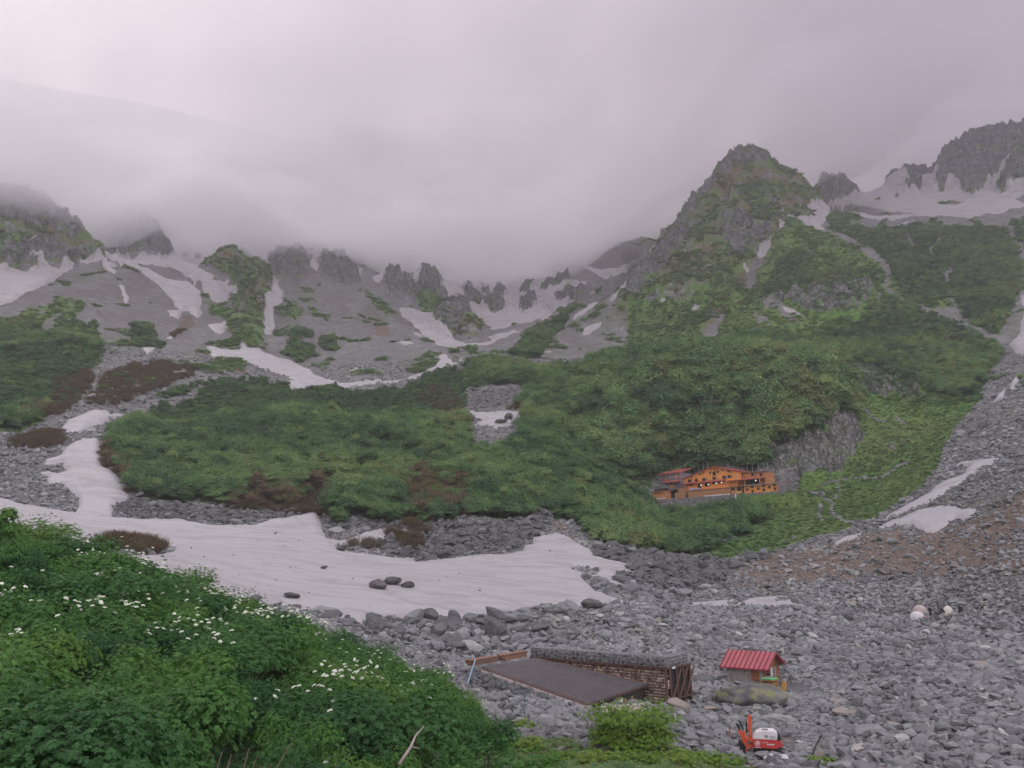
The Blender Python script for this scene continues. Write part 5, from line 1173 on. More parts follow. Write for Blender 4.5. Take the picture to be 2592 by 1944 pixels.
bk = MB(); bk.add([cl(0,.25,-.6), cl(LEN,.25,-.6), cl(LEN,DEP,-.6), cl(0,DEP,-.6), cl(0,.25,H), cl(LEN,.25,H), cl(LEN,DEP,H), cl(0,DEP,H)], [(0,1,5,4),(1,2,6,5),(2,3,7,6),(3,0,4,7),(4,5,6,7)]); bk.build('core', MAT['stoneflat'], cr)
# wire baskets on top: front row, right row; stones inside behind wire
n = 1900; P = []; 
for i in range(n):
    if r_.random() < .72: a, b = r_.random()*LEN, .05+.9*r_.random()*(r_.random()**1.5)
    else: a, b = .05+.9*r_.random()*(r_.random()**1.5), r_.random()*DEP
    P.append(cl(a, b, H+.2+.62*r_.random()))
me = stones_mesh(P, .155*(.7+.6*r_.random(n)), 6); me.materials.append(MAT['stone1']); g = link(bpy.data.objects.new('gabion', me), cr)
wr = MB()
for i in range(int(LEN/.45)): 
    a = i*.45; wr.bar(cl(a, -.12, H+.1), cl(a, -.12, Hg+.1), .018); wr.bar(cl(a, -.12, Hg+.1), cl(a, 1.0, Hg+.1), .018)
for k in range(4): wr.bar(cl(0, -.12, H+.15+k*.24), cl(LEN, -.12, H+.15+k*.24), .018)
for i in range(int(DEP/.45)):
    b = i*.45; wr.bar(cl(-.16, b, H+.1), cl(-.16, b, Hg+.1), .018); wr.bar(cl(-.16, b, Hg+.1), cl(1.0, b, Hg+.1), .018)
for k in range(4): wr.bar(cl(-.16, 0, H+.15+k*.24), cl(-.16, DEP, H+.15+k*.24), .018)
for k in range(4): wr.bar(cl(0, .1+k*.28, Hg+.1), cl(LEN, .1+k*.28, Hg+.1), .016)
wr.build('wire', MAT['metalgrey'], g)
n = 1500; P = [cl(.9+r_.random()*(LEN-1), .9+r_.random()*(DEP-.9), H+.12+.2*r_.random()) for i in range(n)]
me = stones_mesh(P, .2*(.7+.6*r_.random(n)), 8); me.materials.append(simple('reddish_stone', (.27,.215,.205), .9, .4, 1.2)); link(bpy.data.objects.new('top_stones', me), cr)
MB().box(-.02,.02,-.02,.02,0,.01) if False else None
x = cl(-.3, .35, H+.05); tagp = MB().bar((x[0], x[1], x[2]), (x[0]+Sd.x*.4, x[1]+Sd.y*.4, x[2]), .03, .13); tagp.build('white_plate', MAT['white'], cr)
# sunken hut: ribbed sheet roof that barely rises from the stones
sh = thing('sunken_hut', 'half buried hut under a wide dark brown ribbed metal roof', 'hut', (ROOF[0]+ROOF[2])*.5)
O = sh.location
c0, c1, c2, c3 = [p-O for p in ROOF]; c2.z += .0
def rp(u, v, h=0): # u along the slope rows (c0->c1 side), v down
    p = (c0*(1-u)+c1*u)*(1-v)+(c3*(1-u)+c2*u)*v; nn = (c1-c0).cross(c3-c0).normalized(); nn = nn if nn.z > 0 else -nn; return p+nn*h
# ribs run from the left/top edge towards the right/bottom edge
m = MB(); NR = 30; V = []; F = []
for i in range(NR*4+1):
    u = i/(NR*4); h = 0
    for v in np.linspace(0, 1, 9): V.append(rp(u, v, h))
for i in range(NR*4):
    for j in range(8): F.append((i*9+j, (i+1)*9+j, (i+1)*9+j+1, i*9+j+1))
m.add(V, F); roofm = simple('dark_brown_sheet', (.045,.037,.042), .45, .14, .8, .2, .4)
ro = m.build('roof', roofm, sh); rb = MB()
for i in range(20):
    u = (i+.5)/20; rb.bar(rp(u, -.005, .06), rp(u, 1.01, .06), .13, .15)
rb.build('ribs', simple('lit_rib_tone', (.16,.14,.15), .5, .15, 1.0, .1, .4), ro)  # light ribs over dark pans: rib shading put into the colours
MB().bar(rp(0,0,-.1), rp(0,1,-.1), .06, .34).build('fascia', simple('brown_fascia', (.23,.16,.15), .7, .2, 2), sh); MB().bar(rp(0,1,-.06), rp(1,1,-.06), .12, .2).build('eave_board', MAT['darkwood'], sh)
MB().bar(rp(1,0,.05), rp(1,1,.05), .14, .12).build('edge_trim', simple('rust_trim', (.20,.095,.06), .7, .2, 2), sh); MB().bar(rp(0,0,.03), rp(1,0,.03), .25, .14).build('ridge_cap', roofm, sh)
fl = simple('pale_fascia', (.27,.215,.205), .75, .2, 2)
MB().add([rp(-.03,0,-.05), rp(-.03,1,-.05), rp(-.1,1,-.45), rp(-.1,0,-.45)], [(0,1,2,3)]).build('side_flashing', fl, sh)
zz = -2.6
wl = MB(); wl.add([rp(.12,.985,-.15), rp(.97,.985,-.15), Vector(rp(.97,.97))+Vector((0,0,zz)), Vector(rp(.12,.97))+Vector((0,0,zz))], [(0,1,2,3)]); wl.build('wall', simple('dark_wall', (.06,.05,.05), .8, .3, 2), sh)
for u in (.5, .62, .74): 
    p = rp(u, 1.0, -.5); MB().bar(p, p+Vector((0,0,-1.2)), .12, .06).build('board', MAT['rust'], sh)
p = rp(.48, 1.03, -.16); MB().bar(p, p+Vector((0,0,-.28)), .22, .1).build('lamp', MAT['white'], sh)
p = rp(.05, .99, -.1); MB().bar(p, p+Vector((.9, -.45, -1.9)), .13, .13).build('prop', simple('pale_timber', (.33,.28,.26), .8, .15), sh)
# framed panel lying in front of the dark wall
pn = thing('roof_panel', 'pale pink framed panel roof sticking out above the round bush', 'panel', at(1580, 1802, 56.3))
ax = Vector((1, .15, .02)).normalized(); ay = Vector((-.1, 1, .22)).normalized()
def pq(a, b): return tuple(ax*a+ay*b)
MB().slab(pq(-1.6,-.9), pq(1.5,-.9), pq(1.5,.9), pq(-1.2,.9), .05).build('sheet', simple('pink_sheet', (.36,.27,.27), .6, .12), pn)
for a in (-1.35, -.55, .25, 1.0, 1.5): MB().bar(Vector(pq(a-.1,-.92))+Vector((0,0,.04)), Vector(pq(a,.92))+Vector((0,0,.04)), .08, .05).build('batten', simple('pale_batten', (.6,.54,.5), .7, .1), pn)
for b in (-.9, .9): MB().bar(Vector(pq(-1.4,b))+Vector((0,0,.06)), Vector(pq(1.5,b))+Vector((0,0,.06)), .09, .05).build('rail', simple('pale_batten', (.6,.54,.5), .7, .1), pn)
# timber stacks along the left edge of the roof
def timber(px0, py0, px1, py1, r0, r1, label, seed):
    a, b = at(px0, py0, r0), at(px1, py1, r1); t = thing('timber_stack', label, 'timber stack', a); r = random.Random(seed); d = b-a; nrm = Vector((-d.y, d.x, 0)).normalized()
    for j in range(3):
        for k in range(5):
            o0 = nrm*(.17*k)+Vector((0,0,.16*j)); s0 = r.random()*.35; c = (.25+.1*r.random(), .13+.06*r.random(), .085+.04*r.random())
            MB().bar(o0+d.normalized()*s0, o0+d-d.normalized()*r.random()*.3, .15, .13).build('board', TIM[r.randrange(3)], t)
    return t
TIM = [simple('timber_a', (.23,.12,.08), .8, .25, 2), simple('timber_b', (.18,.105,.08), .8, .25, 2), simple('timber_c', (.27,.145,.095), .8, .25, 2)]
timber(1193, 1684, 1262, 1672, 67.2, 69.6, 'nearer stack of reddish boards at the left edge of the metal roof', 1)
timber(1270, 1671, 1336, 1659, 69.9, 72.4, 'farther stack of reddish boards reaching the top corner of the metal roof', 2)
sh2 = simple('tarp_grey', (.25,.25,.26), .7, .3, 2)
# pale shelf of stones behind the timber
pt = [at(1197+i*2.0, 1676, 74.5+.02*i) for i in range(3)]
rope = simple('blue_rope', (.22,.34,.46), .7, .1); q0 = at(1203, 1668, 66.9); q1 = at(1196, 1690, 66.0); q2 = ground(1180, 1722, 64.5)
o = MB().tube([q0-q0, (q0+q1)*.5-q0+Vector((.03,0,.02)), q1-q0, q2-q0+Vector((0,0,.05)), q2-q0+Vector((.1,-.8,.06))], .055, 6).build('rope', rope, None, smooth=True); o.location = q0; tag(o, 'blue rope hanging over the end of the timber stack', 'rope')
p0 = ground(1328, 1800, 55); o = MB().tube([(0,0,-.2), (.02,0,1.9)], .035, 8).build('pole', simple('teal_pole', (.10,.16,.17), .6, .1), None); o.location = p0; tag(o, 'thin dark pole standing in the stones before the metal roof', 'pole')
# dry stone bank along the lower left side of the roof
r_ = np.random.default_rng(31); n = 1500; P = []
w0, w1 = ROOF[0]+Vector((-.2,0,-.3)), ROOF[3]+Vector((-.1,-.2,-.4)); dd = w1-w0; nr = Vector((dd.y, -dd.x, 0)).normalized(); nr = nr if nr.x < 0 else -nr
bank = thing('stone_bank', 'bank of piled grey stones along the lower left edge of the metal roof', 'stone bank', w0)
for i in range(n):
    u = r_.random()**.9; k = r_.random(); wd = .5+2.2*k; ht = -1.5*k**1.3*(0.4+.8*u)
    p = dd*(u*1.01)+nr*wd*(.25+.75*r_.random()**.5*1) ; p.z = dd.z*u+ht+.08*r_.normal()+.05; P.append(tuple(p))
me = stones_mesh(P, .2*np.exp(r_.normal(size=n)*.35), 12); me.materials.append(MAT['stone1']); link(bpy.data.objects.new('piled_stones', me), bank)
log('crib built')
# ------------------------------------------------------------------ red roofed shed, crates, digger
def SP(x, y, yl=0.0): return SHED.on(1780+x/6.913, 1620+y/6.913, yl)
sd = thing('ticket_shed', 'small brown shed with a ribbed red roof among the stones', 'shed', SHED.o, SHED.rot)
xe0 = SP(320, 445)[0]; xe1 = SP(1095, 445)[0]; zE = SP(1075, 462)[1]; zb0 = -.6
W = 3.0; zR = zE+1.0; x0, x1 = xe0+.45, 0.0
log('shed', xe0, xe1, zE)
oldw = simple('weathered_boards', (.27,.235,.225), .85, .3, 3); shw = planks('shed_boards', (.25,.105,.05), 'z', 7, .2)
MB().box(x0, x1-1.3, 0, .08, zb0, zE).build('side_wall', oldw, sd); MB().box(x1-1.3, x1, -.01, .08, zb0, zE).build('side_boarding', shw, sd)
MB().box(x1-.5, x1-.15, -.04, -.012, zE-1.5, zE-.35).build('pale_panel', oldw, sd)
MB().prism([(x0, zb0), (x1, zb0), (x1, zE), (x0, zE)], .081, W-.081).build('core', MAT['darkwood'], sd) if False else None
fw = MB(); fw.add([(x1, 0, zb0), (x1, W, zb0), (x1, W, zE), (x1, W*.5, zR-.05), (x1, 0, zE), (x1-.08, 0, zb0), (x1-.08, W, zb0), (x1-.08, W, zE), (x1-.08, W*.5, zR-.05), (x1-.08, 0, zE)], [(0,1,2,3,4),(9,8,7,6,5),(0,5,6,1),(1,6,7,2),(2,7,8,3),(3,8,9,4),(4,9,5,0)]); fw.build('front_wall', shw, sd)
MB().box(x0, x1-.1, W-.08, W, zb0, zE).build('back_wall', shw, sd); MB().box(x0, x0+.08, .09, W-.09, zb0, zE).build('end_wall', shw, sd)
ov = .35; k = (zR-zE)/(W*.5); xr1 = x1+.55
rf = MB().slab((xe0, -ov, zE-k*ov+.04), (xr1, -ov, zE-k*ov+.04), (xr1, W*.5, zR+.04), (xe0, W*.5, zR+.04), .06).slab((xe0, W+ov, zE-k*ov+.04), (xr1, W+ov, zE-k*ov+.04), (xr1, W*.5, zR+.04), (xe0, W*.5, zR+.04), .06)
redm = simple('red_sheet', (.38,.095,.11), .5, .12, .8); ro = rf.build('roof', redm, sd); seam = simple('dark_red_seam', (.17,.035,.045), .5, .1)
for i in range(11):
    x = xe0+.04+(xr1-xe0-.08)*i/10; MB().bar((x, -ov, zE-k*ov+.08), (x, W*.5, zR+.08), .07, .06).bar((x, W*.5, zR+.08), (x, W+ov, zE-k*ov+.08), .07, .06).build('seam', seam, ro)
MB().bar((xe0, -ov-.02, zE-k*ov-.02), (xr1, -ov-.02, zE-k*ov-.02), .05, .12).build('eave_strip', simple('eave_red', (.30,.05,.07), .5, .1), ro)
for yy, zz in ((.15, zE-.12), (W*.5, zR-.18), (W-.15, zE-.12)): MB().bar((x1, yy, zz), (xr1-.05, yy, zz), .1).build('rafter', MAT['darkwood'], sd)
MB().add([(x1+.012, W*.28, zE+.12), (x1+.012, W*.72, zE+.12), (x1+.012, W*.5, zR-.28)], [(0,1,2)]).build('gable_panel', simple('gable_grey', (.16,.17,.17), .7, .15), sd)
def fbox(y0, y1, z0, z1, mat, name, t=.03, par=None): return MB().box(x1+.004, x1+.004+t, y0, y1, z0, z1).build(name, mat, par or sd)
o = fbox(.25, .95, zE-1.75, zE-.3, MAT['darkwood'], 'window'); MB().box(x1+.036, x1+.05, .3, .9, zE-1.7, zE-.35).build('pane', MAT['glass'], o)
for i in range(4): MB().box(x1+.051, x1+.065, .3, .9, zE-1.6+i*.33, zE-1.56+i*.33).build('bar', MAT['frame'], o)
s1 = fbox(1.12, 1.5, zE-1.05, zE-.25, MAT['white'], 'notice'); ink = simple('ink', (.10,.10,.14), .8, .1)
for i in range(6): MB().box(x1+.035, x1+.04, 1.17, 1.45-.06*(i % 3), zE-.95+i*.11, zE-.915+i*.11).build('writing', ink, s1)
s2 = fbox(1.72, 2.18, zE-1.75, zE-.2, simple('grey_board', (.19,.195,.19), .8, .15), 'board'); chalk = simple('chalk', (.34,.34,.33), .9, .1)
for i in range(9): MB().box(x1+.035, x1+.04, 1.78, 2.12-.05*(i % 4), zE-1.62+i*.15, zE-1.59+i*.15).build('writing', chalk, s2)
fbox(.95, 1.55, zE+.12, zE+.28, simple('sign_cream', (.62,.50,.40), .7, .1), 'name_board'); fbox(1.1, 1.45, zE-2.05, zE-1.06, simple('purple_board', (.2,.10,.14), .8, .2), 'lower_panel')
be = MB().box(x1+.03, x1+.55, 1.3, 2.9, zE-1.95, zE-1.88).build('shelf', simple('shelf_grey', (.33,.27,.28), .7, .1), sd)
for yy in (1.4, 2.1, 2.75): MB().box(x1+.1, x1+.5, yy-.06, yy+.06, zb0, zE-1.96).build('shelf_leg', shw, sd)
# stack of crates with a green lid, held down by stones
yel = simple('yellow_crate', (.50,.27,.06), .7, .2, 3); dk = simple('dark_crate', (.10,.06,.035), .8, .3, 3); grn = simple('green_lid', (.14,.40,.16), .5, .12, 2)
cb = ground(1950, 1744, 74.8); cb = Vector((cb.x, cb.y, max(cb.z, SHED.o.z-.75))); rz = SHED.rot-.12
labs = ('bottom yellow crate of the stack beside the red roofed shed', 'middle slatted crate of the stack beside the red roofed shed', 'top dark crate under the green lid beside the shed')
for i, (m_, h) in enumerate(((yel, .32), (yel, .3), (dk, .36))):
    t = thing('crate', labs[i], 'crate', cb+Vector((0,0,[0,.34,.66][i])), rz); MB().box(-.5, .5, -.4, .4, 0, h).build('box', m_ if i != 1 else dk, t, .02)
    for z in (.04, h-.07): MB().box(-.54, .54, -.44, .44, z, z+.05).build('rim', yel, t)
    if i == 1:
        for j in range(9): MB().box(-.5+j*.12, -.46+j*.12, -.43, -.402, .09, h-.07).build('slat', yel, t)
lid = thing('lid', 'bright green lid on the crate stack beside the shed', 'lid', cb+Vector((0,0,1.04)), rz); MB().box(-.58, .58, -.48, .48, 0, .09).build('top', grn, lid, .02); MB().box(-.3, .1, -.2, .15, .09, .13).build('dark_mat', simple('grey_mat', (.2,.25,.2), .8, .3, 6), lid)
for dx, dy, s, lab in ((-.12, -.05, .2, 'larger grey stone lying on the green crate lid'), (.2, .15, .16, 'smaller grey stone lying on the green crate lid')):
    o = bpy.data.objects.new('lid_stone', BOULDER[3]); link(o); o.scale = (s,s*.9,s*.6); o.location = cb+Vector((dx, dy, 1.2)); tag(o, lab, 'stone')
o = MB().bar((0,0,0), (.12,.28,.95), .55, .06).build('plank', simple('orange_plank', (.52,.27,.06), .7, .12), None); o.location = cb+Vector((.85,-.45,-.1)); o.rotation_euler = (0,0,rz); tag(o, 'orange yellow board leaning on the crate stack', 'board')
# mini digger
dg0 = hit(1945, 1911); log('digger', dg0)
DA = -math.radians(14)
dg = thing('mini_excavator', 'small red and white tracked digger parked on the gravel', 'excavator', dg0, DA)
red = simple('digger_red', (.50,.055,.05), .4, .1, 2, 0, .45); orr = simple('digger_orange', (.60,.10,.045), .45, .1, 2, 0, .4); wht = simple('digger_white', (.66,.62,.64), .45, .06, 2, 0, .4); blk = simple('rubber', (.018,.018,.019), .8, .3, 5); ste = simple('steel_grey', (.16,.16,.17), .5, .2, 3, .3)
for yy in (-.42, .42):
    tr = MB(); pts = []
    for i in range(24):
        a = 6.2832*i/24; cx = .62 if math.cos(a) > 0 else -.62; pts.append((cx+.19*math.cos(a), .2+.19*math.sin(a)))
    tr.prism(pts, yy-.13, yy+.13); t_ = tr.build('track', blk, dg)
    for cx in (-.62, -.25, .1, .62): MB().disc((cx, yy-.15, .2), (0,1,0), .12 if abs(cx) > .5 else .08, .3, 14).build('wheel', ste, t_)
MB().box(-.5, .5, -.28, .28, .28, .46).build('chassis', ste, dg)
side = [(-.82, .48), (.42, .44), (.86, .58), (.84, .78), (.55, .92), (-.86, .96)]
bd = MB().prism(side, -.5, .5).build('body', red, dg, .03)
top = [(-.84, .965), (.55, .925), (.62, 1.25), (.42, 1.42), (-.28, 1.42), (-.62, 1.3)]
hd = MB().prism(top, -.46, .46).build('hood', wht, dg, .03)
MB().box(-.25, .1, -.2, .1, 1.421, 1.45).build('hatch', ste, hd); MB().prism([(-.15,1.08),(.05,1.07),(.05,1.2),(-.13,1.2)], -.485, -.462).build('grille', simple('grille_grey', (.25,.24,.27), .6, .2, 8), hd)
MB().prism([(.14,1.05),(.48,1.03),(.48,1.17),(.14,1.18)], -.485, -.462).build('grille', simple('grille_pale', (.42,.4,.43), .6, .2, 8), hd)
MB().prism([(.625,.96),(.75,.9),(.8,1.0),(.68,1.25),(.63,1.22)], -.42, .42).build('rear_grille', blk, dg)
MB().disc((-.58, -.503, .74), (0,-1,0), .15, .012, 24).build('emblem', wht, bd); MB().disc((-.58, -.516, .74), (0,-1,0), .115, .006, 24).build('emblem_field', red, bd); MB().prism([(-.66,.68),(-.53,.69),(-.48,.8),(-.6,.8)], -.527, -.524).build('emblem_mark', wht, bd)
lt = MB()
for i in range(6): lt.prism([(-.3+i*.055,.775),(-.262+i*.055,.772),(-.25+i*.055,.80),(-.288+i*.055,.803)], -.508, -.503)
for i in range(5): lt.prism([(-.05+i*.085,.655),(.015+i*.085,.65),(.035+i*.085,.72),(-.03+i*.085,.725)], -.508, -.503)
lt.build('lettering', wht, bd)
for x_ in (-.7, .25): MB().box(x_-.07, x_+.05, -.512, -.502, .86, .9).build('slot', blk, bd)
MB().box(-.75, -.4, -.515, -.502, .5, .53).build('decal', wht, bd)
# swing post, boom, arm, bucket at the front
MB().prism([(-1.12,.35),(-.82,.4),(-.8,1.0),(-1.1,.95)], -.14, .14).build('swing_post', orr, dg, .02)
bm_ = MB().tube([(-.98,0,.62), (-1.3,0,1.05), (-1.28,0,1.3)], [.13,.13,.11], 6).build('boom', orr, dg)
MB().prism([(-1.42,.2),(-1.2,.1),(-1.12,.5),(-1.2,.9),(-1.5,1.38),(-1.66,1.3),(-1.44,.85)], -.1, .1).build('blade_arm', orr, dg, .02)
MB().prism([(-1.02,1.0),(-.86,1.02),(-.78,2.1),(-.84,2.22),(-.98,2.2),(-1.02,2.08)], -.1, .1).build('dipper_arm', orr, dg, .02)
MB().tube([(-1.14,0,1.2), (-1.12,0,1.85)], .045, 8).build('hydraulic_ram', blk, dg); MB().tube([(-1.5,.06,1.35), (-1.7,.1,1.72)], .05, 8).tube([(-1.32,-.05,1.4),(-1.5,-.05,1.9)], .05, 8).build('hydraulic_hose', blk, dg)
MB().disc((-1.05, -.16, .72), (0,1,0), .09, .32, 14).build('pivot', ste, dg); MB().tube([(-.95,-.2,.78), (-.72,-.2,.72)], .09, 10).build('cylinder', orr, dg)
bkt = MB(); pr = [(-1.62,.12)]+[(-1.62+.34*math.cos(a), .42+.34*math.sin(a)) for a in np.linspace(-1.4, 1.7, 12)]+[(-1.66,.7),(-1.6,.45)]
bkt.prism(pr, -.25, .25).build('bucket', blk, dg)
MB().box(-1.15, -.85, -.55, .55, .06, .1).build('blade_foot', orr, dg)
# hose, flat slab, marker, tape
hp = [hit(1300+a/3.687, 1700+b/3.687) for a, b in ((1520,540),(1565,575),(1580,610),(1640,650),(1720,662),(1800,662),(1860,690),(1920,710),(2000,745),(2060,765))]
o = MB().tube([p-hp[0]+Vector((0,0,.12)) for p in hp], .045, 6).build('hose', blk, None, smooth=True); o.location = hp[0]; tag(o, 'black hose snaking over the gravel near the digger', 'hose')
hp = [hit(1592+a/2.212, 1194+b/2.212) for a, b in ((1030,1600),(1050,1540),(1080,1490),(1130,1460),(1180,1440),(1240,1425))]
o = MB().tube([p-hp[0]+Vector((0,0,.14)) for p in hp], .04, 6).build('hose', blk, None, smooth=True); o.location = hp[0]; tag(o, 'black hose among the stones right of the digger', 'hose')
q = hit(1966, 1927); o = MB().box(-.75, .65, -.5, .45, 0, .12).build('slab', simple('pale_slab', (.46,.42,.44), .8, .12), None, .02); o.location = q+Vector((0,0,.15)); o.rotation_euler = (.05,.02,-.2); tag(o, 'flat pale concrete slab at the bottom edge below the digger', 'slab')
q = hit(1710, 1836); o = MB().box(-.04,.04,-.04,.04,-.2,.75).build('stake', simple('pale_stake', (.55,.45,.4), .8, .1), None); o.location = q; tag(o, 'short pale stake in the gravel right of the round bush', 'stake')
q = hit(1848, 1876); o = MB().bar((0,0,-.1), (.05,0,.9), .05, .05).build('stake', simple('red_stake', (.5,.06,.05), .7, .1), None); o.location = q; tag(o, 'thin red marker stake in the gravel left of the digger', 'stake')
log('shed built')
# ------------------------------------------------------------------ tents and campers
def ZT_(x, y): return (2250+x/7.373, 1480+y/7.373)
def tent(px, py, w, h, col, label, yaw, peak=0, door=None, r=None):
    p = hit(*ZT_(px, py)); rr = math.hypot(p.x, p.y); k = rr/FPX/7.373; W = w*k*.5; Hh = h*k*1.02; V = []; F = []; n = 24; m = 8
    for j in range(m):
        b = j/m*math.pi/2
        for i in range(n):
            a = 6.2832*i/n; sq = 1/(max(abs(math.cos(a)), abs(math.sin(a)))**.35)
            rad = W*(math.cos(b)**(.75 if not peak else 1.25))*sq*.93; seam = 1+.03*math.cos(4*a)
            V.append((math.cos(a)*rad*seam, math.sin(a)*rad*seam*.85, Hh*(math.sin(b)**(1.0 if not peak else .8))))
    V.append((0,0,Hh)); 
    for j in range(m-1):
        for i in range(n): F.append((j*n+i, j*n+(i+1)%n, (j+1)*n+(i+1)%n, (j+1)*n+i))
    for i in range(n): F.append(((m-1)*n+i, (m-1)*n+(i+1)%n, m*n))
    t = thing('tent', label, 'tent', p+Vector((0,0,.02)), yaw); MB().add(V, F).build('canopy', simple('tent_cloth', col, .8, .08, 2), t, smooth=True)
    for s in (0, 1):
        pts = []
        for q in np.linspace(0, math.pi, 17):
            a = math.pi*.25+s*math.pi*.5; rad = W*1.12*math.cos(q); pts.append((math.cos(a)*rad*.98, math.sin(a)*rad*.85*.98, Hh*abs(math.sin(q))**(1 if not peak else 1.3)*1.01+.01))
        MB().tube(pts, .014, 5).build('pole', MAT['metalgrey'], t)
    dc = simple('tent_door', door or tuple(c*.45 for c in col), .8, .1)
    MB().add([(-W*.30, -W*.83, .04), (W*.16, -W*.86, .04), (W*.05, -W*.62, Hh*.62), (-W*.16, -W*.62, Hh*.62)], [(0,1,2,3)]).build('door', dc, t)
    return t
tent(590, 575, 250, 150, (.42,.33,.32), 'tan dome tent behind the pale one on the stones', .3)
tent(540, 660, 250, 125, (.56,.51,.53), 'pale pinkish dome tent in front of the tan one', .1, door=(.5,.2,.2))
tent(1115, 572, 175, 145, (.58,.53,.48), 'small pointed pale tent with a brown door to the right', -.2, peak=1, door=(.2,.12,.11))
def person(px, py, label, hgt, pose, cols, yaw=0):
    p = hit(*ZT_(px, py)); t = thing('person', label, 'person', p+Vector((0,0,.02)), yaw)
    J = {k: Vector(v) for k, v in pose.items()}; J = {k: v*hgt/1.72 for k, v in J.items()}
    ed = [('pel','chest'),('chest','neck'),('neck','head'),('head','top')]
    for s in 'LR': ed += [('chest','sh'+s),('sh'+s,'el'+s),('el'+s,'wr'+s),('wr'+s,'ha'+s),('pel','hip'+s),('hip'+s,'kn'+s),('kn'+s,'an'+s),('an'+s,'to'+s)]
    rad = {'pel':.15,'chest':.16,'neck':.06,'head':.1,'top':.075,'sh':.075,'el':.05,'wr':.036,'ha':.04,'hip':.1,'kn':.065,'an':.045,'to':.04}
    names = list(J); me = bpy.data.meshes.new('person_body'); me.from_pydata([J[n] for n in names], [(names.index(a), names.index(b)) for a, b in ed], [])
    o = link(bpy.data.objects.new('body', me)); o.modifiers.new('s', 'SKIN'); sv = me.skin_vertices[0].data
    for i, n in enumerate(names):
        q = rad.get(n) or rad[n[:-1]]; sv[i].radius = (q*hgt/1.72,)*2; sv[i].use_root = (n == 'pel')
    o.modifiers.new('u', 'SUBSURF').levels = 1
    dg_ = bpy.context.evaluated_depsgraph_get(); nm = bpy.data.meshes.new_from_object(o.evaluated_get(dg_)); COL.objects.unlink(o); bpy.data.objects.remove(o)
    skin = simple('skin', (.42,.25,.18), .6, .05) if 'skin' not in MAT else MAT['skin']; MAT['skin'] = skin; nm.materials.append(skin)
    b = link(bpy.data.objects.new('body', nm), t)
    # clothes: shells a little outside the body over the trunk and arms, and over the legs
    def near(v, segs): 
        best = 9
        for a, c in segs:
            A_, B_ = J[a], J[c]; d = B_-A_; k = max(0, min(1, (v-A_).dot(d)/max(d.length_squared, 1e-6))); best = min(best, (v-A_-d*k).length)
        return best
    up = [('pel','chest'),('chest','neck')]+[e for s in 'LR' for e in (('chest','sh'+s),('sh'+s,'el'+s),('el'+s,'wr'+s))]; lo = [e for s in 'LR' for e in (('pel','hip'+s),('hip'+s,'kn'+s),('kn'+s,'an'+s),('an'+s,'to'+s))]; hd = [('neck','head'),('head','top')]+[('wr'+s,'ha'+s) for s in 'LR']
    cls = []
    for f in nm.polygons:
        c = f.center; cls.append(min(((near(c, up), 0), (near(c, lo), 1), (near(c, hd)*1.02, 2)))[1])
    for k, nme, col in ((0, 'jacket', cols[0]), (1, 'trousers', cols[1])):
        bm = bmesh.new(); bm.from_mesh(nm); bm.faces.ensure_lookup_table()
        bmesh.ops.delete(bm, geom=[f for f in bm.faces if cls[f.index] != k], context='FACES'); bm.normal_update()
        for v in bm.verts: v.co += v.normal*.018
        m2 = bpy.data.meshes.new(nme); bm.to_mesh(m2); bm.free(); m2.materials.append(simple(nme+'_cloth', col, .85, .1, 4)); link(bpy.data.objects.new(nme, m2), t)
    hm = MB(); c = J['head']*.45+J['top']*.55; V = []; F = []
    for j in range(6):
        for i in range(10):
            b_ = j/5*1.35; V.append((c.x+.115*math.cos(i*.6283)*math.cos(b_), c.y+.125*math.sin(i*.6283)*math.cos(b_)+.01, c.z+.01+.125*math.sin(b_)))
    for j in range(5):
        for i in range(10): F.append((j*10+i, j*10+(i+1)%10, (j+1)*10+(i+1)%10, (j+1)*10+i))
    hm.add(V, F).build('hat' if cols[2][0] > .3 else 'hair', simple('headwear', cols[2], .9, .1), t, smooth=True)
    return t
stand = dict(pel=(0,0,.95), chest=(0,.0,1.3), neck=(0,0,1.48), head=(0,-.02,1.58), top=(0,-.02,1.68), shL=(-.19,0,1.4), elL=(-.27,-.05,1.14), wrL=(-.22,-.25,1.0), haL=(-.2,-.33,.98), shR=(.19,0,1.4), elR=(.28,.02,1.12), wrR=(.3,-.14,.9), haR=(.3,-.18,.82), hipL=(-.1,0,.9), knL=(-.16,-.05,.5), anL=(-.2,.05,.09), toL=(-.22,-.12,.04), hipR=(.1,0,.9), knR=(.14,-.02,.5), anR=(.17,.1,.09), toR=(.19,-.07,.04))
bend = dict(pel=(0,0,.85), chest=(-.32,0,1.12), neck=(-.48,0,1.2), head=(-.56,0,1.22), top=(-.65,0,1.24), shL=(-.36,-.19,1.1), elL=(-.42,-.22,.84), wrL=(-.5,-.2,.6), haL=(-.52,-.2,.52), shR=(-.36,.19,1.1), elR=(-.44,.2,.84), wrR=(-.5,.18,.62), haR=(-.53,.18,.54), hipL=(.02,-.1,.82), knL=(.2,-.12,.46), anL=(.4,-.12,.09), toL=(.28,-.14,.04), hipR=(.02,.1,.82), knR=(.3,.1,.46), anR=(.62,.1,.09), toR=(.5,.12,.04))
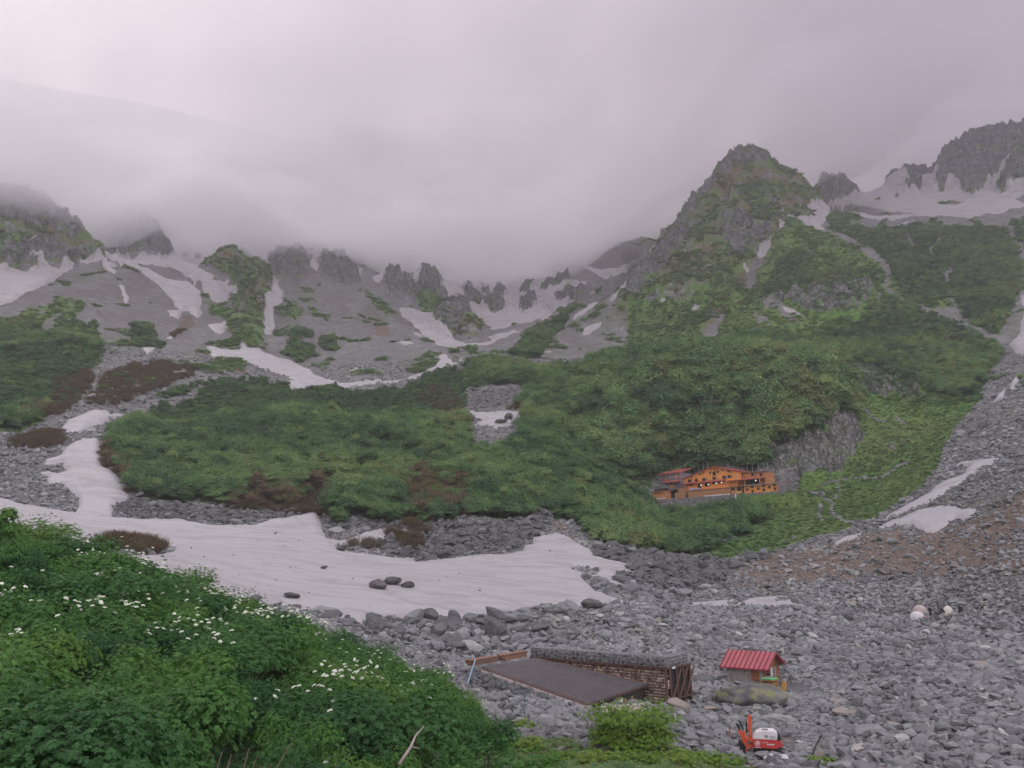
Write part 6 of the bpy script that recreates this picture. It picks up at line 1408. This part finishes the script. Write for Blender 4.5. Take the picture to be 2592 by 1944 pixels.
crouch = dict(pel=(0,.1,.35), chest=(0,-.05,.7), neck=(0,-.1,.86), head=(0,-.13,.95), top=(0,-.13,1.06), shL=(-.18,-.05,.8), elL=(-.22,-.25,.58), wrL=(-.12,-.42,.5), haL=(-.1,-.48,.48), shR=(.18,-.05,.8), elR=(.22,-.25,.58), wrR=(.12,-.42,.5), haR=(.1,-.48,.48), hipL=(-.1,.08,.33), knL=(-.2,-.32,.48), anL=(-.18,-.1,.09), toL=(-.2,-.3,.04), hipR=(.1,.08,.33), knR=(.2,-.32,.48), anR=(.18,-.1,.09), toR=(.2,-.3,.04))
dk_ = (.02,.02,.025)
person(785, 622, 'person in dark clothes standing beside the pale dome tent', 1.62, stand, (dk_, (.02,.02,.02), (.02,.018,.016)), .4)
person(1035, 622, 'person in dark clothes bending forward left of the pointed tent', 1.72, bend, (dk_, (.025,.022,.03), (.02,.018,.016)), .15)
person(1345, 545, 'person in black crouching farther back right of the pointed tent', 1.6, crouch, (dk_, (.02,.02,.02), (.02,.02,.02)), -.6)
q = hit(*ZT_(862, 560)); o = MB().box(-.22,.22,-.16,.16,0,.34).build('bag', simple('yellow_bag', (.62,.50,.16), .7, .12), None, .07); o.location = q+Vector((0,0,.05)); tag(o, 'yellow bag on the stones between two campers', 'bag')
q = hit(*ZT_(720, 560)); o = MB().box(-.15,.15,-.12,.12,0,.4).build('bag', simple('pale_bag', (.6,.5,.56), .7, .12), None, .06); o.location = q+Vector((0,0,.05)); tag(o, 'pale pink bag beside the standing camper', 'bag')
q = hit(*ZT_(700, 630)); o = MB().box(-.3,.3,-.2,.2,0,.2).build('bag', simple('red_bag', (.5,.16,.14), .7, .12), None, .07); o.location = q+Vector((0,0,.05)); tag(o, 'red bag at the right foot of the pale dome tent', 'bag')
log('camp built')
# ------------------------------------------------------------------ flowering shrubs of the foreground, each a thing of its own
def leafy(seed, lobes, nspray, leaflet=.19, per=7, wid=.42, up=.45, jit=.35):
    r = np.random.default_rng(seed); P, D = blob_points(nspray, lobes, r, .74); P[:,2] = np.maximum(P[:,2], .12)
    Ax = D/np.linalg.norm(D, axis=1, keepdims=True)*.65+np.array([0,0,up])+r.normal(size=D.shape)*jit*.5; Ax /= np.linalg.norm(Ax, axis=1, keepdims=True)
    t1 = np.cross(Ax, r.normal(size=Ax.shape)); t1 /= np.linalg.norm(t1, axis=1, keepdims=True); t2 = np.cross(Ax, t1)
    C = []; T = []; Nn = []; S = []; Lv = []; sv = r.random(nspray); size = .75+.5*r.random(nspray)
    for k in range(per):
        a = 6.2832*k/per+r.random(nspray)*.5; d = t1*np.cos(a)[:,None]+t2*np.sin(a)[:,None]; d = d-Ax*(.12+.35*r.random(nspray))[:,None]; d /= np.linalg.norm(d, axis=1, keepdims=True)
        l = leaflet*size*(.8+.4*r.random(nspray)); C.append(P+d*(l*.62)[:,None]); T.append(d); Nn.append(Ax+d*.3); S.append(l); Lv.append(np.clip(sv*.7+.3*r.random(nspray), 0, 1))
    C, T, Nn, S, Lv = [np.concatenate(v) for v in (C, T, Nn, S, Lv)]
    B = np.cross(Nn, T); B /= np.linalg.norm(B, axis=1, keepdims=True); Nn = np.cross(T, B); s = S[:,None]
    V = np.stack([C-T*s*.5, C+B*s*wid*.5-T*s*.02-Nn*s*.04, C+T*s*.5-Nn*s*.12, C-B*s*wid*.5-T*s*.02-Nn*s*.04], 1).reshape(-1,3)
    me = mesh_np('leafy_crown', V, np.arange(len(V)).reshape(-1,4), False); fattr(me, 'leaf', np.repeat(Lv, 4)); return me, P, D
def crown_lobes(seed, R=1.35, H=2.1, n=7):
    r = random.Random(seed); lo = [(0,0,H*.52,R*.8,R*.8,H*.46)]
    for i in range(n):
        a = i*6.2832/n+r.random()*.8; q = R*(.4+.3*r.random()); lo.append((math.cos(a)*q, math.sin(a)*q, H*(.35+.4*r.random()), R*(.38+.22*r.random()), R*(.38+.22*r.random()), H*(.2+.12*r.random())))
    return lo
MAT['leaf'] = foliage('rowan_leaves', [(0, (.05,.14,.05)), (.35, (.08,.205,.055)), (.7, (.115,.26,.055)), (1, (.17,.30,.065))], .55, inst=False)
MAT['leaf2'] = foliage('bright_leaves', [(0, (.17,.30,.045)), (1, (.23,.35,.06))], .4, inst=False)
MAT['bark'] = simple('grey_bark', (.13,.10,.085), .9, .3, 4); MAT['dead'] = simple('dead_twig', (.26,.17,.13), .9, .25, 4)
fm = NT('white_blossom'); fm.color(fm.ramp(fm.noise(fm.obj(), 14, 4), [(.35, (.55,.60,.42)), (.6, (.80,.80,.72))])); MAT['flower'] = fm.m
def branches(seed, R=1.2, H=1.7, n=9):
    r = random.Random(seed); m = MB()
    for i in range(n):
        a = r.random()*6.28; q = R*(.3+.6*r.random()); h = H*(.6+.4*r.random()); m.tube([(math.cos(a)*.1, math.sin(a)*.1, -.3), (math.cos(a)*q*.4, math.sin(a)*q*.4, h*.5), (math.cos(a)*q, math.sin(a)*q, h)], [.05, .032, .012], 5)
    me = bpy.data.meshes.new('stems'); me.from_pydata(m.V, [], m.F); me.materials.append(MAT['bark']); return me
VAR = []
for i in range(7):
    lo = crown_lobes(700+i, 1.75+.15*(i % 3), 2.3+.15*(i % 2)); me, P, D = leafy(700+i, lo, 2300, .078, 7, .6); me.materials.append(MAT['leaf'])
    k = np.argsort(-(P[:,2]+.25*np.linalg.norm(P[:,:2], axis=1)))[:90]; VAR.append((me, branches(720+i), P[k]))
fl = MB(); rr = random.Random(4)
for i in range(26):
    a = rr.random()*6.28; q = rr.random()**.5*.085; fl.tube([(math.cos(a)*q, math.sin(a)*q, .02-q*.35), (math.cos(a)*q, math.sin(a)*q, .055-q*.35)], [.019, .012], 5)
flo = fl.build('flower_head', MAT['flower'], None); FLM = flo.data; COL.objects.unlink(flo); bpy.data.objects.remove(flo)
# where the photograph shows flower heads (full-pixel centre, spread, share)
FZ = [(330, 1490, 70), (390, 1520, 60), (300, 1520, 50), (420, 1580, 60), (250, 1460, 40), (480, 1600, 50), (560, 1590, 70), (640, 1610, 60), (700, 1600, 50), (1060, 1690, 50), (1020, 1740, 50), (130, 1680, 40), (60, 1540, 40), (480, 1650, 40), (900, 1760, 60), (1100, 1720, 40), (760, 1620, 50), (360, 1560, 60), (180, 1650, 30)]
def shrub(x, y, s, hs, v, label, group, flowers=0, name='flowering_shrub', yaw=None, mat=None, sink=.1):
    me, br, tops = VAR[v]; z = zg(x, y); t = thing(name, label, 'shrub', (x, y, z-sink), random.random()*6.28 if yaw is None else yaw, group); t.scale = (s, s, hs)
    o = bpy.data.objects.new('foliage', me if mat is None else mat); COL.objects.link(o); o.parent = t
    o = bpy.data.objects.new('stems', br); COL.objects.link(o); o.parent = t
    for q in range(flowers):
        p = tops[random.randrange(len(tops))]; f = bpy.data.objects.new('flower_head', FLM); COL.objects.link(f); f.parent = t
        f.location = (p[0]*1.04, p[1]*1.04, p[2]+.12); f.scale = (.85/s, .85/s, .8/hs); f.rotation_euler = (random.gauss(0,.25), random.gauss(0,.25), random.random()*6)
    return t
pts = []; nf = 0
cand = []
r = 13.5
while r < 58:
    da = 2.75/r*(1 if r > 24 else 1.0); a = math.radians(-37)+random.random()*da
    while a < math.radians(6): cand.append((a+random.gauss(0, .18)*da, r+random.gauss(0, .35))); a += da
    r += 2.5
edge = np.array([(-300,1100), (0,1150), (60,1150), (150,1165), (230,1210), (330,1222), (420,1260), (520,1292), (640,1335), (760,1378), (870,1432), (960,1485), (1040,1535), (1100,1595), (1118,1659), (1125,1900)])*KD
for a, r in cand:
    x, y = r*math.sin(a), r*math.cos(a); z = zg(x, y); px, py = project(x, y, z+1.9)
    lim = np.interp(py, edge[:,1], edge[:,0]) if py > edge[0,1] else -999      # right limit of the thicket at that height
    w = 1.25/r*FPX
    if r > 58.5 or px+w*.55 > np.interp(py+.3*w, edge[:,1], edge[:,0]): continue
    if py > 1990 or px < -160: continue
    pts.append((x, y, r, px, py))
log('thicket shrubs', len(pts))
for x, y, r, px, py in pts:
    f = 0
    for fx, fy, sp in FZ:
        d = math.hypot(px-fx, py-fy)
        if d < sp*1.5: f = max(f, int(17*(1-d/(sp*1.7)))+random.randrange(6))
    if random.random() < .12: f += 1
    s = random.choice((.62, .78, .9, 1.2))*(.9+.2*random.random()); hs = .62+.5*s+.15*random.random()
    if f: shrub(x, y, s, hs, random.randrange(7), 'leafy green shrub in the foreground thicket bearing white flower heads', 'flowering shrubs of the foreground thicket', f)
    else: shrub(x, y, s, hs, random.randrange(7), 'leafy green shrub in the foreground thicket without any flowers', 'shrubs of the foreground thicket without flowers', 0, 'leafy_shrub')
# the round bright bush by the metal roof and the low hedge at the bottom edge
def bush(px, py, wm, hm, label, seed, nsp=900, r=None, group=None, leaf=.12):
    p = hit(px, min(py, 1932), 20); me, P, D = leafy(seed, [(math.cos(q)*wm*.3, math.sin(q)*wm*.3, hm*.22, wm*.2, wm*.2, hm*.3) for q in np.linspace(0, 5.6, 9)]*2+[(0,0,hm*.42,wm*.42,wm*.42,hm*.42)]+crown_lobes(seed, wm*.5, hm, 9), nsp, leaf, 6, .55); me.materials.append(MAT['leaf2'])
    t = thing('bush', label, 'bush', p-Vector((0,0,.15)), 0, group); o = link(bpy.data.objects.new('foliage', me), t); o2 = bpy.data.objects.new('stems', branches(seed, wm*.4, hm*.7, 12)); link(o2, t); return t
bush(1603, 1893, 5.0, 2.75, 'round bright green bush beside the dark metal roof', 801, 3600, 51.5)
for px, py, w_, h_, lab in ((1780, 1944, 2.6, .9, 'low bright bush at the bottom edge left of the digger'), (1840, 1946, 2.2, .7, 'lowest bright bush right next to the digger at the bottom'), (1700, 1950, 2.6, .8, 'low bright bush at the bottom edge below the round bush'), (1610, 1935, 2.4, .8, 'low leafy bush in front of the round bush'), (1520, 1945, 2.4, .8, 'low leafy bush at the bottom edge left of the round bush'), (1420, 1940, 2.2, .8, 'low leafy bush at the bottom edge below the stone steps'), (1340, 1900, 2.0, .9, 'low bush between thicket and stone bank, the lower one'), (1330, 1850, 1.8, .8, 'low bush between thicket and stone bank, the upper one'), (2080, 1940, 1.5, .5, 'small green tuft bush at the bottom edge right of the digger')):
    bush(px, py, w_, h_, lab, int(px+py), 520)
# bare twigs and branches that show in the thicket
def dead(px, py, r, label, n=14, H=1.6, seed=1, lean=(.3,0)):
    p = ground(px, py, r); rr = random.Random(seed); m = MB()
    for i in range(n):
        a = rr.random()*6.28; q = .5*rr.random(); h = H*(.6+.5*rr.random()); b = Vector((math.cos(a)*q*.5, math.sin(a)*q*.5, 0)); tip = b*2+Vector((lean[0]*h+rr.gauss(0,.2), lean[1]*h+rr.gauss(0,.2), h))
        m.tube([b, (b+tip)*.5+Vector((rr.gauss(0,.06), rr.gauss(0,.06), .05)), tip], [.022, .015, .006], 5)
        mid = (b+tip)*.55
        for k in range(2): m.tube([mid, mid+Vector((rr.gauss(0,.25), rr.gauss(0,.2), .3+.2*rr.random()))], [.011, .004], 4)
    o = m.build('bare_shrub', MAT['dead'], None); o.location = (p.x, p.y, p.z+.2); return tag(o, label, 'bare shrub')
for px, py, r, lab, sd_ in ((560, 1905, 18.5, 'brown leafless twigs standing at the bottom of the thicket', 3), (480, 1930, 17.5, 'brown bare twigs left of the standing ones at the bottom', 4), (620, 1930, 17.8, 'brown bare twigs right of the standing ones at the bottom', 5), (400, 1900, 19, 'thin dead stems deepest in the left of the thicket bottom', 6)):
    dead(px, py, r, lab, 9, 1.9, sd_)
b0 = at(1010, 1935, 19.0); b1 = at(1040, 1890, 19.3); b2 = at(1052, 1862, 19.6); b3 = at(1073, 1838, 20)
o = MB().tube([Vector((0,0,0)), b1-b0, b2-b0, b3-b0], [.04, .032, .022, .012], 7).tube([b1-b0, at(1062, 1895, 19.2)-b0], [.02, .01], 5).build('branch', simple('pale_branch', (.30,.24,.22), .9, .2, 3), None, smooth=True); o.location = b0; tag(o, 'long pale bare branch rising out of the thicket at the bottom', 'branch')
b0 = at(175, 1910, 15.5); b1 = at(235, 1892, 15.7)
o = MB().tube([Vector((0,0,0)), (b1-b0)*.5+Vector((0,0,.03)), b1-b0], [.035, .028, .012], 6).build('branch', simple('grey_branch', (.22,.19,.17), .9, .2, 3), None, smooth=True); o.location = b0; tag(o, 'short grey bare branch at the lower left of the thicket', 'branch')
# young tree at the left edge that sticks out above the thicket
tr_ = thing('young_tree', 'young tree at the left edge rising above the thicket', 'tree', ground(10, 1345, 46)); MB().tube([(0,0,-.3), (.05,0,1.6), (.1,0,3.4)], [.06, .045, .02], 6).build('trunk', MAT['bark'], tr_)
me, P, D = leafy(880, [(0,0,1.4,.7,.7,.6), (-.2,.1,2.2,.6,.6,.5), (.3,0,2.5,.5,.5,.4), (.1,.1,3.2,.4,.4,.45), (-.3,0,3.0,.35,.35,.3)], 260, .2); me.materials.append(MAT['leaf']); link(bpy.data.objects.new('crown', me), tr_)
log('thicket built')
# ------------------------------------------------------------------ camera, light, sky, cloud bank
cam = bpy.data.cameras.new('camera'); camo = bpy.data.objects.new('camera', cam); link(camo)
camo.matrix_world = Matrix((list(_R)+[0], list(_U)+[0], list(-_F)+[0], [0,0,0,1])).transposed()
cam.sensor_fit = 'HORIZONTAL'; cam.angle = 2*math.atan(1296/FPX); cam.clip_start = .1; cam.clip_end = 12000; scene.camera = camo
SUN_AZ, SUN_EL = math.radians(-31), math.radians(36)
sun = bpy.data.lights.new('sun', 'SUN'); sun.energy = 1.5; sun.angle = math.radians(14); sun.color = (1, .93, .86)
suno = link(bpy.data.objects.new('sun', sun))
_d = Vector((math.sin(SUN_AZ)*math.cos(SUN_EL), math.cos(SUN_AZ)*math.cos(SUN_EL), math.sin(SUN_EL)))
suno.rotation_euler = _d.to_track_quat('Z', 'Y').to_euler()
w = bpy.data.worlds.new('World'); scene.world = w; w.use_nodes = True; nt = w.node_tree
bg = nt.nodes['Background']; outw = nt.nodes['World Output']
sky = nt.nodes.new('ShaderNodeTexSky'); sky.sky_type = 'NISHITA'; sky.sun_disc = False; sky.sun_elevation = SUN_EL; sky.sun_rotation = SUN_AZ
nt.links.new(sky.outputs[0], bg.inputs[0]); bg.inputs[1].default_value = .10
# overcast: cloud cover over nearly the whole sky, brighter round the hidden sun; boosted overhead and behind the camera as added fill
tc = nt.nodes.new('ShaderNodeTexCoord'); sep = nt.nodes.new('ShaderNodeSeparateXYZ'); nt.links.new(tc.outputs['Generated'], sep.inputs[0])
dt = nt.nodes.new('ShaderNodeVectorMath'); dt.operation = 'DOT_PRODUCT'; nt.links.new(tc.outputs['Generated'], dt.inputs[0]); dt.inputs[1].default_value = _d
rd = nt.nodes.new('ShaderNodeValToRGB'); nt.links.new(dt.outputs['Value'], rd.inputs[0]); e = rd.color_ramp.elements
e[0].position = .0; e[0].color = (.98,.95,.99,1); e[1].position = 1; e[1].color = (.46,.385,.37,1)
for p_, c_ in ((.30, (.50,.475,.515,1)), (.5, (.215,.212,.258,1)), (.62, (.225,.22,.262,1)), (.86, (.30,.27,.31,1)), (.965, (.37,.32,.335,1))): k = e.new(p_); k.color = c_
rz = nt.nodes.new('ShaderNodeMapRange'); nt.links.new(sep.outputs[2], rz.inputs[0]); rz.inputs[1].default_value = .66; rz.inputs[2].default_value = .95; rz.inputs[3].default_value = 1.0; rz.inputs[4].default_value = 3.6
rm = nt.nodes.new('ShaderNodeVectorMath'); rm.operation = 'SCALE'; nt.links.new(rd.outputs[0], rm.inputs[0]); nt.links.new(rz.outputs[0], rm.inputs['Scale'])
nz = nt.nodes.new('ShaderNodeTexNoise'); nz.inputs['Scale'].default_value = 2.2; nz.inputs['Detail'].default_value = 5; nt.links.new(tc.outputs['Generated'], nz.inputs['Vector'])
mr = nt.nodes.new('ShaderNodeMapRange'); mr.inputs[1].default_value = .3; mr.inputs[2].default_value = .7; mr.inputs[3].default_value = .88; mr.inputs[4].default_value = 1.12; nt.links.new(nz.outputs[0], mr.inputs[0])
mx = nt.nodes.new('ShaderNodeVectorMath'); mx.operation = 'SCALE'; nt.links.new(rm.outputs[0], mx.inputs[0]); nt.links.new(mr.outputs[0], mx.inputs['Scale'])
bg2 = nt.nodes.new('ShaderNodeBackground'); nt.links.new(mx.outputs[0], bg2.inputs[0]); bg2.inputs[1].default_value = 1.0
ms = nt.nodes.new('ShaderNodeMixShader'); ms.inputs[0].default_value = .9
nt.links.new(bg.outputs[0], ms.inputs[1]); nt.links.new(bg2.outputs[0], ms.inputs[2]); nt.links.new(ms.outputs[0], outw.inputs[0])
# air: one closed box of thin haze round the camera and the whole scene
hz_ = MB().box(-1500, 1500, -60, 1800, -40, 900).build('haze', None); tag(hz_, 'thin mountain haze', kind='stuff')
hm_ = bpy.data.materials.new('haze_air'); hm_.use_nodes = True; ht = hm_.node_tree; ht.nodes.remove(ht.nodes['Principled BSDF'])
hv = ht.nodes.new('ShaderNodeVolumePrincipled'); hv.inputs['Color'].default_value = (.95,.93,.96,1); hv.inputs['Density'].default_value = .0002; hv.inputs['Anisotropy'].default_value = .2
ht.links.new(hv.outputs[0], ht.nodes['Material Output'].inputs['Volume']); hz_.data.materials.append(hm_)
# cloud bank that lies on the cirque: a closed lumpy slab of even density
CB = []
for s in '-300,400,700 0,425,705 120,450,730 200,470,800 300,455,860 400,520,920 480,545,900 600,560,820 700,565,850 800,578,880 900,595,880 1000,612,900 1100,620,900 1200,598,880 1300,570,850 1400,520,820 1450,470,850 1520,400,860 1600,322,800 1660,322,800 1740,372,900 1830,385,950 1900,372,1040 1960,350,1020 2050,285,1000 2130,255,1000 2212,245,1000 2400,240,1000'.split():
    x, y, r = map(float, s.split(',')); p = atD(x, y, r); CB.append(p)
CBn = np.array([[p.x, p.y, p.z] for p in CB])
def cloud_base(x, y):
    d2 = (x[...,None]-CBn[:,0])**2*1.6+(y[...,None]-CBn[:,1])**2*.25; wt = 1/(d2+60**2)**2
    return (wt*CBn[:,2]).sum(-1)/wt.sum(-1)
ca = np.linspace(math.radians(-58), math.radians(58), 150); cr_ = np.linspace(330, 1700, 110)
CA, CR = np.meshgrid(ca, cr_, indexing='ij'); cx = np.sin(CA)*CR; cy = np.cos(CA)*CR
zb = cloud_base(cx, cy) + fbm(cx/160, cy/160, 4, 70)*16 + fbm(cx/52, cy/52, 4, 71)*13
thk = 128+75*sstep(-.15, .55, CA)-34*sstep(-.2, -.6, CA)-45*np.clip((CR-480)/380, 0, 1) + fbm(cx/120, cy/120, 4, 72)*46*sstep(330, 620, CR)
zb = zb + 40*(1-sstep(330, 520, CR)) - 34*sstep(-.35, -.55, CA) - 10*sstep(.2, 0, CA)
nA, nR = CA.shape; I = np.arange(nA*nR).reshape(nA, nR)
vb = np.stack([cx, cy, zb], -1).reshape(-1,3); vt = np.stack([cx, cy, zb+np.maximum(thk, 6)], -1).reshape(-1,3); N = len(vb)
q = np.stack([I[:-1,:-1], I[:-1,1:], I[1:,1:], I[1:,:-1]], -1).reshape(-1,4)
F = [q, q[:, ::-1]+N]
def strip(a): return np.stack([a[:-1], a[1:], a[1:]+N, a[:-1]+N], -1)
F += [strip(I[:,0]), strip(I[:,-1][::-1]), strip(I[0,::-1]), strip(I[-1,:])]
cme = mesh_np('cloud', np.concatenate([vb, vt]), np.concatenate(F))
cloud = link(bpy.data.objects.new('cloud', cme)); tag(cloud, 'low grey cloud bank hiding the ridge', kind='stuff')
cm = bpy.data.materials.new('cloud_vapour'); cm.use_nodes = True; ct = cm.node_tree; ct.nodes.remove(ct.nodes['Principled BSDF'])
pv = ct.nodes.new('ShaderNodeVolumePrincipled'); pv.inputs['Color'].default_value = (.868,.846,.878,1); pv.inputs['Density'].default_value = .0145; pv.inputs['Anisotropy'].default_value = .45
ct.links.new(pv.outputs[0], ct.nodes['Material Output'].inputs['Volume']); cme.materials.append(cm)
cm.cycles.homogeneous_volume = True if hasattr(cm.cycles, 'homogeneous_volume') else None
cy_ = scene.cycles
cy_.max_bounces = 18; cy_.diffuse_bounces = 3; cy_.glossy_bounces = 2; cy_.transmission_bounces = 2; cy_.volume_bounces = 16; cy_.transparent_max_bounces = 8
cy_.use_denoising = True; cy_.sample_clamp_indirect = 6
try: cy_.denoiser = 'OPENIMAGEDENOISE'
except Exception as ex: log('no denoiser', ex)
vs = scene.view_settings; vs.view_transform = 'Standard'; vs.look = 'None'; vs.exposure = .6; vs.gamma = 1
log('done')
